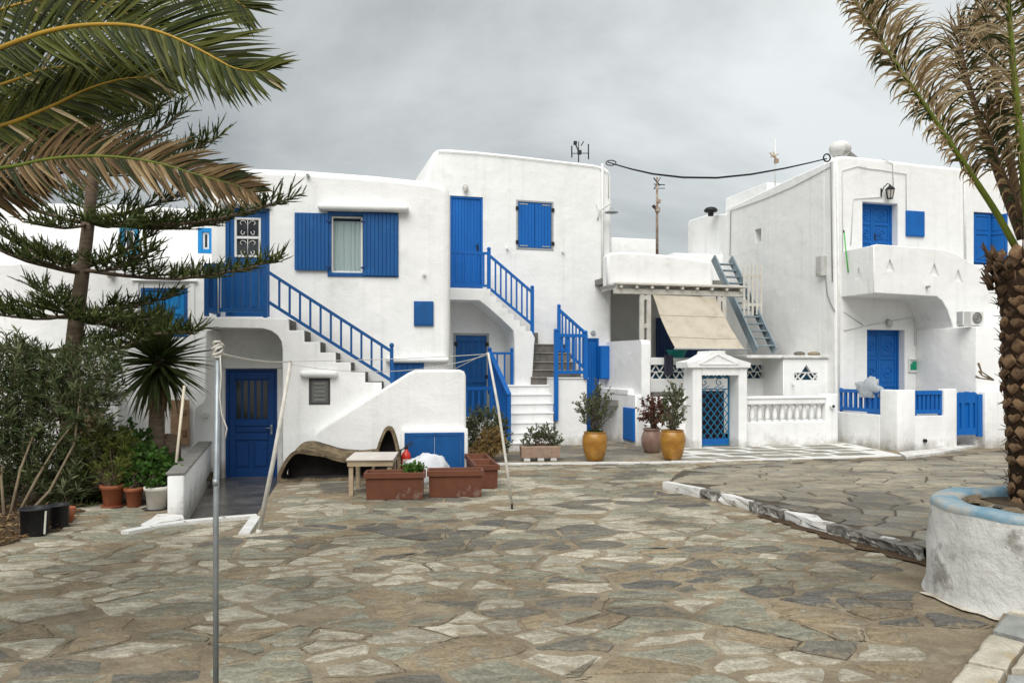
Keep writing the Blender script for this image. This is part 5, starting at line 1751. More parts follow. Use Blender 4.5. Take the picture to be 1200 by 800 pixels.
u = 0; i = 0
rk = random.Random(3)
while u < .985:
    L_ = (.16 if u < .01 else rk.uniform(.05, .17))
    u1 = min(1, u + L_)
    a, c = kpt(u), kpt(u1 - .004)
    d_ = (c - a).normalized(); nr_ = Vector((d_.y, -d_.x))
    if nr_.x > 0: nr_ = -nr_
    white = i in (0, 2, 5)
    bm = bmesh.new()
    bmesh.ops.create_grid(bm, x_segments=1, y_segments=1, size=.5)
    bm.free()
    ln = (c - a).length
    m = MB(); bm = bmesh.new(); bmesh.ops.create_cube(bm, size=1)
    bmesh.ops.subdivide_edges(bm, edges=bm.edges[:], cuts=3, use_grid_fill=True)
    hgt = tz(*a) + .012
    for v in bm.verts:
        q = v.co
        w_ = .13
        x = (q.x + .5) * ln; y = q.y * w_; z = (q.z + .5) * (hgt + .06) - .06
        nn = noise.noise(Vector((x * 5 + i * 3.3, y * 9, z * 9)))
        n3 = noise.noise(Vector((x * 14 + i * 7.1, y * 20, z * 20)))
        v.co = Vector((x + (nn * .03 if i else 0), y + (nn * .06 + n3 * .03 if i else nn * .012), z + (nn * .02 + n3 * .012 if z > .04 and i else 0)))
    m.bm(bm, 0, False)
    o = m.build('kerb_block', WKERB if white else RUBBLE, terrace, (a.x + nr_.x * (.05 + (0 if i == 0 else rk.uniform(-.03, .03))), a.y + nr_.y * .05, 0), (rk.uniform(-.03, .03) if i else 0, 0, atan2(d_.y, d_.x)))
    u = u1 + .004; i += 1
# bare dirt along the broken kerb
dp = []
for u in [.42 + .55 * i / 14 for i in range(15)]:
    q = kpt(u); dp.append(q)
lft = [(q.x - .16 - .35 * abs(noise.noise(Vector((q.y * 2, 1, 0)))), q.y - .18 - .35 * abs(noise.noise(Vector((q.y * 1.6, 4, 0))))) for q in dp]
b = MB(); vs = [(q.x + .02, q.y + .02, .019) for q in dp] + [(x, y, .019) for x, y in lft]
nn_ = len(dp)
b.add(vs, [(nn_ + i, i, i + 1, nn_ + i + 1) for i in range(nn_ - 1)])
# flip if facing down is handled by the renderer
tag(b.build('dirt_strip', DIRT), kind='structure')

# pavement in front of the middle house
b = MB(); b.slab(PAVE1, -.02, .018); pave = tag(b.build('pavement', MORTAR), kind='structure')
rnd3 = random.Random(8)
for p, poly in voronoi(-1, 5.5, 16.5, 22.5, .75, rnd3, .1, 1.2):
    if not in_poly(p[0], p[1], PAVE1): continue
    if not all(in_poly(q[0], q[1], PAVE1) for q in poly):
        poly = [tuple(Vector(p).lerp(Vector(q), .6)) for q in poly]
        if not all(in_poly(q[0], q[1], PAVE1) for q in poly): continue
    m = MB()
    if stone_mesh(m, poly, .008, .008, rnd3, lambda x, y: .018, 0, p, .02, .3, .004):
        m.build('paving_stone', TST[rnd3.choice((1, 2, 2))], pave, (p[0], p[1], .018))
ks = [G(x, y) for x, y in ((578, 544.5), (640, 544), (700, 543.5), (760, 543), (800, 542.3), (836, 541.5))]
b = MB()
for i in range(len(ks) - 1):
    a, c = ks[i], ks[i + 1]
    b.bar((a.x, a.y, .012), (c.x + .01, c.y, .012), .16, .05)
o = b.build('kerb_line', WKERB); tag(o, kind='structure')
# white jointed paving before the gateway
b = MB(); b.slab(PAVE2, -.02, .024); pv2 = tag(b.build('white_jointed_paving', WKERB), kind='structure')
rnd4 = random.Random(21)
for j in range(7):
    kk_ = -3.0 + j * .62
    s_ = -3 + rnd4.uniform(-.4, .3)
    while s_ < 7:
        L_ = rnd4.uniform(.6, 1.3)
        sk0, sk1 = rnd4.uniform(-.3, .1), rnd4.uniform(-.3, .1)
        q4 = [(s_ + .04, kk_ + .05), (s_ + L_ - .04, kk_ + .05 + rnd4.uniform(-.04, .04)), (s_ + L_ - .04 + sk1, kk_ + .56), (s_ + .04 + sk0, kk_ + .56 + rnd4.uniform(-.04, .04))]
        wq = [P.w(a_, c_, 0) for a_, c_ in q4]
        s_ += L_
        if not all(in_poly(q.x, q.y, PAVE2) for q in wq):
            cq = sum(wq, Vector((0, 0, 0))) / 4
            if not in_poly(cq.x, cq.y, PAVE2): continue
            for f_ in (.8, .65, .5, .35):
                w2 = [cq.lerp(q, f_) for q in wq]
                if all(in_poly(q.x, q.y, PAVE2) for q in w2): break
            else: continue
            wq = w2
        cx = sum(q.x for q in wq) / 4; cy = sum(q.y for q in wq) / 4
        m = MB()
        if stone_mesh(m, [(q.x, q.y) for q in wq], .0, .006, rnd4, lambda x, y: .024, 0, (cx, cy), .01, .4, .002):
            m.build('paving_slab', PAVD, pv2, (cx, cy, .024))
# whitewashed kerb of the sunk entry
b = MB()
kp = [G(x, y) for x, y in ((146, 626), (175, 620), (215, 614), (262, 609.5), (300, 606.5))]
for i in range(len(kp) - 1):
    b.bar((kp[i].x, kp[i].y, -.0), (kp[i + 1].x + .01, kp[i + 1].y, -.0), .15, .09)
a = G(300, 607); c = G(286, 627)
b.bar((a.x, a.y, .008), (c.x, c.y, .008), .13, .05)
o = b.build('entry_kerb', WKERB, entry)
# low side wall of the entry
f0 = G(206, 604); f1 = L.w(L.s(240, .5), .5, 0)
dd = Vector((f1.x - f0.x, f1.y - f0.y)); ln = dd.length
b = MB(); b.box(0, ln + .2, -.11, .11, -.2, .56, 0, .03)
lwall = b.build('entry_wall', PL, None, (f0.x, f0.y, 0), (0, 0, atan2(dd.y, dd.x))); tag(lwall, 'low white wall with grey coping between the flower pots and the sunk entry', 'wall')
b = MB(); b.box(-.01, ln + .1, -.13, .13, .562, .605, 0, .012); b.build('coping', CONC, lwall)
b = MB()
sk = [tuple(G(x, y).xy) for x, y in ((196, 603), (214, 605), (216, 610), (190, 613), (172, 619), (165, 616), (178, 609), (184, 604))]
b.slab(sk, -.02, .022); o = b.build('whitewash_skirt', WKERB, plaza)
# pale border stones at lower right
BSTONE = [mat('pale_border_stone', (.52, .48, .39), (.38, .35, .28), .8, 4, 8, .6, 12, .02, .15, lo=.4, hi=.6, rand=.1, col3=(.42, .33, .2), scale3=2.6, lo3=.54, hi3=.66, grain=.25), mat('grey_border_stone', (.33, .34, .32), (.25, .255, .24), .8, 4, 8, .6, 12, .02, .15, lo=.4, hi=.6, rand=.1, grain=.25)]
bs_ = [((1112, 800), (1131, 776), (1178, 785), (1168, 808)), ((1133, 773), (1160, 741), (1203, 752), (1181, 783)), ((1162, 738), (1178, 718), (1215, 724), (1205, 749)), ((1180, 715), (1194, 694), (1232, 698), (1217, 721)), ((1196, 691), (1210, 670), (1250, 676), (1234, 695)),
       ((1170, 810), (1180, 788), (1222, 790), (1225, 815)), ((1184, 783), (1206, 753), (1245, 760), (1230, 786)), ((1085, 835), (1110, 803), (1166, 811), (1150, 845))]
b = MB(); b.slab([tuple(G(x, y, .06).xy) for x, y in ((1084, 850), (1102, 803), (1163, 738), (1208, 668), (1300, 668), (1300, 850))], -.02, .06)
bst = tag(b.build('border_paving', MORTAR), kind='structure')
for i, q in enumerate(bs_):
    pl = [tuple(G(x, y, .1).xy) for x, y in q]
    cx = sum(x for x, _ in pl) / 4; cy = sum(y for _, y in pl) / 4
    m = MB(); ok_ = stone_mesh(m, pl, .004, .03, random.Random(i), lambda x, y: .08, 0, (cx, cy), .012, .14, .01, (0, .04))
    m.build('border_stone', BSTONE[(0, 0, 1, 0, 0, 1, 0, 0)[i]], bst, (cx, cy, .08))

# ================================================================== LOOSE THINGS
# ---------- poles and ropes
GP = 'poles that hold the clothes lines'
p0 = Vector(((253 - 600) / F * 4.7, 4.7, 0)); p1 = W(255.5, 402, 4.7)
t = thing('metal_pole', 'tall grey galvanised pole in the foreground with rope knotted round its top', 'pole', p0, 0, GP)
b = MB(); b.tube([(0, 0, 0), (0, 0, (p1.z) * .52), p1 - p0], .0165, 12)
b.build('pole', GALV, t)
b = MB(); b.tube([(0, 0, p1.z - .84), (0, 0, p1.z - .8)], .0185, 12); b.tube([(0, 0, p1.z - .01), (0, 0, p1.z + .015)], .018, 12); b.build('collar', GALV, t)
P1 = p1
p0 = G(303, 626); d_ = p0.y; p1 = W(341, 423, d_ + .1)
t = thing('leaning_pole', 'white painted pole leaning in front of the navy ground floor door', 'pole', p0, 0, GP)
b = MB(); b.tube([(0, 0, 0), (p1 - p0) * .45 + Vector((.012, 0, 0)), p1 - p0], [.03, .027, .022], 10); b.build('pole', WPOLE, t)
b = MB(); b.tube([(0, 0, -.01), (p1 - p0) * .03], [.045, .034], 10); b.build('foot', WPOLE, t)
P2 = p1
p0 = G(600, 597); d_ = p0.y; p1 = W(572, 413, d_ + .1)
t = thing('leaning_pole', 'thin bent white stick pole propped in front of the white steps', 'pole', p0, 0, GP)
b = MB(); b.tube([(0, 0, .09), (p1 - p0) * .3 + Vector((.02, 0, 0)), (p1 - p0) * .65 + Vector((.025, 0, 0)), p1 - p0], [.016, .02, .02, .016], 8); b.build('pole', WPOLE, t)
b = MB(); b.tube([(0, 0, 0), (0, 0, .09)], [.014, .017], 8); b.build('foot', IRON, t)
P3 = p1


def rope(name, a, c, sag, label, r=.006, group='clothes lines between the poles'):
    pts = [a.lerp(c, i / 16) - Vector((0, 0, sag * 4 * (i / 16) * (1 - i / 16))) for i in range(17)]
    b = MB(); b.tube([p - a for p in pts], r, 6)
    o = b.build(name, ROPE, None, a); tag(o, label, 'rope', group)
    return o


rope('clothes_line', P1 - Vector((0, 0, .06)), P2, .03, 'short white rope from the grey pole to the white leaning pole', .008)
rope('clothes_line', P2, P3 - Vector((0, 0, .02)), .02, 'taut upper clothes line crossing the blue stair railing', .006)
rope('clothes_line', P2 - Vector((0, 0, .04)), P3 - Vector((0, 0, .03)), .16, 'sagging lower clothes line crossing the white stair wall', .005)
rope('clothes_line', W(533, 432, 15.2), P3 - Vector((0, 0, .0)), .0, 'short rope from the low stair wall to the stick pole', .006)
b = MB()
for i in range(5):
    b.tube([((.02 + .006 * (i % 2)) * cos(a_ + i) + .006 * sin(3 * a_ + i), (.02 + .005 * (i % 3)) * sin(a_ + i), -.065 + .014 * i + .018 * sin(a_ + 1.7 * i)) for a_ in [2 * pi * k_ / 10 for k_ in range(11)]], .009, 6)
b.tube([(.02, -.02, -.07), (.028, -.024, -.2), (.02, -.026, -.32), (.03, -.02, -.42), (.06, -.02, -.5), (.05, -.02, -.56)], .0045, 5)
o = b.build('rope_knot', ROPE, None, P1); tag(o, 'bulky white rope knot with hanging tail at the top of the grey pole', 'rope')

# ---------- table
f0, f1 = G(409, 581), W(461, 539, 12.67)
zt = .575
t = thing('table', 'small wooden table with cream top beside the bent mats', 'table', (f0.x, f0.y, 0), radians(4))
xl, xr = -.04, f1.x - f0.x; yb = 1.02
b = MB(); b.box(xl, xr, -.06, yb, zt - .012, zt + .018, 0, .006); b.build('tabletop', TABLE, t)
b = MB(); b.box(xl + .015, xr - .015, -.03, .0, zt - .10, zt - .0125); b.box(xl + .02, xl + .05, .0, yb - .03, zt - .10, zt - .0125); b.box(xr - .05, xr - .02, .0, yb - .03, zt - .10, zt - .0125); b.box(xl + .02, xr - .02, yb - .06, yb - .03, zt - .10, zt - .013); b.build('apron', WOODP, t)
for x, y in ((xl + .07, .03), (xr - .07, .03), (xl + .07, yb - .1), (xr - .07, yb - .1)):
    b = MB(); b.box(x - .035, x + .035, y - .03, y + .04, 0, zt - .014, 0, .005); b.build('leg', WOODP, t)


# ---------- bent mats
def sheet(path, depth, th, name, parent, m_out, m_in, wav=.012, rise=.0, shift=0.0):
    """a thick bent sheet: path is a polyline in (x,z), swept along y"""
    pts = []
    P_ = [Vector((x, z)) for x, z in path]
    for i in range(len(P_) - 1):
        for j in range(4):
            u = j / 4
            a0 = P_[max(i - 1, 0)]; a1 = P_[i]; a2 = P_[i + 1]; a3 = P_[min(i + 2, len(P_) - 1)]
            pts.append(.5 * ((2 * a1) + (a2 - a0) * u + (2 * a0 - 5 * a1 + 4 * a2 - a3) * u * u + (3 * a1 - a0 - 3 * a2 + a3) * u ** 3))
    pts.append(P_[-1])
    n_ = len(pts)
    nrm_ = []
    for i in range(n_):
        d_ = (pts[min(i + 1, n_ - 1)] - pts[max(i - 1, 0)]).normalized()
        nrm_.append(Vector((-d_.y, d_.x)))
    b = MB(); ny_ = 7
    for s_ in (1, -1):
        vs = []; fs = []
        for i in range(n_):
            for j in range(ny_ + 1):
                y = depth * j / ny_
                w = noise.noise(Vector((pts[i].x * 3, y * 3, s_))) * wav
                q = pts[i] + nrm_[i] * (s_ * th / 2 + w)
                zq = max(0, min(1, q.y / .35))
                vs.append((q.x + shift * zq * j / ny_, y + noise.noise(Vector((i * .4, j, 3))) * .02, q.y + rise * zq * j / ny_))
        for i in range(n_ - 1):
            for j in range(ny_):
                a = i * (ny_ + 1) + j
                f = (a, a + 1, a + ny_ + 2, a + ny_ + 1)
                fs.append(f[::-1] if s_ < 0 else f)
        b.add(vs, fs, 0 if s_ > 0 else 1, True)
    N_ = n_ * (ny_ + 1)
    for j in (0, ny_):
        for i in range(n_ - 1):
            a = i * (ny_ + 1) + j
            b.f.append([a, a + ny_ + 1, a + ny_ + 1 + N_, a + N_][::(1 if j == 0 else -1)]); b.m.append(0); b.sm.append(False)
    for i in (0, n_ - 1):
        for j in range(ny_):
            a = i * (ny_ + 1) + j
            b.f.append([a, a + 1, a + 1 + N_, a + N_]); b.m.append(0); b.sm.append(False)
    o = b.build(name, [m_out, m_in], parent)
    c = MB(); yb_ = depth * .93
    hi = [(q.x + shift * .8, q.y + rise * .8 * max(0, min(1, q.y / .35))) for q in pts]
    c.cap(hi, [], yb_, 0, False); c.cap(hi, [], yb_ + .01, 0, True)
    c.build('lining', m_in, parent)  # dark sheet added across the back in place of the shaded inside
    return o


GMAT = 'bent woven mats by the stair wall'
m0 = G(326, 565)
t = thing('bent_mat', 'long worn brown mat lying folded over itself left of the table', 'mat', m0, TL, GMAT)
k = lambda px, py: ((px - 326) / F * m0.y, (562 - py) / F * m0.y)
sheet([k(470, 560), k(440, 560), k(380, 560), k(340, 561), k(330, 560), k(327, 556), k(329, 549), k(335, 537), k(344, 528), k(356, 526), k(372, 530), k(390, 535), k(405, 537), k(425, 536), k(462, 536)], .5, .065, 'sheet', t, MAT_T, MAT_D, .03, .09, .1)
m1 = G(440, 566)
t = thing('bent_mat', 'tall pointed mat standing folded beside the red extinguisher', 'mat', m1, TL, GMAT)
k = lambda px, py: ((px - 440) / F * m1.y, (561 - py) / F * m1.y)
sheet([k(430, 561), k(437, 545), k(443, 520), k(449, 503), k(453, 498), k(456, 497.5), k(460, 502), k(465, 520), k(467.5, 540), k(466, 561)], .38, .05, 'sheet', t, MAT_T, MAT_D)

# ---------- fire extinguisher
e0 = G(476, 561); e0.z = 0.02
t = thing('fire_extinguisher', 'red fire extinguisher with white label between the pointed mat and the blue cabinet', 'fire extinguisher', (e0.x, e0.y, 0), .3)
sc_ = e0.y / F
b = MB(); b.lathe([(.07, 0), (.085, .015), (.09, .05), (.09, .40), (.08, .46), (.05, .5), (.03, .52), (.03, .55)], 16); b.build('cylinder', RED, t)
b = MB()
vs = []; fs = []
for i in range(9):
    a_ = -pi / 2 - .9 + 1.8 * i / 8; vs += [(.0915 * cos(a_), .0915 * sin(a_), .16), (.0915 * cos(a_), .0915 * sin(a_), .37)]
    if i: fs.append((2 * i - 2, 2 * i, 2 * i + 1, 2 * i - 1))
b.add(vs, fs, 0, True); b.build('label_sticker', WHP, t)
b = MB()
for z_ in (.22, .28, .33):
    vs = []; fs = []
    for i in range(5):
        a_ = -pi / 2 - .4 + .9 * i / 4; vs += [(.0925 * cos(a_), .0925 * sin(a_), z_), (.0925 * cos(a_), .0925 * sin(a_), z_ + .02)]
        if i: fs.append((2 * i - 2, 2 * i, 2 * i + 1, 2 * i - 1))
    b.add(vs, fs)
b.build('label_mark', RED, t)
b = MB(); b.box(-.03, .03, -.03, .03, .55, .59); b.bar((-.02, 0, .58), (.13, 0, .64), .03, .015); b.bar((-.02, 0, .6), (.12, 0, .69), .03, .015); b.tube([(-.03, 0, .57), (-.1, -.02, .53), (-.11, -.02, .4), (-.1, -.02, .25)], .012, 6); b.build('valve', IRON, t)

# ---------- white sack
s0_ = G(503, 562)
bm = bmesh.new(); bmesh.ops.create_icosphere(bm, subdivisions=4, radius=1)
for v in bm.verts:
    q = v.co.copy()
    n_ = noise.noise(q * 1.7 + Vector((3, 1, 0))) * .18 + abs(noise.noise(q * 3.5)) * .16 + noise.noise(q * 8) * .035
    v.co = Vector((q.x * .40 * (1 + n_), q.y * .26 * (1 + n_), max(0, q.z * .36 + .14 + n_ * .3)))
b = MB(); b.bm(bm, 0, True)
o = b.build('white_sack', SACK, None, (s0_.x, s0_.y - .3, 0), (0, 0, .2)); tag(o, 'crumpled white sack heaped before the blue cabinet doors', 'sack')


# ---------- rectangular planters
def trough(name, label, loc, rz, Lx, Wy, H, material, group, lip=.035, soil=.1, mark=True):
    t = thing(name, label, 'planter', loc, rz, group)
    b = MB(); ins = .03
    def ringpts(x, y, z): return [(-x, -y, z), (x, -y, z), (x, y, z), (-x, y, z)]
    hx, hy = Lx / 2, Wy / 2
    prof = [(hx - .06, hy - .05, 0), (hx - ins - .01, hy - ins - .01, .012), (hx - ins, hy - ins, H - .09), (hx, hy, H - .085), (hx, hy, H - .008), (hx - .008, hy - .008, H), (hx - .04, hy - .04, H), (hx - .048, hy - .048, H - .01), (hx - .065, hy - .065, H - soil - .05)]
    base = 0
    vs = []; fs = []
    for (x, y, z) in prof: vs += ringpts(x, y, z)
    for i in range(len(prof) - 1):
        for j in range(4):
            a = i * 4 + j; c = i * 4 + (j + 1) % 4
            fs.append((a, c, c + 4, a + 4))
    fs.append((3, 2, 1, 0)); q = (len(prof) - 1) * 4; fs.append((q, q + 1, q + 2, q + 3))
    b.add(vs, fs); b.build('trough', material, t)
    b = MB(); b.box(-hx + .06, hx - .06, -hy + .06, hy - .06, H - soil - .045, H - soil); b.build('soil', SOIL, t)
    return t


GPL = 'brown terracotta troughs by the stair wall'
def place_trough(xl, xr, yb, label, Wd=.42, H=.43, rz=radians(5)):
    a, c = G(xl, yb), G(xr, yb)
    Lx = (c.x - a.x)
    cx = (a.x + c.x) / 2; cy = a.y + Wd / 2
    return trough('planter', label, (cx, cy, 0), rz, Lx, Wd, H, TERRA, GPL)
tA = place_trough(425, 497, 586.5, 'left brown terracotta trough with a small green plant at its corner')
tB = place_trough(499, 566, 583.5, 'middle brown terracotta trough, empty, in front of the white sack')
ang = atan2(3.15 - 1.6, -.62)
pf = G(571, 573); 
dirc = (G(545, 541) - G(571, 573)); dirc.z = 0; dirc.normalize()
c1 = pf + dirc * .42; c2 = pf + dirc * 1.36
az = atan2(dirc.y, dirc.x)
tC = trough('planter', 'right brown terracotta trough set at an angle, nearest the stick pole', (c1.x, c1.y, 0), az, .9, .42, .41, TERRA, GPL)
tD = trough('planter', 'rear brown terracotta trough directly behind the angled one, near the blue cabinet', (c2.x, c2.y, 0), az, .9, .42, .41, TERRA, GPL)


# ---------- leaves and plants
def add_leaf(mb, p, d, l, w, mi, fold=.25, curl=0.0, rnd=random):
    d = d.normalized()
    u = Vector((rnd.uniform(-1, 1), rnd.uniform(-1, 1), rnd.uniform(-1, 1)))
    x = d.cross(u)
    if x.length < 1e-4: x = d.orthogonal()
    x.normalize(); n_ = x.cross(d)
    if n_.z < 0: n_ = -n_
    m = p + d * l * .45
    t = p + d * l - Vector((0, 0, curl * l))
    i0 = len(mb.v)
    mb.v += [tuple(p), tuple(m + x * w / 2 + n_ * w * fold), tuple(t), tuple(m - x * w / 2 + n_ * w * fold)]
    mb.f += [[i0, i0 + 1, i0 + 2], [i0, i0 + 2, i0 + 3]]
    mb.m += [mi, mi]; mb.sm += [False, False]


def bushy(parent, mats, blobs, n_twigs, twl, per, leaf, stem_m=TWIG, root=None, up=.5, seed=1, spread=.9, weights=(0, 0, 0, 1, 1, 2), curl=0.0, name='foliage', rad=.004, edge=.35):
    """twigs that carry leaves, spread through ellipsoids; joined as one foliage part"""
    r = random.Random(seed)
    fb = MB(); sb = MB()
    tot = sum(b_[3] * b_[4] * b_[5] for b_ in blobs)
    for bl in blobs:
        c = Vector(bl[:3]); rx, ry, rz = bl[3:6]
        k_ = int(n_twigs * rx * ry * rz / tot)
        for _ in range(k_):
            while True:
                q = Vector((r.uniform(-1, 1), r.uniform(-1, 1), r.uniform(-1, 1)))
                if edge < q.length < 1: break
            p = c + Vector((q.x * rx, q.y * ry, q.z * rz))
            d = (q.normalized() * spread + Vector((r.uniform(-.5, .5), r.uniform(-.5, .5), r.uniform(-.3, .3) + up))).normalized()
            ln_ = twl * r.uniform(.6, 1.2)
            a = p - d * ln_ * .6
            sb.tube([a, a + d * ln_], [rad, rad * .5], 3, caps=False)
            mi0 = r.choice(weights)
            for i in range(per):
                u = .25 + .75 * (i + r.random()) / per
                ld = (d * .7 + Vector((r.uniform(-1, 1), r.uniform(-1, 1), r.uniform(-.7, .9)))).normalized()
                add_leaf(fb, a + d * ln_ * u, ld, leaf[0] * r.uniform(.7, 1.2), leaf[1] * r.uniform(.8, 1.2), mi0 if r.random() < .75 else r.choice(weights), .2, curl, r)
            if root is not None and r.random() < .25:
                rt = Vector(root) + Vector((r.uniform(-.05, .05), r.uniform(-.05, .05), 0))
                mid = rt.lerp(a, .5) + Vector((r.uniform(-.08, .08), r.uniform(-.08, .08), .05))
                sb.tube([rt, mid, a], [rad * 2.5, rad * 1.8, rad], 4, caps=False)
    st = sb.build('stems', stem_m, parent)
    st['kind'] = 'stuff'
    fo = fb.build(name, mats, parent)
    fo['kind'] = 'stuff'
    return fo


def round_pot(parent, r0, r1, h, material, lip=.03, soil=.04, belly=None, saucer=False, n=22):
    b = MB()
    if belly:
        b.lathe([(r0 * .8, 0), (r0, .015)] + belly + [(r1 - .02, h), (r1 - .05, h - .01), (r1 - .06, h - soil - .03)], n)
    else:
        b.lathe([(r0 * .9, 0), (r0, .012), (r1 - .012, h - lip * 2), (r1 + .008, h - lip * 2 + .004), (r1 + .012, h - .01), (r1 + .005, h), (r1 - .02, h), (r1 - .028, h - .012), (r1 - .04, h - soil - .03)], n)
    o = b.build('pot', material, parent)
    b = MB(); b.lathe([(r1 - .035, h - soil - .02), (r1 - .037, h - soil), (.02, h - soil + .015)], n); b.build('soil', SOIL, parent)
    if saucer:
        b = MB(); b.lathe([(r0 + .02, -.002), (r0 + .05, .03), (r0 + .045, .035), (r0 + .01, .01)], n); b.build('saucer', material, parent)
    return o


GPOT = 'potted plants round the square'
def at_base(px, py, z=0):
    return G(px, py, z)


# left group of pots
p = at_base(132, 594); s_ = p.y / F
t = thing('potted_plant', 'left terracotta pot of the three small ones, with the round fine leaved bush above', 'potted plant', p, 0, GPOT)
round_pot(t, .115, .165, .33, TERRO, saucer=True)
cb = W(118, 540, p.y + .45) - p
bushy(t, BUSH, [(cb.x, cb.y, cb.z, .62, .5, .55), (cb.x - .35, cb.y + .05, cb.z - .35, .5, .4, .4), (0, .03, .5, .3, .25, .24)], 760, .24, 17, (.085, .016), TWIG, (0, 0, .3), .55, 21, rad=.003, edge=.2)
p = at_base(157, 594)
t = thing('potted_plant', 'small plain terracotta pot between the larger terracotta pot and the white pot', 'potted plant', p, 0, GPOT)
round_pot(t, .09, .13, .29, TERRO)
cb = W(165, 548, p.y + .5) - p
bushy(t, GERA, [(cb.x, cb.y, cb.z, .36, .3, .36), (.02, .05, .42, .2, .18, .16)], 170, .2, 9, (.075, .075), TWIG, (0, 0, .26), .5, 22, rad=.004, edge=.2)
p = at_base(183.5, 596)
t = thing('potted_plant', 'white plastic pot with geranium leaves in front of the yucca', 'potted plant', p, 0, GPOT)
round_pot(t, .125, .165, .33, WPOT, saucer=False)
b = MB(); b.lathe([(.15, -.002), (.2, .012), (.19, .016), (.15, .006)], 20); b.build('saucer', BPOT, t)
cb = W(188, 556, p.y + .12) - p
bushy(t, GERA, [(cb.x, cb.y + .1, cb.z, .3, .22, .15), (cb.x - .15, cb.y + .2, cb.z + .06, .25, .22, .18), (0, 0, .4, .17, .15, .1)], 120, .16, 9, (.075, .075), TWIG, (0, 0, .3), .5, 23, rad=.004, edge=.1)
p = at_base(203, 586)
t = thing('potted_plant', 'small terracotta pot with trailing leaves tucked against the low entry wall', 'potted plant', p, 0, GPOT)
round_pot(t, .09, .12, .3, TERRO)
cb = W(205, 553, p.y) - p
bushy(t, GERA, [(cb.x, cb.y, cb.z, .2, .16, .16), (cb.x + .08, cb.y - .05, cb.z - .05, .14, .12, .2)], 60, .15, 8, (.07, .07), TWIG, (0, 0, .28), .4, 24, rad=.004, edge=.1)
p = at_base(41, 627)
t = thing('plant_tub', 'large black plastic tub with a white streak at the edge of the planting bed', 'pot', p, 0, GPOT)
round_pot(t, .15, .175, .34, BPOT, lip=.01, soil=.05)
b = MB(); b.bar((.152, -.06, .03), (.168, -.06, .31), .012, .02); b.build('streak', WPOT, t)
p = at_base(69, 618)
t = thing('plant_tub', 'smaller black tub behind the large black tub', 'pot', p, 0, GPOT)
round_pot(t, .11, .13, .3, BPOT, lip=.01, soil=.05)
p = at_base(79, 613)
b = MB(); b.lathe([(.05, 0), (.06, .01), (.08, .22), (.075, .22), (.06, .05)], 14)
o = b.build('clay_pot', TERRO, None, p, (0, .12, 0)); tag(o, 'slim orange clay pot, empty, squeezed beside the smaller black tub', 'pot', GPOT)

# oleander
p = at_base(25, 606)
t = thing('oleander', 'big loose oleander with bare lower stems at the left edge', 'shrub', p)
o_ = lambda px, py, dd=0: W(px, py, p.y + .8 + dd) - p
sb = MB()
for q in ([(5, 604), (3, 560), (8, 520), (20, 470)], [(12, 605), (22, 550), (40, 505), (75, 470), (100, 420)], [(-5, 604), (-10, 540), (10, 530), (45, 500), (60, 455)], [(20, 606), (45, 560), (70, 520), (110, 470)], [(0, 605), (-20, 520), (-15, 440)], [(30, 606), (60, 575), (90, 520), (95, 440)]):
    sb.tube([(W(x + 3 * sin(y * .13), y, p.y + .1 + .25 * i) - p) * 1 for i, (x, y) in enumerate(q)], [.026, .02, .015, .011, .006][:len(q)], 7)
sb.build('stem', TWIGP, t)
bl = []
for (x, y, dd, a, c_, e_) in ((15, 470, 0, .75, .5, .75), (75, 490, .1, .7, .5, .75), (100, 445, .2, .6, .4, .5), (55, 550, .1, .75, .45, .55), (-30, 480, 0, .7, .5, .8), (25, 425, .1, .4, .3, .4), (120, 425, .3, .35, .3, .35), (15, 545, -.2, .6, .35, .45), (70, 575, -.1, .5, .3, .3), (-25, 565, -.2, .5, .35, .4)):
    q = o_(x, y, dd); bl.append((q.x, q.y, q.z, a, c_, e_))
bushy(t, OLEA, bl, 980, .42, 15, (.15, .026), TWIGP, None, .75, 31, rad=.005, edge=.1, weights=(0, 0, 1, 1, 2))
# leaf litter under it
b = MB(); r = random.Random(4)
for _ in range(900):
    q = G(r.uniform(-40, 90), r.uniform(590, 642)); 
    if in_poly(q.x, q.y, BED): add_leaf(b, q + Vector((0, 0, .01 + r.random() * .05)), Vector((r.uniform(-1, 1), r.uniform(-1, 1), r.uniform(-.1, .3))), .1, .03, r.randrange(3), rnd=r)
tag(b.build('leaf_litter', LITTER), kind='stuff')
# dark low shrub between oleander and pots
p = at_base(95, 590)
t = thing('shrub', 'low dark green shrub filling the gap left of the terracotta pots', 'shrub', p)
q = W(90, 572, p.y + .4) - p
bushy(t, BUSH, [(q.x, q.y, q.z, .55, .35, .4), (q.x + .3, q.y + .3, q.z + .25, .45, .3, .45)], 330, .25, 14, (.08, .017), TWIG, (0, 0.2, 0), .3, 33, rad=.003, edge=.1, weights=(1, 1, 0))
p = at_base(150, 575)
t = thing('shrub', 'dark glossy leaved shrub behind the pots, left of the yucca trunk', 'shrub', p)
q = W(150, 525, p.y + .6) - p
bushy(t, GERA, [(q.x, q.y, q.z, .42, .3, .45)], 120, .22, 9, (.08, .055), TWIG, (0, .4, 0), .6, 34, rad=.004, edge=.1, weights=(1, 1, 1, 0))
p = at_base(185, 570)
t = thing('shrub', 'bright green geranium mound at the foot of the yucca', 'shrub', p)
q = W(175, 545, p.y + .2) - p
bushy(t, GERA, [(q.x, q.y, q.z, .45, .3, .28)], 130, .18, 9, (.08, .08), TWIG, (0, .1, 0), .6, 35, rad=.004, edge=.1)

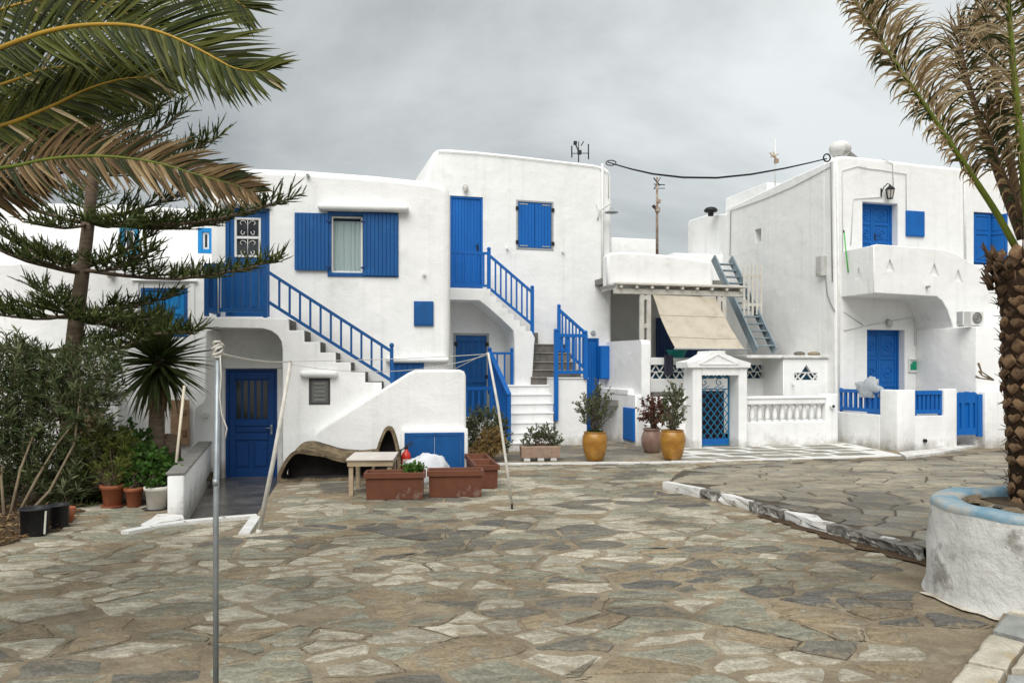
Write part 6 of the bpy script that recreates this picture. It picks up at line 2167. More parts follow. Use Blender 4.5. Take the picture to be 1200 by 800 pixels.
# yucca
p = at_base(183, 566)
t = thing('yucca', 'spiky yucca on a thick trunk beside the pots and the low entry wall', 'yucca', p)
dY = p.y + .35
c = W(186, 420, dY) - p
b = MB(); pts = [Vector((0, .25, -.05)), W(183, 520, dY) - p, W(184, 480, dY) - p, c]
b.tube(pts, [.22, .15, .13, .11], 12); b.build('trunk', BARK, t)
b = MB(); q = W(199, 560, dY + .2) - p; b.tube([q - Vector((0, 0, .1)), W(199, 530, dY + .2) - p, W(200, 514, dY + .2) - p, W(201, 509, dY + .2) - p], [.2, .19, .18, .1], 11); b.build('stump', BARK, t)
ym = []
for ln_, w_, dr, ms in ((.88, .075, .04, 0), (.82, .07, .18, 0), (.74, .065, .45, 0), (.84, .075, .1, 1), (.62, .055, .6, 2)):
    b = MB(); vs = []; fs = []; ns = 7
    for i in range(ns + 1):
        u = i / ns; w = w_ * (min(1, .55 + u * 2) if u < .25 else (1 - ((u - .25) / .75) ** 1.6)) + .002
        z = -dr * ln_ * u * u
        vs += [(-w / 2, u * ln_, z + w * .28), (0, u * ln_, z), (w / 2, u * ln_, z + w * .28)]
        if i:
            a = 3 * i
            fs += [(a - 3, a - 2, a + 1, a), (a - 2, a - 1, a + 2, a + 1)]
    b.add(vs, fs, 0, False)
    ym.append(b.mesh('leaf', [(YUCC[0]), YUCC[1], PALMB[1]][ms]))
r = random.Random(9)
for i in range(270):
    u = (i + .5) / 270
    elv = radians(86 - 145 * u ** .95 + r.uniform(-8, 8)); azm = i * 2.39996
    me_ = ym[0] if u < .3 else ym[3] if u < .45 else ym[1] if u < .8 else ym[2] if u < .93 else ym[4]
    if u > .9 and r.random() < .5: me_ = ym[4]
    M4 = Matrix.Translation(c + Vector((0, 0, .08 - .34 * u))) @ Matrix.Rotation(azm, 4, 'Z') @ Matrix.Rotation(elv, 4, 'X') @ Matrix.Rotation(r.uniform(-.5, .5), 4, 'Y') @ Matrix.Scale(r.uniform(1.0, 1.3), 4)
    inst('leaf', me_, t, matrix=M4)
# stick leaning
a = W(206, 546, 12.0); c = W(216, 452, 12.6); a.z = .55
b = MB(); b.tube([(0, 0, 0), c - a], .022, 8)
o = b.build('wooden_stick', STICK, None, a); tag(o, 'pale wooden stick standing on the low entry wall beside the yucca', 'stick')

# ---------- pots on the pavement
p = at_base(697, 540, .02)
t = thing('potted_plant', 'glossy yellow jar with tall green shrub at the corner of the white stair block', 'potted plant', p, 0, GPOT)
bel = lambda R_, h: [(R_ * .72, h * .1), (R_ * .86, h * .3), (R_ * .97, h * .52), (R_, h * .68), (R_ * .97, h * .82), (R_ * .88, h * .92), (R_ * .83, h * .95), (R_ * .89, h * .975), (R_ * .89, h * .99)]
round_pot(t, .165, .245, .64, YELP, belly=bel(.275, .64), soil=.03)
q = W(698, 482, p.y) - p
bushy(t, OLIV, [(q.x, q.y, q.z + .02, .36, .3, .45), (q.x + .08, q.y, q.z + .36, .22, .2, .24), (q.x - .2, q.y, q.z + .1, .2, .2, .3)], 100, .34, 11, (.075, .036), TWIG, (0, 0, .6), .8, 41, rad=.004, edge=.15)
b = MB(); r = random.Random(2)
for _ in range(160):
    a_ = r.uniform(0, 6.28); add_leaf(b, Vector((.15 * cos(a_) * r.random(), .15 * sin(a_) * r.random(), .6)), Vector((r.uniform(-1, 1), r.uniform(-1, 1), r.uniform(.1, .8))), .1, .05, 1, rnd=r)
b.build('ground_leaves', GERA, t)['kind'] = 'stuff'
p = at_base(788, 538.5, .02)
t = thing('potted_plant', 'glossy yellow jar with upright green shrub left of the gateway', 'potted plant', p, 0, GPOT)
round_pot(t, .17, .25, .66, YELP, belly=bel(.285, .66), soil=.03)
q = W(789, 480, p.y) - p
bushy(t, OLIV, [(q.x, q.y, q.z, .27, .25, .45), (q.x + .05, q.y, q.z + .33, .2, .2, .24)], 95, .32, 11, (.075, .036), TWIG, (0, 0, .6), .8, 42, rad=.004, edge=.1)
p = at_base(764, 530, .02)
t = thing('potted_plant', 'dull brown jar with a withered red-brown plant beside the yellow jar', 'potted plant', p, 0, GPOT)
round_pot(t, .17, .21, .58, BRNP, belly=[(.2, .08), (.25, .22), (.255, .34), (.22, .46), (.19, .52), (.19, .535), (.22, .545), (.22, .57)], soil=.03)
q = W(766, 482, p.y) - p
bushy(t, DRYL, [(q.x, q.y, q.z, .36, .3, .34), (q.x + .2, q.y - .05, q.z - .05, .25, .2, .25)], 95, .3, 8, (.085, .06), TWIG, (0, 0, .54), .5, 43, rad=.004, edge=.2, curl=.4)
# stone trough with two shrubs
p = at_base(633, 540.5, .02)
t = thing('stone_trough', 'pale pinkish stone trough with two small shrubs on white feet below the steps', 'planter', (p.x, p.y + .15, .02), T * .4, GPOT)
b = MB(); Lx, Wy, H = .86, .34, .33; hx, hy = Lx / 2, Wy / 2
prof = [(hx - .05, hy - .05, .07), (hx - .02, hy - .02, .08), (hx, hy, H - .02), (hx - .01, hy - .01, H), (hx - .05, hy - .05, H), (hx - .06, hy - .06, H - .1)]
vs = []; fs = []
for (x, y, z) in prof: vs += [(-x, -y, z), (x, -y, z), (x, y, z), (-x, y, z)]
for i in range(len(prof) - 1):
    for j in range(4):
        a = i * 4 + j; c = i * 4 + (j + 1) % 4; fs.append((a, c, c + 4, a + 4))
fs += [(3, 2, 1, 0), tuple(range(20, 24))]
b.add(vs, fs); b.build('trough', TROUGH, t)
b = MB(); b.box(-hx + .055, hx - .055, -hy + .055, hy - .055, H - .09, H - .05); b.build('soil', SOIL, t)
for x in (-.3, 0, .28):
    b = MB(); b.box(x - .07, x + .07, -hy + .01, hy - .05, 0, .069, 0, .01); b.build('foot', PL, t)
bushy(t, OLIV, [(-.12, 0, .55, .16, .14, .18), (-.28, 0, .42, .12, .1, .1), (.18, 0, .55, .2, .15, .2), (.34, -.03, .42, .14, .12, .14)], 110, .18, 12, (.06, .03), TWIG, (0, 0, .3), .6, 44, rad=.004, edge=.1)
# bush and dried plant by the gate rail
p = at_base(570, 543)
t = thing('shrub', 'loose dark green shrub under the blue gate rail', 'shrub', (p.x, p.y + .5, 0))
bushy(t, OLIV, [(-.05, 0, .85, .5, .3, .3), (.3, 0, .55, .2, .25, .4), (-.35, 0, .6, .2, .2, .4)], 190, .3, 12, (.085, .032), TWIG, (0, 0, 0), .6, 45, rad=.004, edge=.1, weights=(0, 1, 1))
t = thing('dried_plant', 'dried yellow brown plant clump in front of the dark shrub', 'plant', (p.x + .1, p.y + .15, 0))
bushy(t, DRYY, [(0, 0, .45, .27, .22, .3), (-.25, -.05, .3, .2, .15, .16)], 170, .2, 10, (.07, .03), TWIGP, (0, 0, 0), .2, 46, rad=.004, edge=.1, curl=.5)
# small herb in trough A
t = thing('small_plant', 'small fresh green plant growing at the right end of the left terracotta trough', 'plant', (tA.location.x + .28, tA.location.y, .33))
bushy(t, GERA, [(0, 0, .12, .15, .13, .1)], 70, .1, 9, (.05, .035), TWIG, (0, 0, 0), .6, 47, rad=.003, edge=.05, weights=(0, 2, 2))


# ---------- Norfolk pine
pb = W(80, 566, 13.6); pb.z = 0
pine = thing('norfolk_pine', 'tall Norfolk pine with tiered flat branches in front of the far left house', 'pine tree', pb)
TP = [(80, 566), (84, 430), (91, 360), (97, 318), (105, 250), (110, 190), (114, 140), (116, 112)]
tpts = [W(x, y, 13.6) - pb for x, y in TP]
tpts[0].z = -.05
b = MB(); b.tube(tpts, [.18, .142, .125, .11, .098, .088, .075, .04], 14)
b.build('trunk', BARK, pine)


def trunk_at(y):
    for i in range(len(TP) - 1):
        if TP[i][1] >= y >= TP[i + 1][1]:
            u = (TP[i][1] - y) / (TP[i][1] - TP[i + 1][1])
            return tpts[i].lerp(tpts[i + 1], u)
    return tpts[-1]


rp_ine = random.Random(17)


def rope_leaf(mb, a, c, r0, mi, rr):
    """a needle clad branchlet: a rough spindle with needles standing off it"""
    d = (c - a); L_ = d.length; d.normalize()
    x = d.orthogonal().normalized(); y = d.cross(x)
    i0 = len(mb.v)
    ns = 3
    prof = (.5, 1.0, .85, .1)
    for i in range(4):
        q = a.lerp(c, i / 3) + Vector((0, 0, .03 * L_ * (i / 3) ** 2))
        for j in range(3):
            an = 2 * pi * j / 3 + i
            mb.v.append(tuple(q + (x * cos(an) + y * sin(an)) * r0 * prof[i]))
    for i in range(3):
        for j in range(3):
            p_ = i0 + i * 3 + j; q_2 = i0 + i * 3 + (j + 1) % 3
            mb.f.append([p_, q_2, q_2 + 3, p_ + 3]); mb.m.append(mi); mb.sm.append(False)
    for i in range(12):
        u = rr.random(); an = rr.random() * 6.28
        q = a.lerp(c, u); n_ = (x * cos(an) + y * sin(an))
        t_ = q + n_ * r0 * 2.1 + d * r0 * 2.6
        sd_ = d.cross(n_) * r0 * .35
        i1 = len(mb.v)
        mb.v += [tuple(q - sd_), tuple(q + sd_), tuple(t_)]
        mb.f.append([i1, i1 + 1, i1 + 2]); mb.m.append(mi if rr.random() < .8 else 2); mb.sm.append(False)


BR = [(408, -40, 406, 12.6, .055), (405, 165, 398, 12.4, .05), (412, 40, 424, 12.1, .045), (402, 130, 392, 14.6, .04),
      (372, -70, 338, 13.0, .05), (368, -15, 366, 12.2, .045), (366, 228, 388, 12.3, .055), (362, 205, 345, 13.4, .05), (370, 130, 372, 12.0, .04), (360, 40, 330, 14.4, .04), (366, 180, 372, 12.8, .045), (368, 60, 352, 12.1, .04),
      (318, -40, 244, 13.4, .055), (320, -40, 274, 12.4, .055), (316, 332, 303, 12.5, .05), (314, 190, 262, 13.4, .05), (318, 175, 292, 12.4, .045), (312, 55, 290, 14.8, .035), (318, 40, 300, 12.6, .04),
      (262, -30, 212, 13.2, .05), (258, 342, 232, 12.7, .05), (254, 225, 222, 13.6, .045), (262, 45, 262, 12.4, .04), (258, 150, 258, 12.2, .04), (254, 100, 215, 14.8, .035), (258, 270, 258, 13.3, .045),
      (200, 258, 160, 12.9, .045), (196, 215, 130, 13.6, .045), (200, 10, 160, 13.2, .045), (205, 150, 190, 12.3, .035), (196, 200, 190, 12.6, .04),
      (160, 190, 118, 13.2, .035), (160, 50, 120, 13.4, .035), (158, 130, 128, 12.6, .03)]
for (ys_, ex, ey, ed, th) in BR:
    a = trunk_at(ys_); e_ = W(ex, ey, ed) - pb
    L_ = (e_ - a).length
    pts = []
    for i in range(7):
        u = i / 6
        q = a.lerp(e_, u); q.z += -L_ * .06 * sin(pi * u) + rp_ine.uniform(-.01, .01)
        pts.append(q)
    b = MB(); b.tube(pts, [th * (1 - .8 * i / 6) * .85 for i in range(7)], 6)
    bo = b.build('branch', TWIG, pine)
    fb = MB()
    dr = (e_ - a).normalized(); side = dr.cross(Vector((0, 0, 1))).normalized()
    nt2 = int(L_ * 8)
    for i in range(nt2):
        u = .22 + .78 * (i + rp_ine.random() * .6) / nt2
        if rp_ine.random() < .1: continue
        q = a.lerp(e_, u); q.z += -L_ * .06 * sin(pi * u)
        for sg in (-1, 1):
            if rp_ine.random() < .15: continue
            reach = (.62 * (1.12 - u) + .12) * rp_ine.uniform(.6, 1.25)
            tip = q + side * sg * reach * rp_ine.uniform(.5, 1.1) + dr * reach * .8 + Vector((0, 0, rp_ine.uniform(.02, .16)))
            nb = int(4 + reach * 7)
            for j in range(nb):
                v = (j + 1) / nb
                aa = q.lerp(tip, v * .8)
                out_ = (dr * rp_ine.uniform(-.1, .9) + side * sg * rp_ine.uniform(-.3, .9) + Vector((0, 0, rp_ine.uniform(.0, 1.1)))).normalized()
                rope_leaf(fb, aa, aa + out_ * rp_ine.uniform(.10, .34), .0135, rp_ine.choice((0, 0, 1, 1, 2)), rp_ine)
            rope_leaf(fb, q, tip, .016, 1, rp_ine)
    fo = fb.build('foliage', PINE, bo); fo['kind'] = 'stuff'


# ---------- date palms
LEAFLETS = {'n': 0}


def leaflet_pts(base, d0, side_n, L_, w, droop, wind, nseg=4):
    """strip with a fold; returns verts and faces"""
    vs = []; fs = []
    p = base.copy(); d = d0.normalized()
    for i in range(nseg + 1):
        u = i / nseg
        ww = w * (min(1, .45 + 2.2 * u) if u < .25 else (1 - ((u - .25) / .75) ** 1.8)) + .0012
        x = d.cross(side_n)
        if x.length < 1e-4: x = d.orthogonal()
        x.normalize()
        n_ = x.cross(d)
        vs += [p - x * ww / 2 + n_ * ww * .22, p.copy(), p + x * ww / 2 + n_ * ww * .22]
        if i:
            a = 3 * i
            fs += [(a - 3, a - 2, a + 1, a), (a - 2, a - 1, a + 2, a + 1)]
        d = (d + Vector((0, 0, -droop)) * (u + .3) / nseg * 2 + wind * (u + .2) / nseg * 2).normalized()
        p = p + d * L_ / nseg
    return vs, fs


def spline(ctrl, n):
    res = []
    m_ = len(ctrl) - 1
    for k_ in range(n + 1):
        t_ = k_ / n * m_; i = min(int(t_), m_ - 1); u = t_ - i
        a0 = ctrl[max(i - 1, 0)]; a1 = ctrl[i]; a2 = ctrl[i + 1]; a3 = ctrl[min(i + 2, m_)]
        res.append(.5 * ((2 * a1) + (a2 - a0) * u + (2 * a0 - 5 * a1 + 4 * a2 - a3) * u * u + (3 * a1 - a0 - 3 * a2 + a3) * u ** 3))
    return res


def frond(parent, ctrl, up, n, Lmax, w, mats, rmat, r0, seed, ang=(60, 30), droop=.25, wind=Vector((0, 0, 0)), lift=.15, dead=0.0, individual=0, left=1.0, right=1.0, start=.12, tipdead=None, single=None, jit=7, lj=.12):
    r = random.Random(seed)
    pts = spline(ctrl, 40)
    b = MB(); b.tube(pts, [r0 * (1 - .88 * i / 40) for i in range(41)], 7)
    fo = b.build('frond', rmat, parent)
    lb = MB()
    for i in range(n):
        u = start + (1 - start) * (i + r.uniform(-.2, .2)) / n
        u = max(0, min(.995, u))
        q = u * 40; k_ = int(q); p = pts[k_].lerp(pts[min(k_ + 1, 40)], q - k_)
        t_ = (pts[min(k_ + 1, 40)] - pts[max(k_ - 1, 0)]).normalized()
        s_ = t_.cross(up).normalized(); n_ = s_.cross(t_)
        prof = min(1, .45 + 2.2 * (u - start)) * (1 - .62 * max(0, (u - .55) / .45) ** 1.4)
        for sg, mul in ((1, right), (-1, left)):
            if mul <= 0: continue
            a_ = radians(ang[0] + (ang[1] - ang[0]) * u + r.uniform(-jit, jit))
            d = t_ * cos(a_) + s_ * sg * sin(a_) + n_ * (lift + r.uniform(-lj, lj))
            L_ = Lmax * prof * mul * r.uniform(.82, 1.1)
            vs, fs = leaflet_pts(p, d, n_, L_, w * r.uniform(.8, 1.1), droop * r.uniform(.6, 1.5), wind * r.uniform(.5, 1.4))
            mi = r.choices(range(len(mats)), weights=mats_w.get(id(mats), [1] * len(mats)))[0]
            if single is not None and LEAFLETS['n'] < 296:
                LEAFLETS['n'] += 1
                m = MB(); m.add(vs, fs); m.build('leaflet', mats[mi], fo)
            else:
                lb.add(vs, fs, mi)
    if lb.v:
        lo_ = lb.build('leaflets', mats, fo); lo_['kind'] = 'stuff'
    return fo


mats_w = {}
GREENMIX = PALMG + PALMD[:2] + PALMB[2:]
mats_w[id(GREENMIX)] = [4, 3, 3, 2.5, 2, .35]
PALMX = leafmats('palm_brown', [(.23, .15, .07), (.15, .095, .045), (.36, .26, .135)])
DEADMIX = PALMX + PALMD
mats_w[id(DEADMIX)] = [4, 4, 2.2, 2.2, 1.6, 1]
DRYMIX = PALMB + PALMG[:2] + PALMD[:2]
mats_w[id(DRYMIX)] = [3.5, 2, 4.5, .6, .5, 1.2, 1.2]


def palm_trunk(parent, pts, rads, rows, per, material_seed, face_from):
    b = MB(); b.tube([Vector(p) for p in pts], rads, 20)
    tr_ = b.build('trunk', PTRUNK, parent)
    w, h = .2, .128
    metas = []
    for v in range(3):
        rr = random.Random(v)
        m = MB()
        vs = [(-w * .49, -.005, 0), (-w * .26, .012, -h * .4), (0, .014, -h * .62), (w * .26, .012, -h * .4), (w * .49, -.005, 0), (w * .25, .008, h * .36), (0, -.004, h * .6), (-w * .25, .008, h * .36),
              (-w * .33, .024 + rr.uniform(-.008, .01), -h * .02), (w * .33, .024 + rr.uniform(-.008, .01), -h * .06), (rr.uniform(-.02, .02), .034 + rr.uniform(-.008, .014), -h * .46), (rr.uniform(-.02, .02), .012, h * .40)]
        fs = [(0, 1, 8), (1, 2, 10), (1, 10, 8), (2, 3, 10), (3, 9, 10), (3, 4, 9), (4, 5, 9), (5, 11, 9), (5, 6, 11), (6, 7, 11), (7, 8, 11), (7, 0, 8), (8, 10, 9), (8, 9, 11)]
        m.add(vs, [f[::-1] for f in fs])
        metas.append(m.mesh('leaf_base', PSCAR))
    sp = spline([Vector(p) for p in pts], 40)
    rr = random.Random(material_seed)
    fib = MB()
    for j in range(rows):
        for i in range(per):
            u = (j + .5) / rows; q = u * 40; k_ = int(q)
            c = sp[k_].lerp(sp[min(k_ + 1, 40)], q - k_)
            uu = u * (len(rads) - 1); ii = min(int(uu), len(rads) - 2); rad = rads[ii] + (rads[ii + 1] - rads[ii]) * (uu - ii)
            an = 2 * pi * (i + .5 * (j % 2)) / per + rr.uniform(-.04, .04)
            d = Vector((cos(an), sin(an), 0))
            M4 = Matrix.Translation(c + d * (rad - rr.uniform(.006, .022)) + Vector((0, 0, rr.uniform(-.014, .014)))) @ Matrix.Rotation(an - pi / 2, 4, 'Z') @ Matrix.Rotation(rr.uniform(-.14, .26), 4, 'X') @ Matrix.Rotation(rr.uniform(-.14, .14), 4, 'Y') @ Matrix.Diagonal((2 * pi * rad / per / .2 * rr.uniform(.9, 1.1), rr.uniform(.7, 1.3), rr.uniform(.84, 1.12), 1))
            inst('leaf_base', rr.choice(metas), tr_, matrix=M4)
            for _ in range(2):
                q_0 = c + d * (rad + .005) + Vector((-d.y, d.x, 0)) * rr.uniform(-.11, .11) + Vector((0, 0, rr.uniform(-.07, .07)))
                q_1 = q_0 + d * rr.uniform(.02, .06) + Vector((rr.uniform(-.04, .04), rr.uniform(-.04, .04), rr.uniform(-.05, .09)))
                fib.tube([q_0, q_1], [.006, .002], 3)
    fb_ = fib.build('fibres', RACHB, tr_); fb_['kind'] = 'stuff'
    return tr_


# right palm in its round planter
pl_ = thing('round_planter', 'round whitewashed planter with worn blue rim at the right edge', 'planter', (PLC[0], PLC[1], 0))
def ringmesh(prof, nseg=72, amp=.012, seed=0.0):
    b = MB(); i0 = 0
    for r_, z_ in prof:
        for j in range(nseg):
            a_ = 2 * pi * j / nseg
            rr = r_ + noise.noise(Vector((cos(a_) * 2.5, sin(a_) * 2.5, z_ * 3 + seed))) * amp * 2
            b.v.append((rr * cos(a_), rr * sin(a_), z_ + (noise.noise(Vector((cos(a_) * 3, sin(a_) * 3, seed + 9))) * .012 if z_ > .5 else 0)))
    for i in range(len(prof) - 1):
        for j in range(nseg):
            a = i * nseg + j; c = i * nseg + (j + 1) % nseg
            b.f.append([a, c, c + nseg, a + nseg]); b.m.append(0); b.sm.append(True)
    return b
ringmesh([(1.045, -.02), (1.04, .012), (1.03, .05), (1.02, .12), (1.01, .25), (1.0, .45), (.985, .65), (.975, .80)], amp=.016).build('wall', PLO, pl_)
ringmesh([(.978, .79), (.978, .82), (.962, .845), (.93, .855), (.84, .858), (.76, .85), (.73, .82), (.725, .6)], amp=.016).build('rim', RIM, pl_)
b = MB(); b.lathe([(.71, .7), (.70, .79), (.3, .82), (.1, .82)], 40); b.build('soil', SOIL, pl_)
b = MB(); vs = [(1.03 * cos(a_), 1.03 * sin(a_), .019) for a_ in [3.0 + i * .05 for i in range(46)]]; vs += [((1.07 + .22 * abs(noise.noise(Vector((a_ * 2.2, 3, 1)))) + .05 * noise.noise(Vector((a_ * 9, 1, 1)))) * cos(a_), (1.07 + .22 * abs(noise.noise(Vector((a_ * 2.2, 3, 1)))) + .05 * noise.noise(Vector((a_ * 9, 1, 1)))) * sin(a_), .019) for a_ in [3.0 + i * .05 for i in range(46)]]
b.add(vs, [(i, i + 46, i + 47, i + 1) for i in range(45)]); b.build('whitewash_spill', mat('worn_whitewash', (.56, .52, .45), (.36, .31, .23), .9, 7, 8, .5, 20, .01, .1, lo=.42, hi=.6), pl_)
b = MB(); r = random.Random(12)
for i in range(9):
    a_ = 4.0 + r.uniform(0, .5); w_ = r.uniform(.004, .011); h_ = r.uniform(.03, .13)
    vs = []
    for s_ in (-1, 1):
        for z_ in (.8, .8 - h_ * .6, .8 - h_):
            ww = w_ * (1 if z_ > .75 else .6)
            rr = .975 + .03 * (.8 - z_) / .3 + .03
            vs.append((rr * cos(a_ + s_ * ww), rr * sin(a_ + s_ * ww), z_))
    b.add(vs, [(0, 3, 4, 1), (1, 4, 5, 2)])
b.build('paint_drip', DRIP, pl_)['kind'] = 'stuff'
for i in range(16):
    a_ = r.uniform(2.2, 5.2); rr = r.uniform(.5, .64); q = r.uniform(.05, .11)
    m = MB(); m.lathe([(q * .4, 0), (q, .02), (q * .9, q * .5), (q * .4, q * .75)], 7, smooth=False)
    o = m.build('loose_stone', ST[r.choice((2, 0, 3))], None, (PLC[0] + rr * cos(a_), PLC[1] + rr * sin(a_), .795), (r.uniform(-.3, .3), r.uniform(-.3, .3), r.uniform(0, 6)))
    o.scale = (1, .7, .7)
    tag(o, 'small rough stone lying on the soil inside the round planter', 'stone', 'stones in the round planter')
PB = Vector((PLC[0] + .2, PLC[1] + .22, .7))
rpalm = thing('palm_tree', 'date palm with scaly trunk and windblown tan fronds in the round planter', 'palm tree', PB)
ptop = W(1203, 296, PB.y) - PB
palm_trunk(rpalm, [Vector((0, 0, -.02)), Vector((-.0, 0, .6)), Vector((-.04, 0, 1.3)), Vector((-.05, 0, 1.9)), Vector((ptop.x, 0, ptop.z))], [.39, .405, .42, .42, .30], 21, 13, 3, None)
dp_ = PB.y
def RF(pts_, dd): return [W(x, y, dp_ + dd[0] + (dd[1] - dd[0]) * i / (len(pts_) - 1)) - PB for i, (x, y) in enumerate(pts_)]
wR = Vector((.55, .1, 0))
UPF = Vector((.3, -1, .3))
frond(rpalm, RF([(1196, 300), (1165, 245), (1125, 185), (1088, 130), (1055, 82), (1025, 38), (998, -4), (975, -45)], (-.1, -.7)), Vector((-.35, -.75, .55)), 240, .52, .019, DRYMIX, RACHG, .032, 61, (58, 40), .55, Vector((.8, .05, -.05)), .2, start=.22, left=.55, jit=24, lj=.55)
frond(rpalm, RF([(1208, 290), (1200, 200), (1190, 110), (1183, 20), (1180, -60), (1182, -130)], (-.25, -.9)), UPF, 150, .62, .019, DRYMIX, RACHG, .045, 62, (70, 45), .75, Vector((.3, 0, 0)), .2, start=.22, jit=22, lj=.45)
frond(rpalm, RF([(1198, 280), (1172, 210), (1148, 140), (1130, 80), (1128, 40), (1150, 20)], (.2, .5)), Vector((.1, -1, .2)), 125, .5, .019, DRYMIX, RACHB, .045, 63, (65, 40), .6, Vector((.5, 0, 0)), .2, start=.22, jit=22, lj=.45)
frond(rpalm, RF([(1204, 280), (1184, 190), (1168, 100), (1158, 30), (1148, -40)], (.1, .2)), UPF, 130, .56, .019, DRYMIX, RACHB, .045, 64, (65, 40), .7, Vector((.5, 0, 0)), .2, start=.22, jit=22, lj=.45)
frond(rpalm, RF([(1206, 285), (1188, 230), (1170, 190), (1158, 150), (1160, 120)], (-.2, -.3)), UPF, 40, .42, .026, DEADMIX, RACHB, .03, 65, (55, 35), .9, Vector((.3, 0, 0)), .2, start=.1)
rr = random.Random(77)
for i in range(6):
    a_ = -.7 + i * .28
    c0 = W(1212, 290, dp_ + .1) - PB
    dirv = Vector((cos(a_), sin(a_) * .9 + .1, 0))
    ln_ = rr.uniform(1.9, 2.5)
    frond(rpalm, [c0, c0 + dirv * ln_ * .3 + Vector((0, 0, .8)), c0 + dirv * ln_ * .65 + Vector((0, 0, 1.15)), c0 + dirv * ln_ + Vector((0, 0, .9 - .5 * rr.random()))], Vector((0, 0, 1)), 55, .5, .03, GREENMIX if i % 2 else DRYMIX, RACHG, .045, 80 + i, (60, 35), .5, Vector((.3, 0, 0)), .2, start=.15)
# dead leaf stubs under the crown
b = MB()
for i in range(90):
    a_ = rr.uniform(0, 6.28); z_ = ptop.z - rr.uniform(.0, .32)
    q = Vector((ptop.x + .3 * cos(a_), .3 * sin(a_), z_)); e_ = q + Vector((cos(a_) * rr.uniform(.02, .1), sin(a_) * .08, rr.uniform(.02, .17)))
    b.tube([q, e_], [rr.uniform(.008, .024), .005], 5)
b.build('leaf_stubs', RACHB, rpalm)['kind'] = 'stuff'
# dried fruit stalk on the trunk
b = MB(); q0 = W(1158, 445, dp_ - .1) - PB
for dx, dz in ((-.1, .15), (-.12, .03), (-.09, .08)):
    b.tube([q0 + Vector((.05, 0, 0)), q0 + Vector((dx * .6, 0, dz * .5)), q0 + Vector((dx, -.02, dz))], [.008, .006, .012], 5)
b.build('dry_stalk', TWIGP, rpalm)

# left palm, trunk just outside the picture
PBL = W(-190, 430, 4.9); PBL.z = 0
lpalm = thing('palm_tree', 'date palm at the upper left with green and dead arching fronds', 'palm tree', PBL)
cr = W(-190, 105, 4.9) - PBL
palm_trunk(lpalm, [Vector((0, 0, -.05)), Vector((0, 0, 1.2)), Vector((0, 0, 2.4)), cr], [.36, .34, .33, .25], 28, 12, 5, None)
def LF(pts_, d0, d1): return [W(x, y, d0 + (d1 - d0) * i / (len(pts_) - 1)) - PBL for i, (x, y) in enumerate(pts_)]
UPL = Vector((0, -1, .25))
SGL = 1
frond(lpalm, [cr] + LF([(-80, 95), (0, 57), (70, 34), (138, 29), (188, 38), (235, 59), (275, 80), (312, 84)], 4.6, 4.1), UPL, 120, .50, .024, GREENMIX, RACH, .02, 51, (62, 28), .10, Vector((.28, 0, -.02)), .05, start=.1, single=SGL)
frond(lpalm, [cr] + LF([(-90, 165), (0, 148), (60, 125), (105, 104), (150, 92), (200, 92)], 4.75, 4.7), UPL, 110, .44, .022, GREENMIX, RACH, .019, 52, (60, 30), .2, Vector((.2, 0, 0)), .05, start=.1)
frond(lpalm, [cr] + LF([(-90, 200), (0, 197), (60, 186), (120, 183), (180, 190), (232, 205), (270, 215), (298, 225)], 4.7, 4.3), UPL, 125, .32, .02, DEADMIX, RACHG, .014, 53, (62, 28), .18, Vector((.25, 0, 0)), .05, start=.1, single=SGL)
frond(lpalm, [cr] + LF([(-70, 0), (20, -45), (110, -60), (190, -45), (250, -15), (290, 10)], 4.8, 4.6), UPL, 110, .50, .022, GREENMIX, RACH, .02, 54, (60, 28), .12, Vector((.3, 0, 0)), .05, start=.1)
frond(lpalm, [cr] + LF([(-80, 120), (0, 100), (60, 80), (120, 82), (170, 100)], 5.1, 5.1), UPL, 100, .5, .022, GREENMIX, RACH, .018, 55, (60, 30), .25, Vector((.2, 0, 0)), .05, start=.1)
frond(lpalm, [cr] + LF([(-90, 240), (-40, 235), (10, 225), (60, 212)], 5.0, 4.9), UPL, 70, .34, .02, DEADMIX, RACHB, .015, 56, (60, 30), .3, Vector((.2, 0, 0)), .05, start=.1)
for i in range(8):
    a_ = 1.7 + i * .52
    dirv = Vector((cos(a_), sin(a_), 0)); ln_ = 1.9
    frond(lpalm, [cr, cr + dirv * ln_ * .3 + Vector((0, 0, .6)), cr + dirv * ln_ * .65 + Vector((0, 0, .75)), cr + dirv * ln_ + Vector((0, 0, .3))], Vector((0, 0, 1)), 50, .42, .024, GREENMIX, RACH, .025, 90 + i, (60, 35), .35, Vector((.2, 0, 0)), .1, start=.15)

frond(lpalm, [cr] + LF([(-90, 60), (-20, 20), (50, 0), (120, 5), (175, 30)], 5.2, 5.2), UPL, 100, .5, .022, GREENMIX, RACH, .018, 57, (60, 30), .25, Vector((.2, 0, 0)), .05, start=.1)
frond(lpalm, [cr] + LF([(-90, 140), (-30, 128), (20, 130), (60, 145), (90, 165)], 5.3, 5.3), UPL, 90, .45, .022, GREENMIX, RACH, .018, 58, (60, 30), .25, Vector((.2, 0, 0)), .05, start=.1)
frond(lpalm, [cr] + LF([(-80, 190), (-20, 172), (40, 165), (100, 172), (140, 186)], 5.0, 4.9), UPL, 90, .34, .02, DEADMIX, RACHB, .015, 59, (60, 30), .3, Vector((.2, 0, 0)), .05, start=.1)

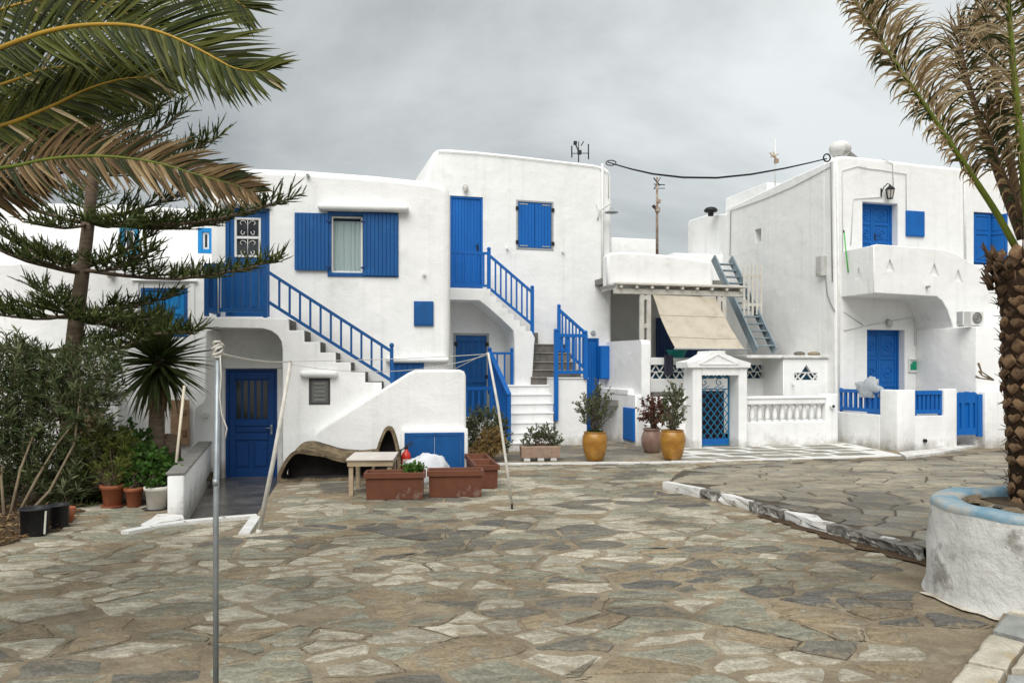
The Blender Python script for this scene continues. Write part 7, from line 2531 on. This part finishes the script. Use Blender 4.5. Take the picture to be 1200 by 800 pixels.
# ---------- cable between the houses and aerials on the roofs
cp = [(712, 190, 21.6), (722, 193, 21.6), (740, 198, 21.5), (765, 203.5, 21.4), (800, 207.5, 21.3), (840, 208, 21.2), (880, 204, 21.1), (920, 197, 21.0), (950, 190.5, 20.95), (969, 186, 20.9)]
a = W(*cp[0])
b = MB(); b.tube([W(*q) - a for q in cp], .016, 6)
b.tube([W(q[0], q[1] + 1.2 * sin(pi * i / 9), q[2]) - a for i, q in enumerate(cp)], .012, 5)
lp = [W(712 + 6 * cos(t) + 4, 191 - 3 * sin(t), 21.5) - a for t in [k_ * pi / 6 for k_ in range(13)]]
b.tube(lp, .015, 6)
lp = [W(969 + 4 * cos(t), 185 + 4.5 * sin(t), 20.8) - a for t in [k_ * pi / 6 for k_ in range(13)]]
b.tube(lp, .02, 6)
o = b.build('overhead_cable', CABLE, None, a); tag(o, 'black cable sagging between the roofs of the middle and right houses', 'cable')


def aerial(label, px, y0, y1, d, elems, mast_m, r=.03, boxes=()):
    base = W(px, y0, d); top = W(px + 0, y1, d)
    t = thing('roof_aerial', label, 'antenna', base, 0, 'aerials on the roofs')
    h = top.z - base.z
    b = MB(); b.tube([(0, 0, 0), (0, 0, h)], [r, r * .7], 6); b.build('mast', mast_m, t)
    s_ = d / F
    b = MB()
    for (x0, yy0, x1, yy1, rr_) in elems:
        b.tube([((x0 - px) * s_, 0, (y0 - yy0) * s_), ((x1 - px) * s_, -.03, (y0 - yy1) * s_)], rr_, 5)
    b.build('elements', IRON if mast_m is not WHP else WOODP, t)['kind'] = 'stuff'
    for (x, y, w_) in boxes:
        b = MB(); b.box((x - px) * s_ - w_, (x - px) * s_ + w_, -.08, .03, (y0 - y) * s_ - w_, (y0 - y) * s_ + w_, 0, .01); b.build('amplifier', IRON if mast_m is IRON else RUST, t)
aerial('tall rusty aerial mast on the low terrace roof', 770, 300, 208, 23.5, [(766, 208.5, 773, 218, .02), (766, 216, 779, 217, .015), (767, 221, 779, 221, .012), (774, 208, 766, 222, .012), (765, 241, 772, 248, .05)], RUST, .045, [(770.5, 246, .07), (772, 236, .05)])
aerial('small black aerial with upright bars on the middle house roof', 678, 190, 166, 23.5, [(670, 171, 670, 185, .02), (689.5, 169, 689.5, 187, .02), (674, 168, 679, 181, .02), (681, 171, 684, 166, .015), (670, 180, 690, 180, .012)], IRON, .02, [(679, 179, .06), (674, 168, .05)])
aerial('thin white aerial mast on the roof of the right house', 908.5, 220, 163, 24.5, [(902, 179, 909, 187, .025), (906, 178, 911, 190, .02), (903, 184, 912, 181, .015)], WHP, .022, [(909.5, 189, .06)])
q = W(833, 249, 27.5)
b = MB(); b.lathe([(.1, -.12), (.1, .0), (.22, .02), (.24, .08), (.16, .16), (.05, .19)], 12)
o = b.build('chimney_cowl', IRON, None, q); tag(o, 'dark round chimney cowl on the rear roof edge of the right house', 'chimney')
q = R.w(1.9, 1.6, R.p(1020, 187, 1.6)[1])
b = MB(); b.add([(-.35, 0, -.1), (.35, 0, -.1), (.35, .6, -.1), (-.35, .6, -.1), (-.1, .1, .28), (.12, .3, .28)], [(0, 1, 5, 4), (1, 2, 5), (2, 3, 4, 5), (3, 0, 4), (0, 3, 2, 1)])
o = b.build('roof_vent', CONC, None, q, (0, 0, T)); tag(o, 'small grey pointed roof vent behind the parapet of the right house', 'vent')
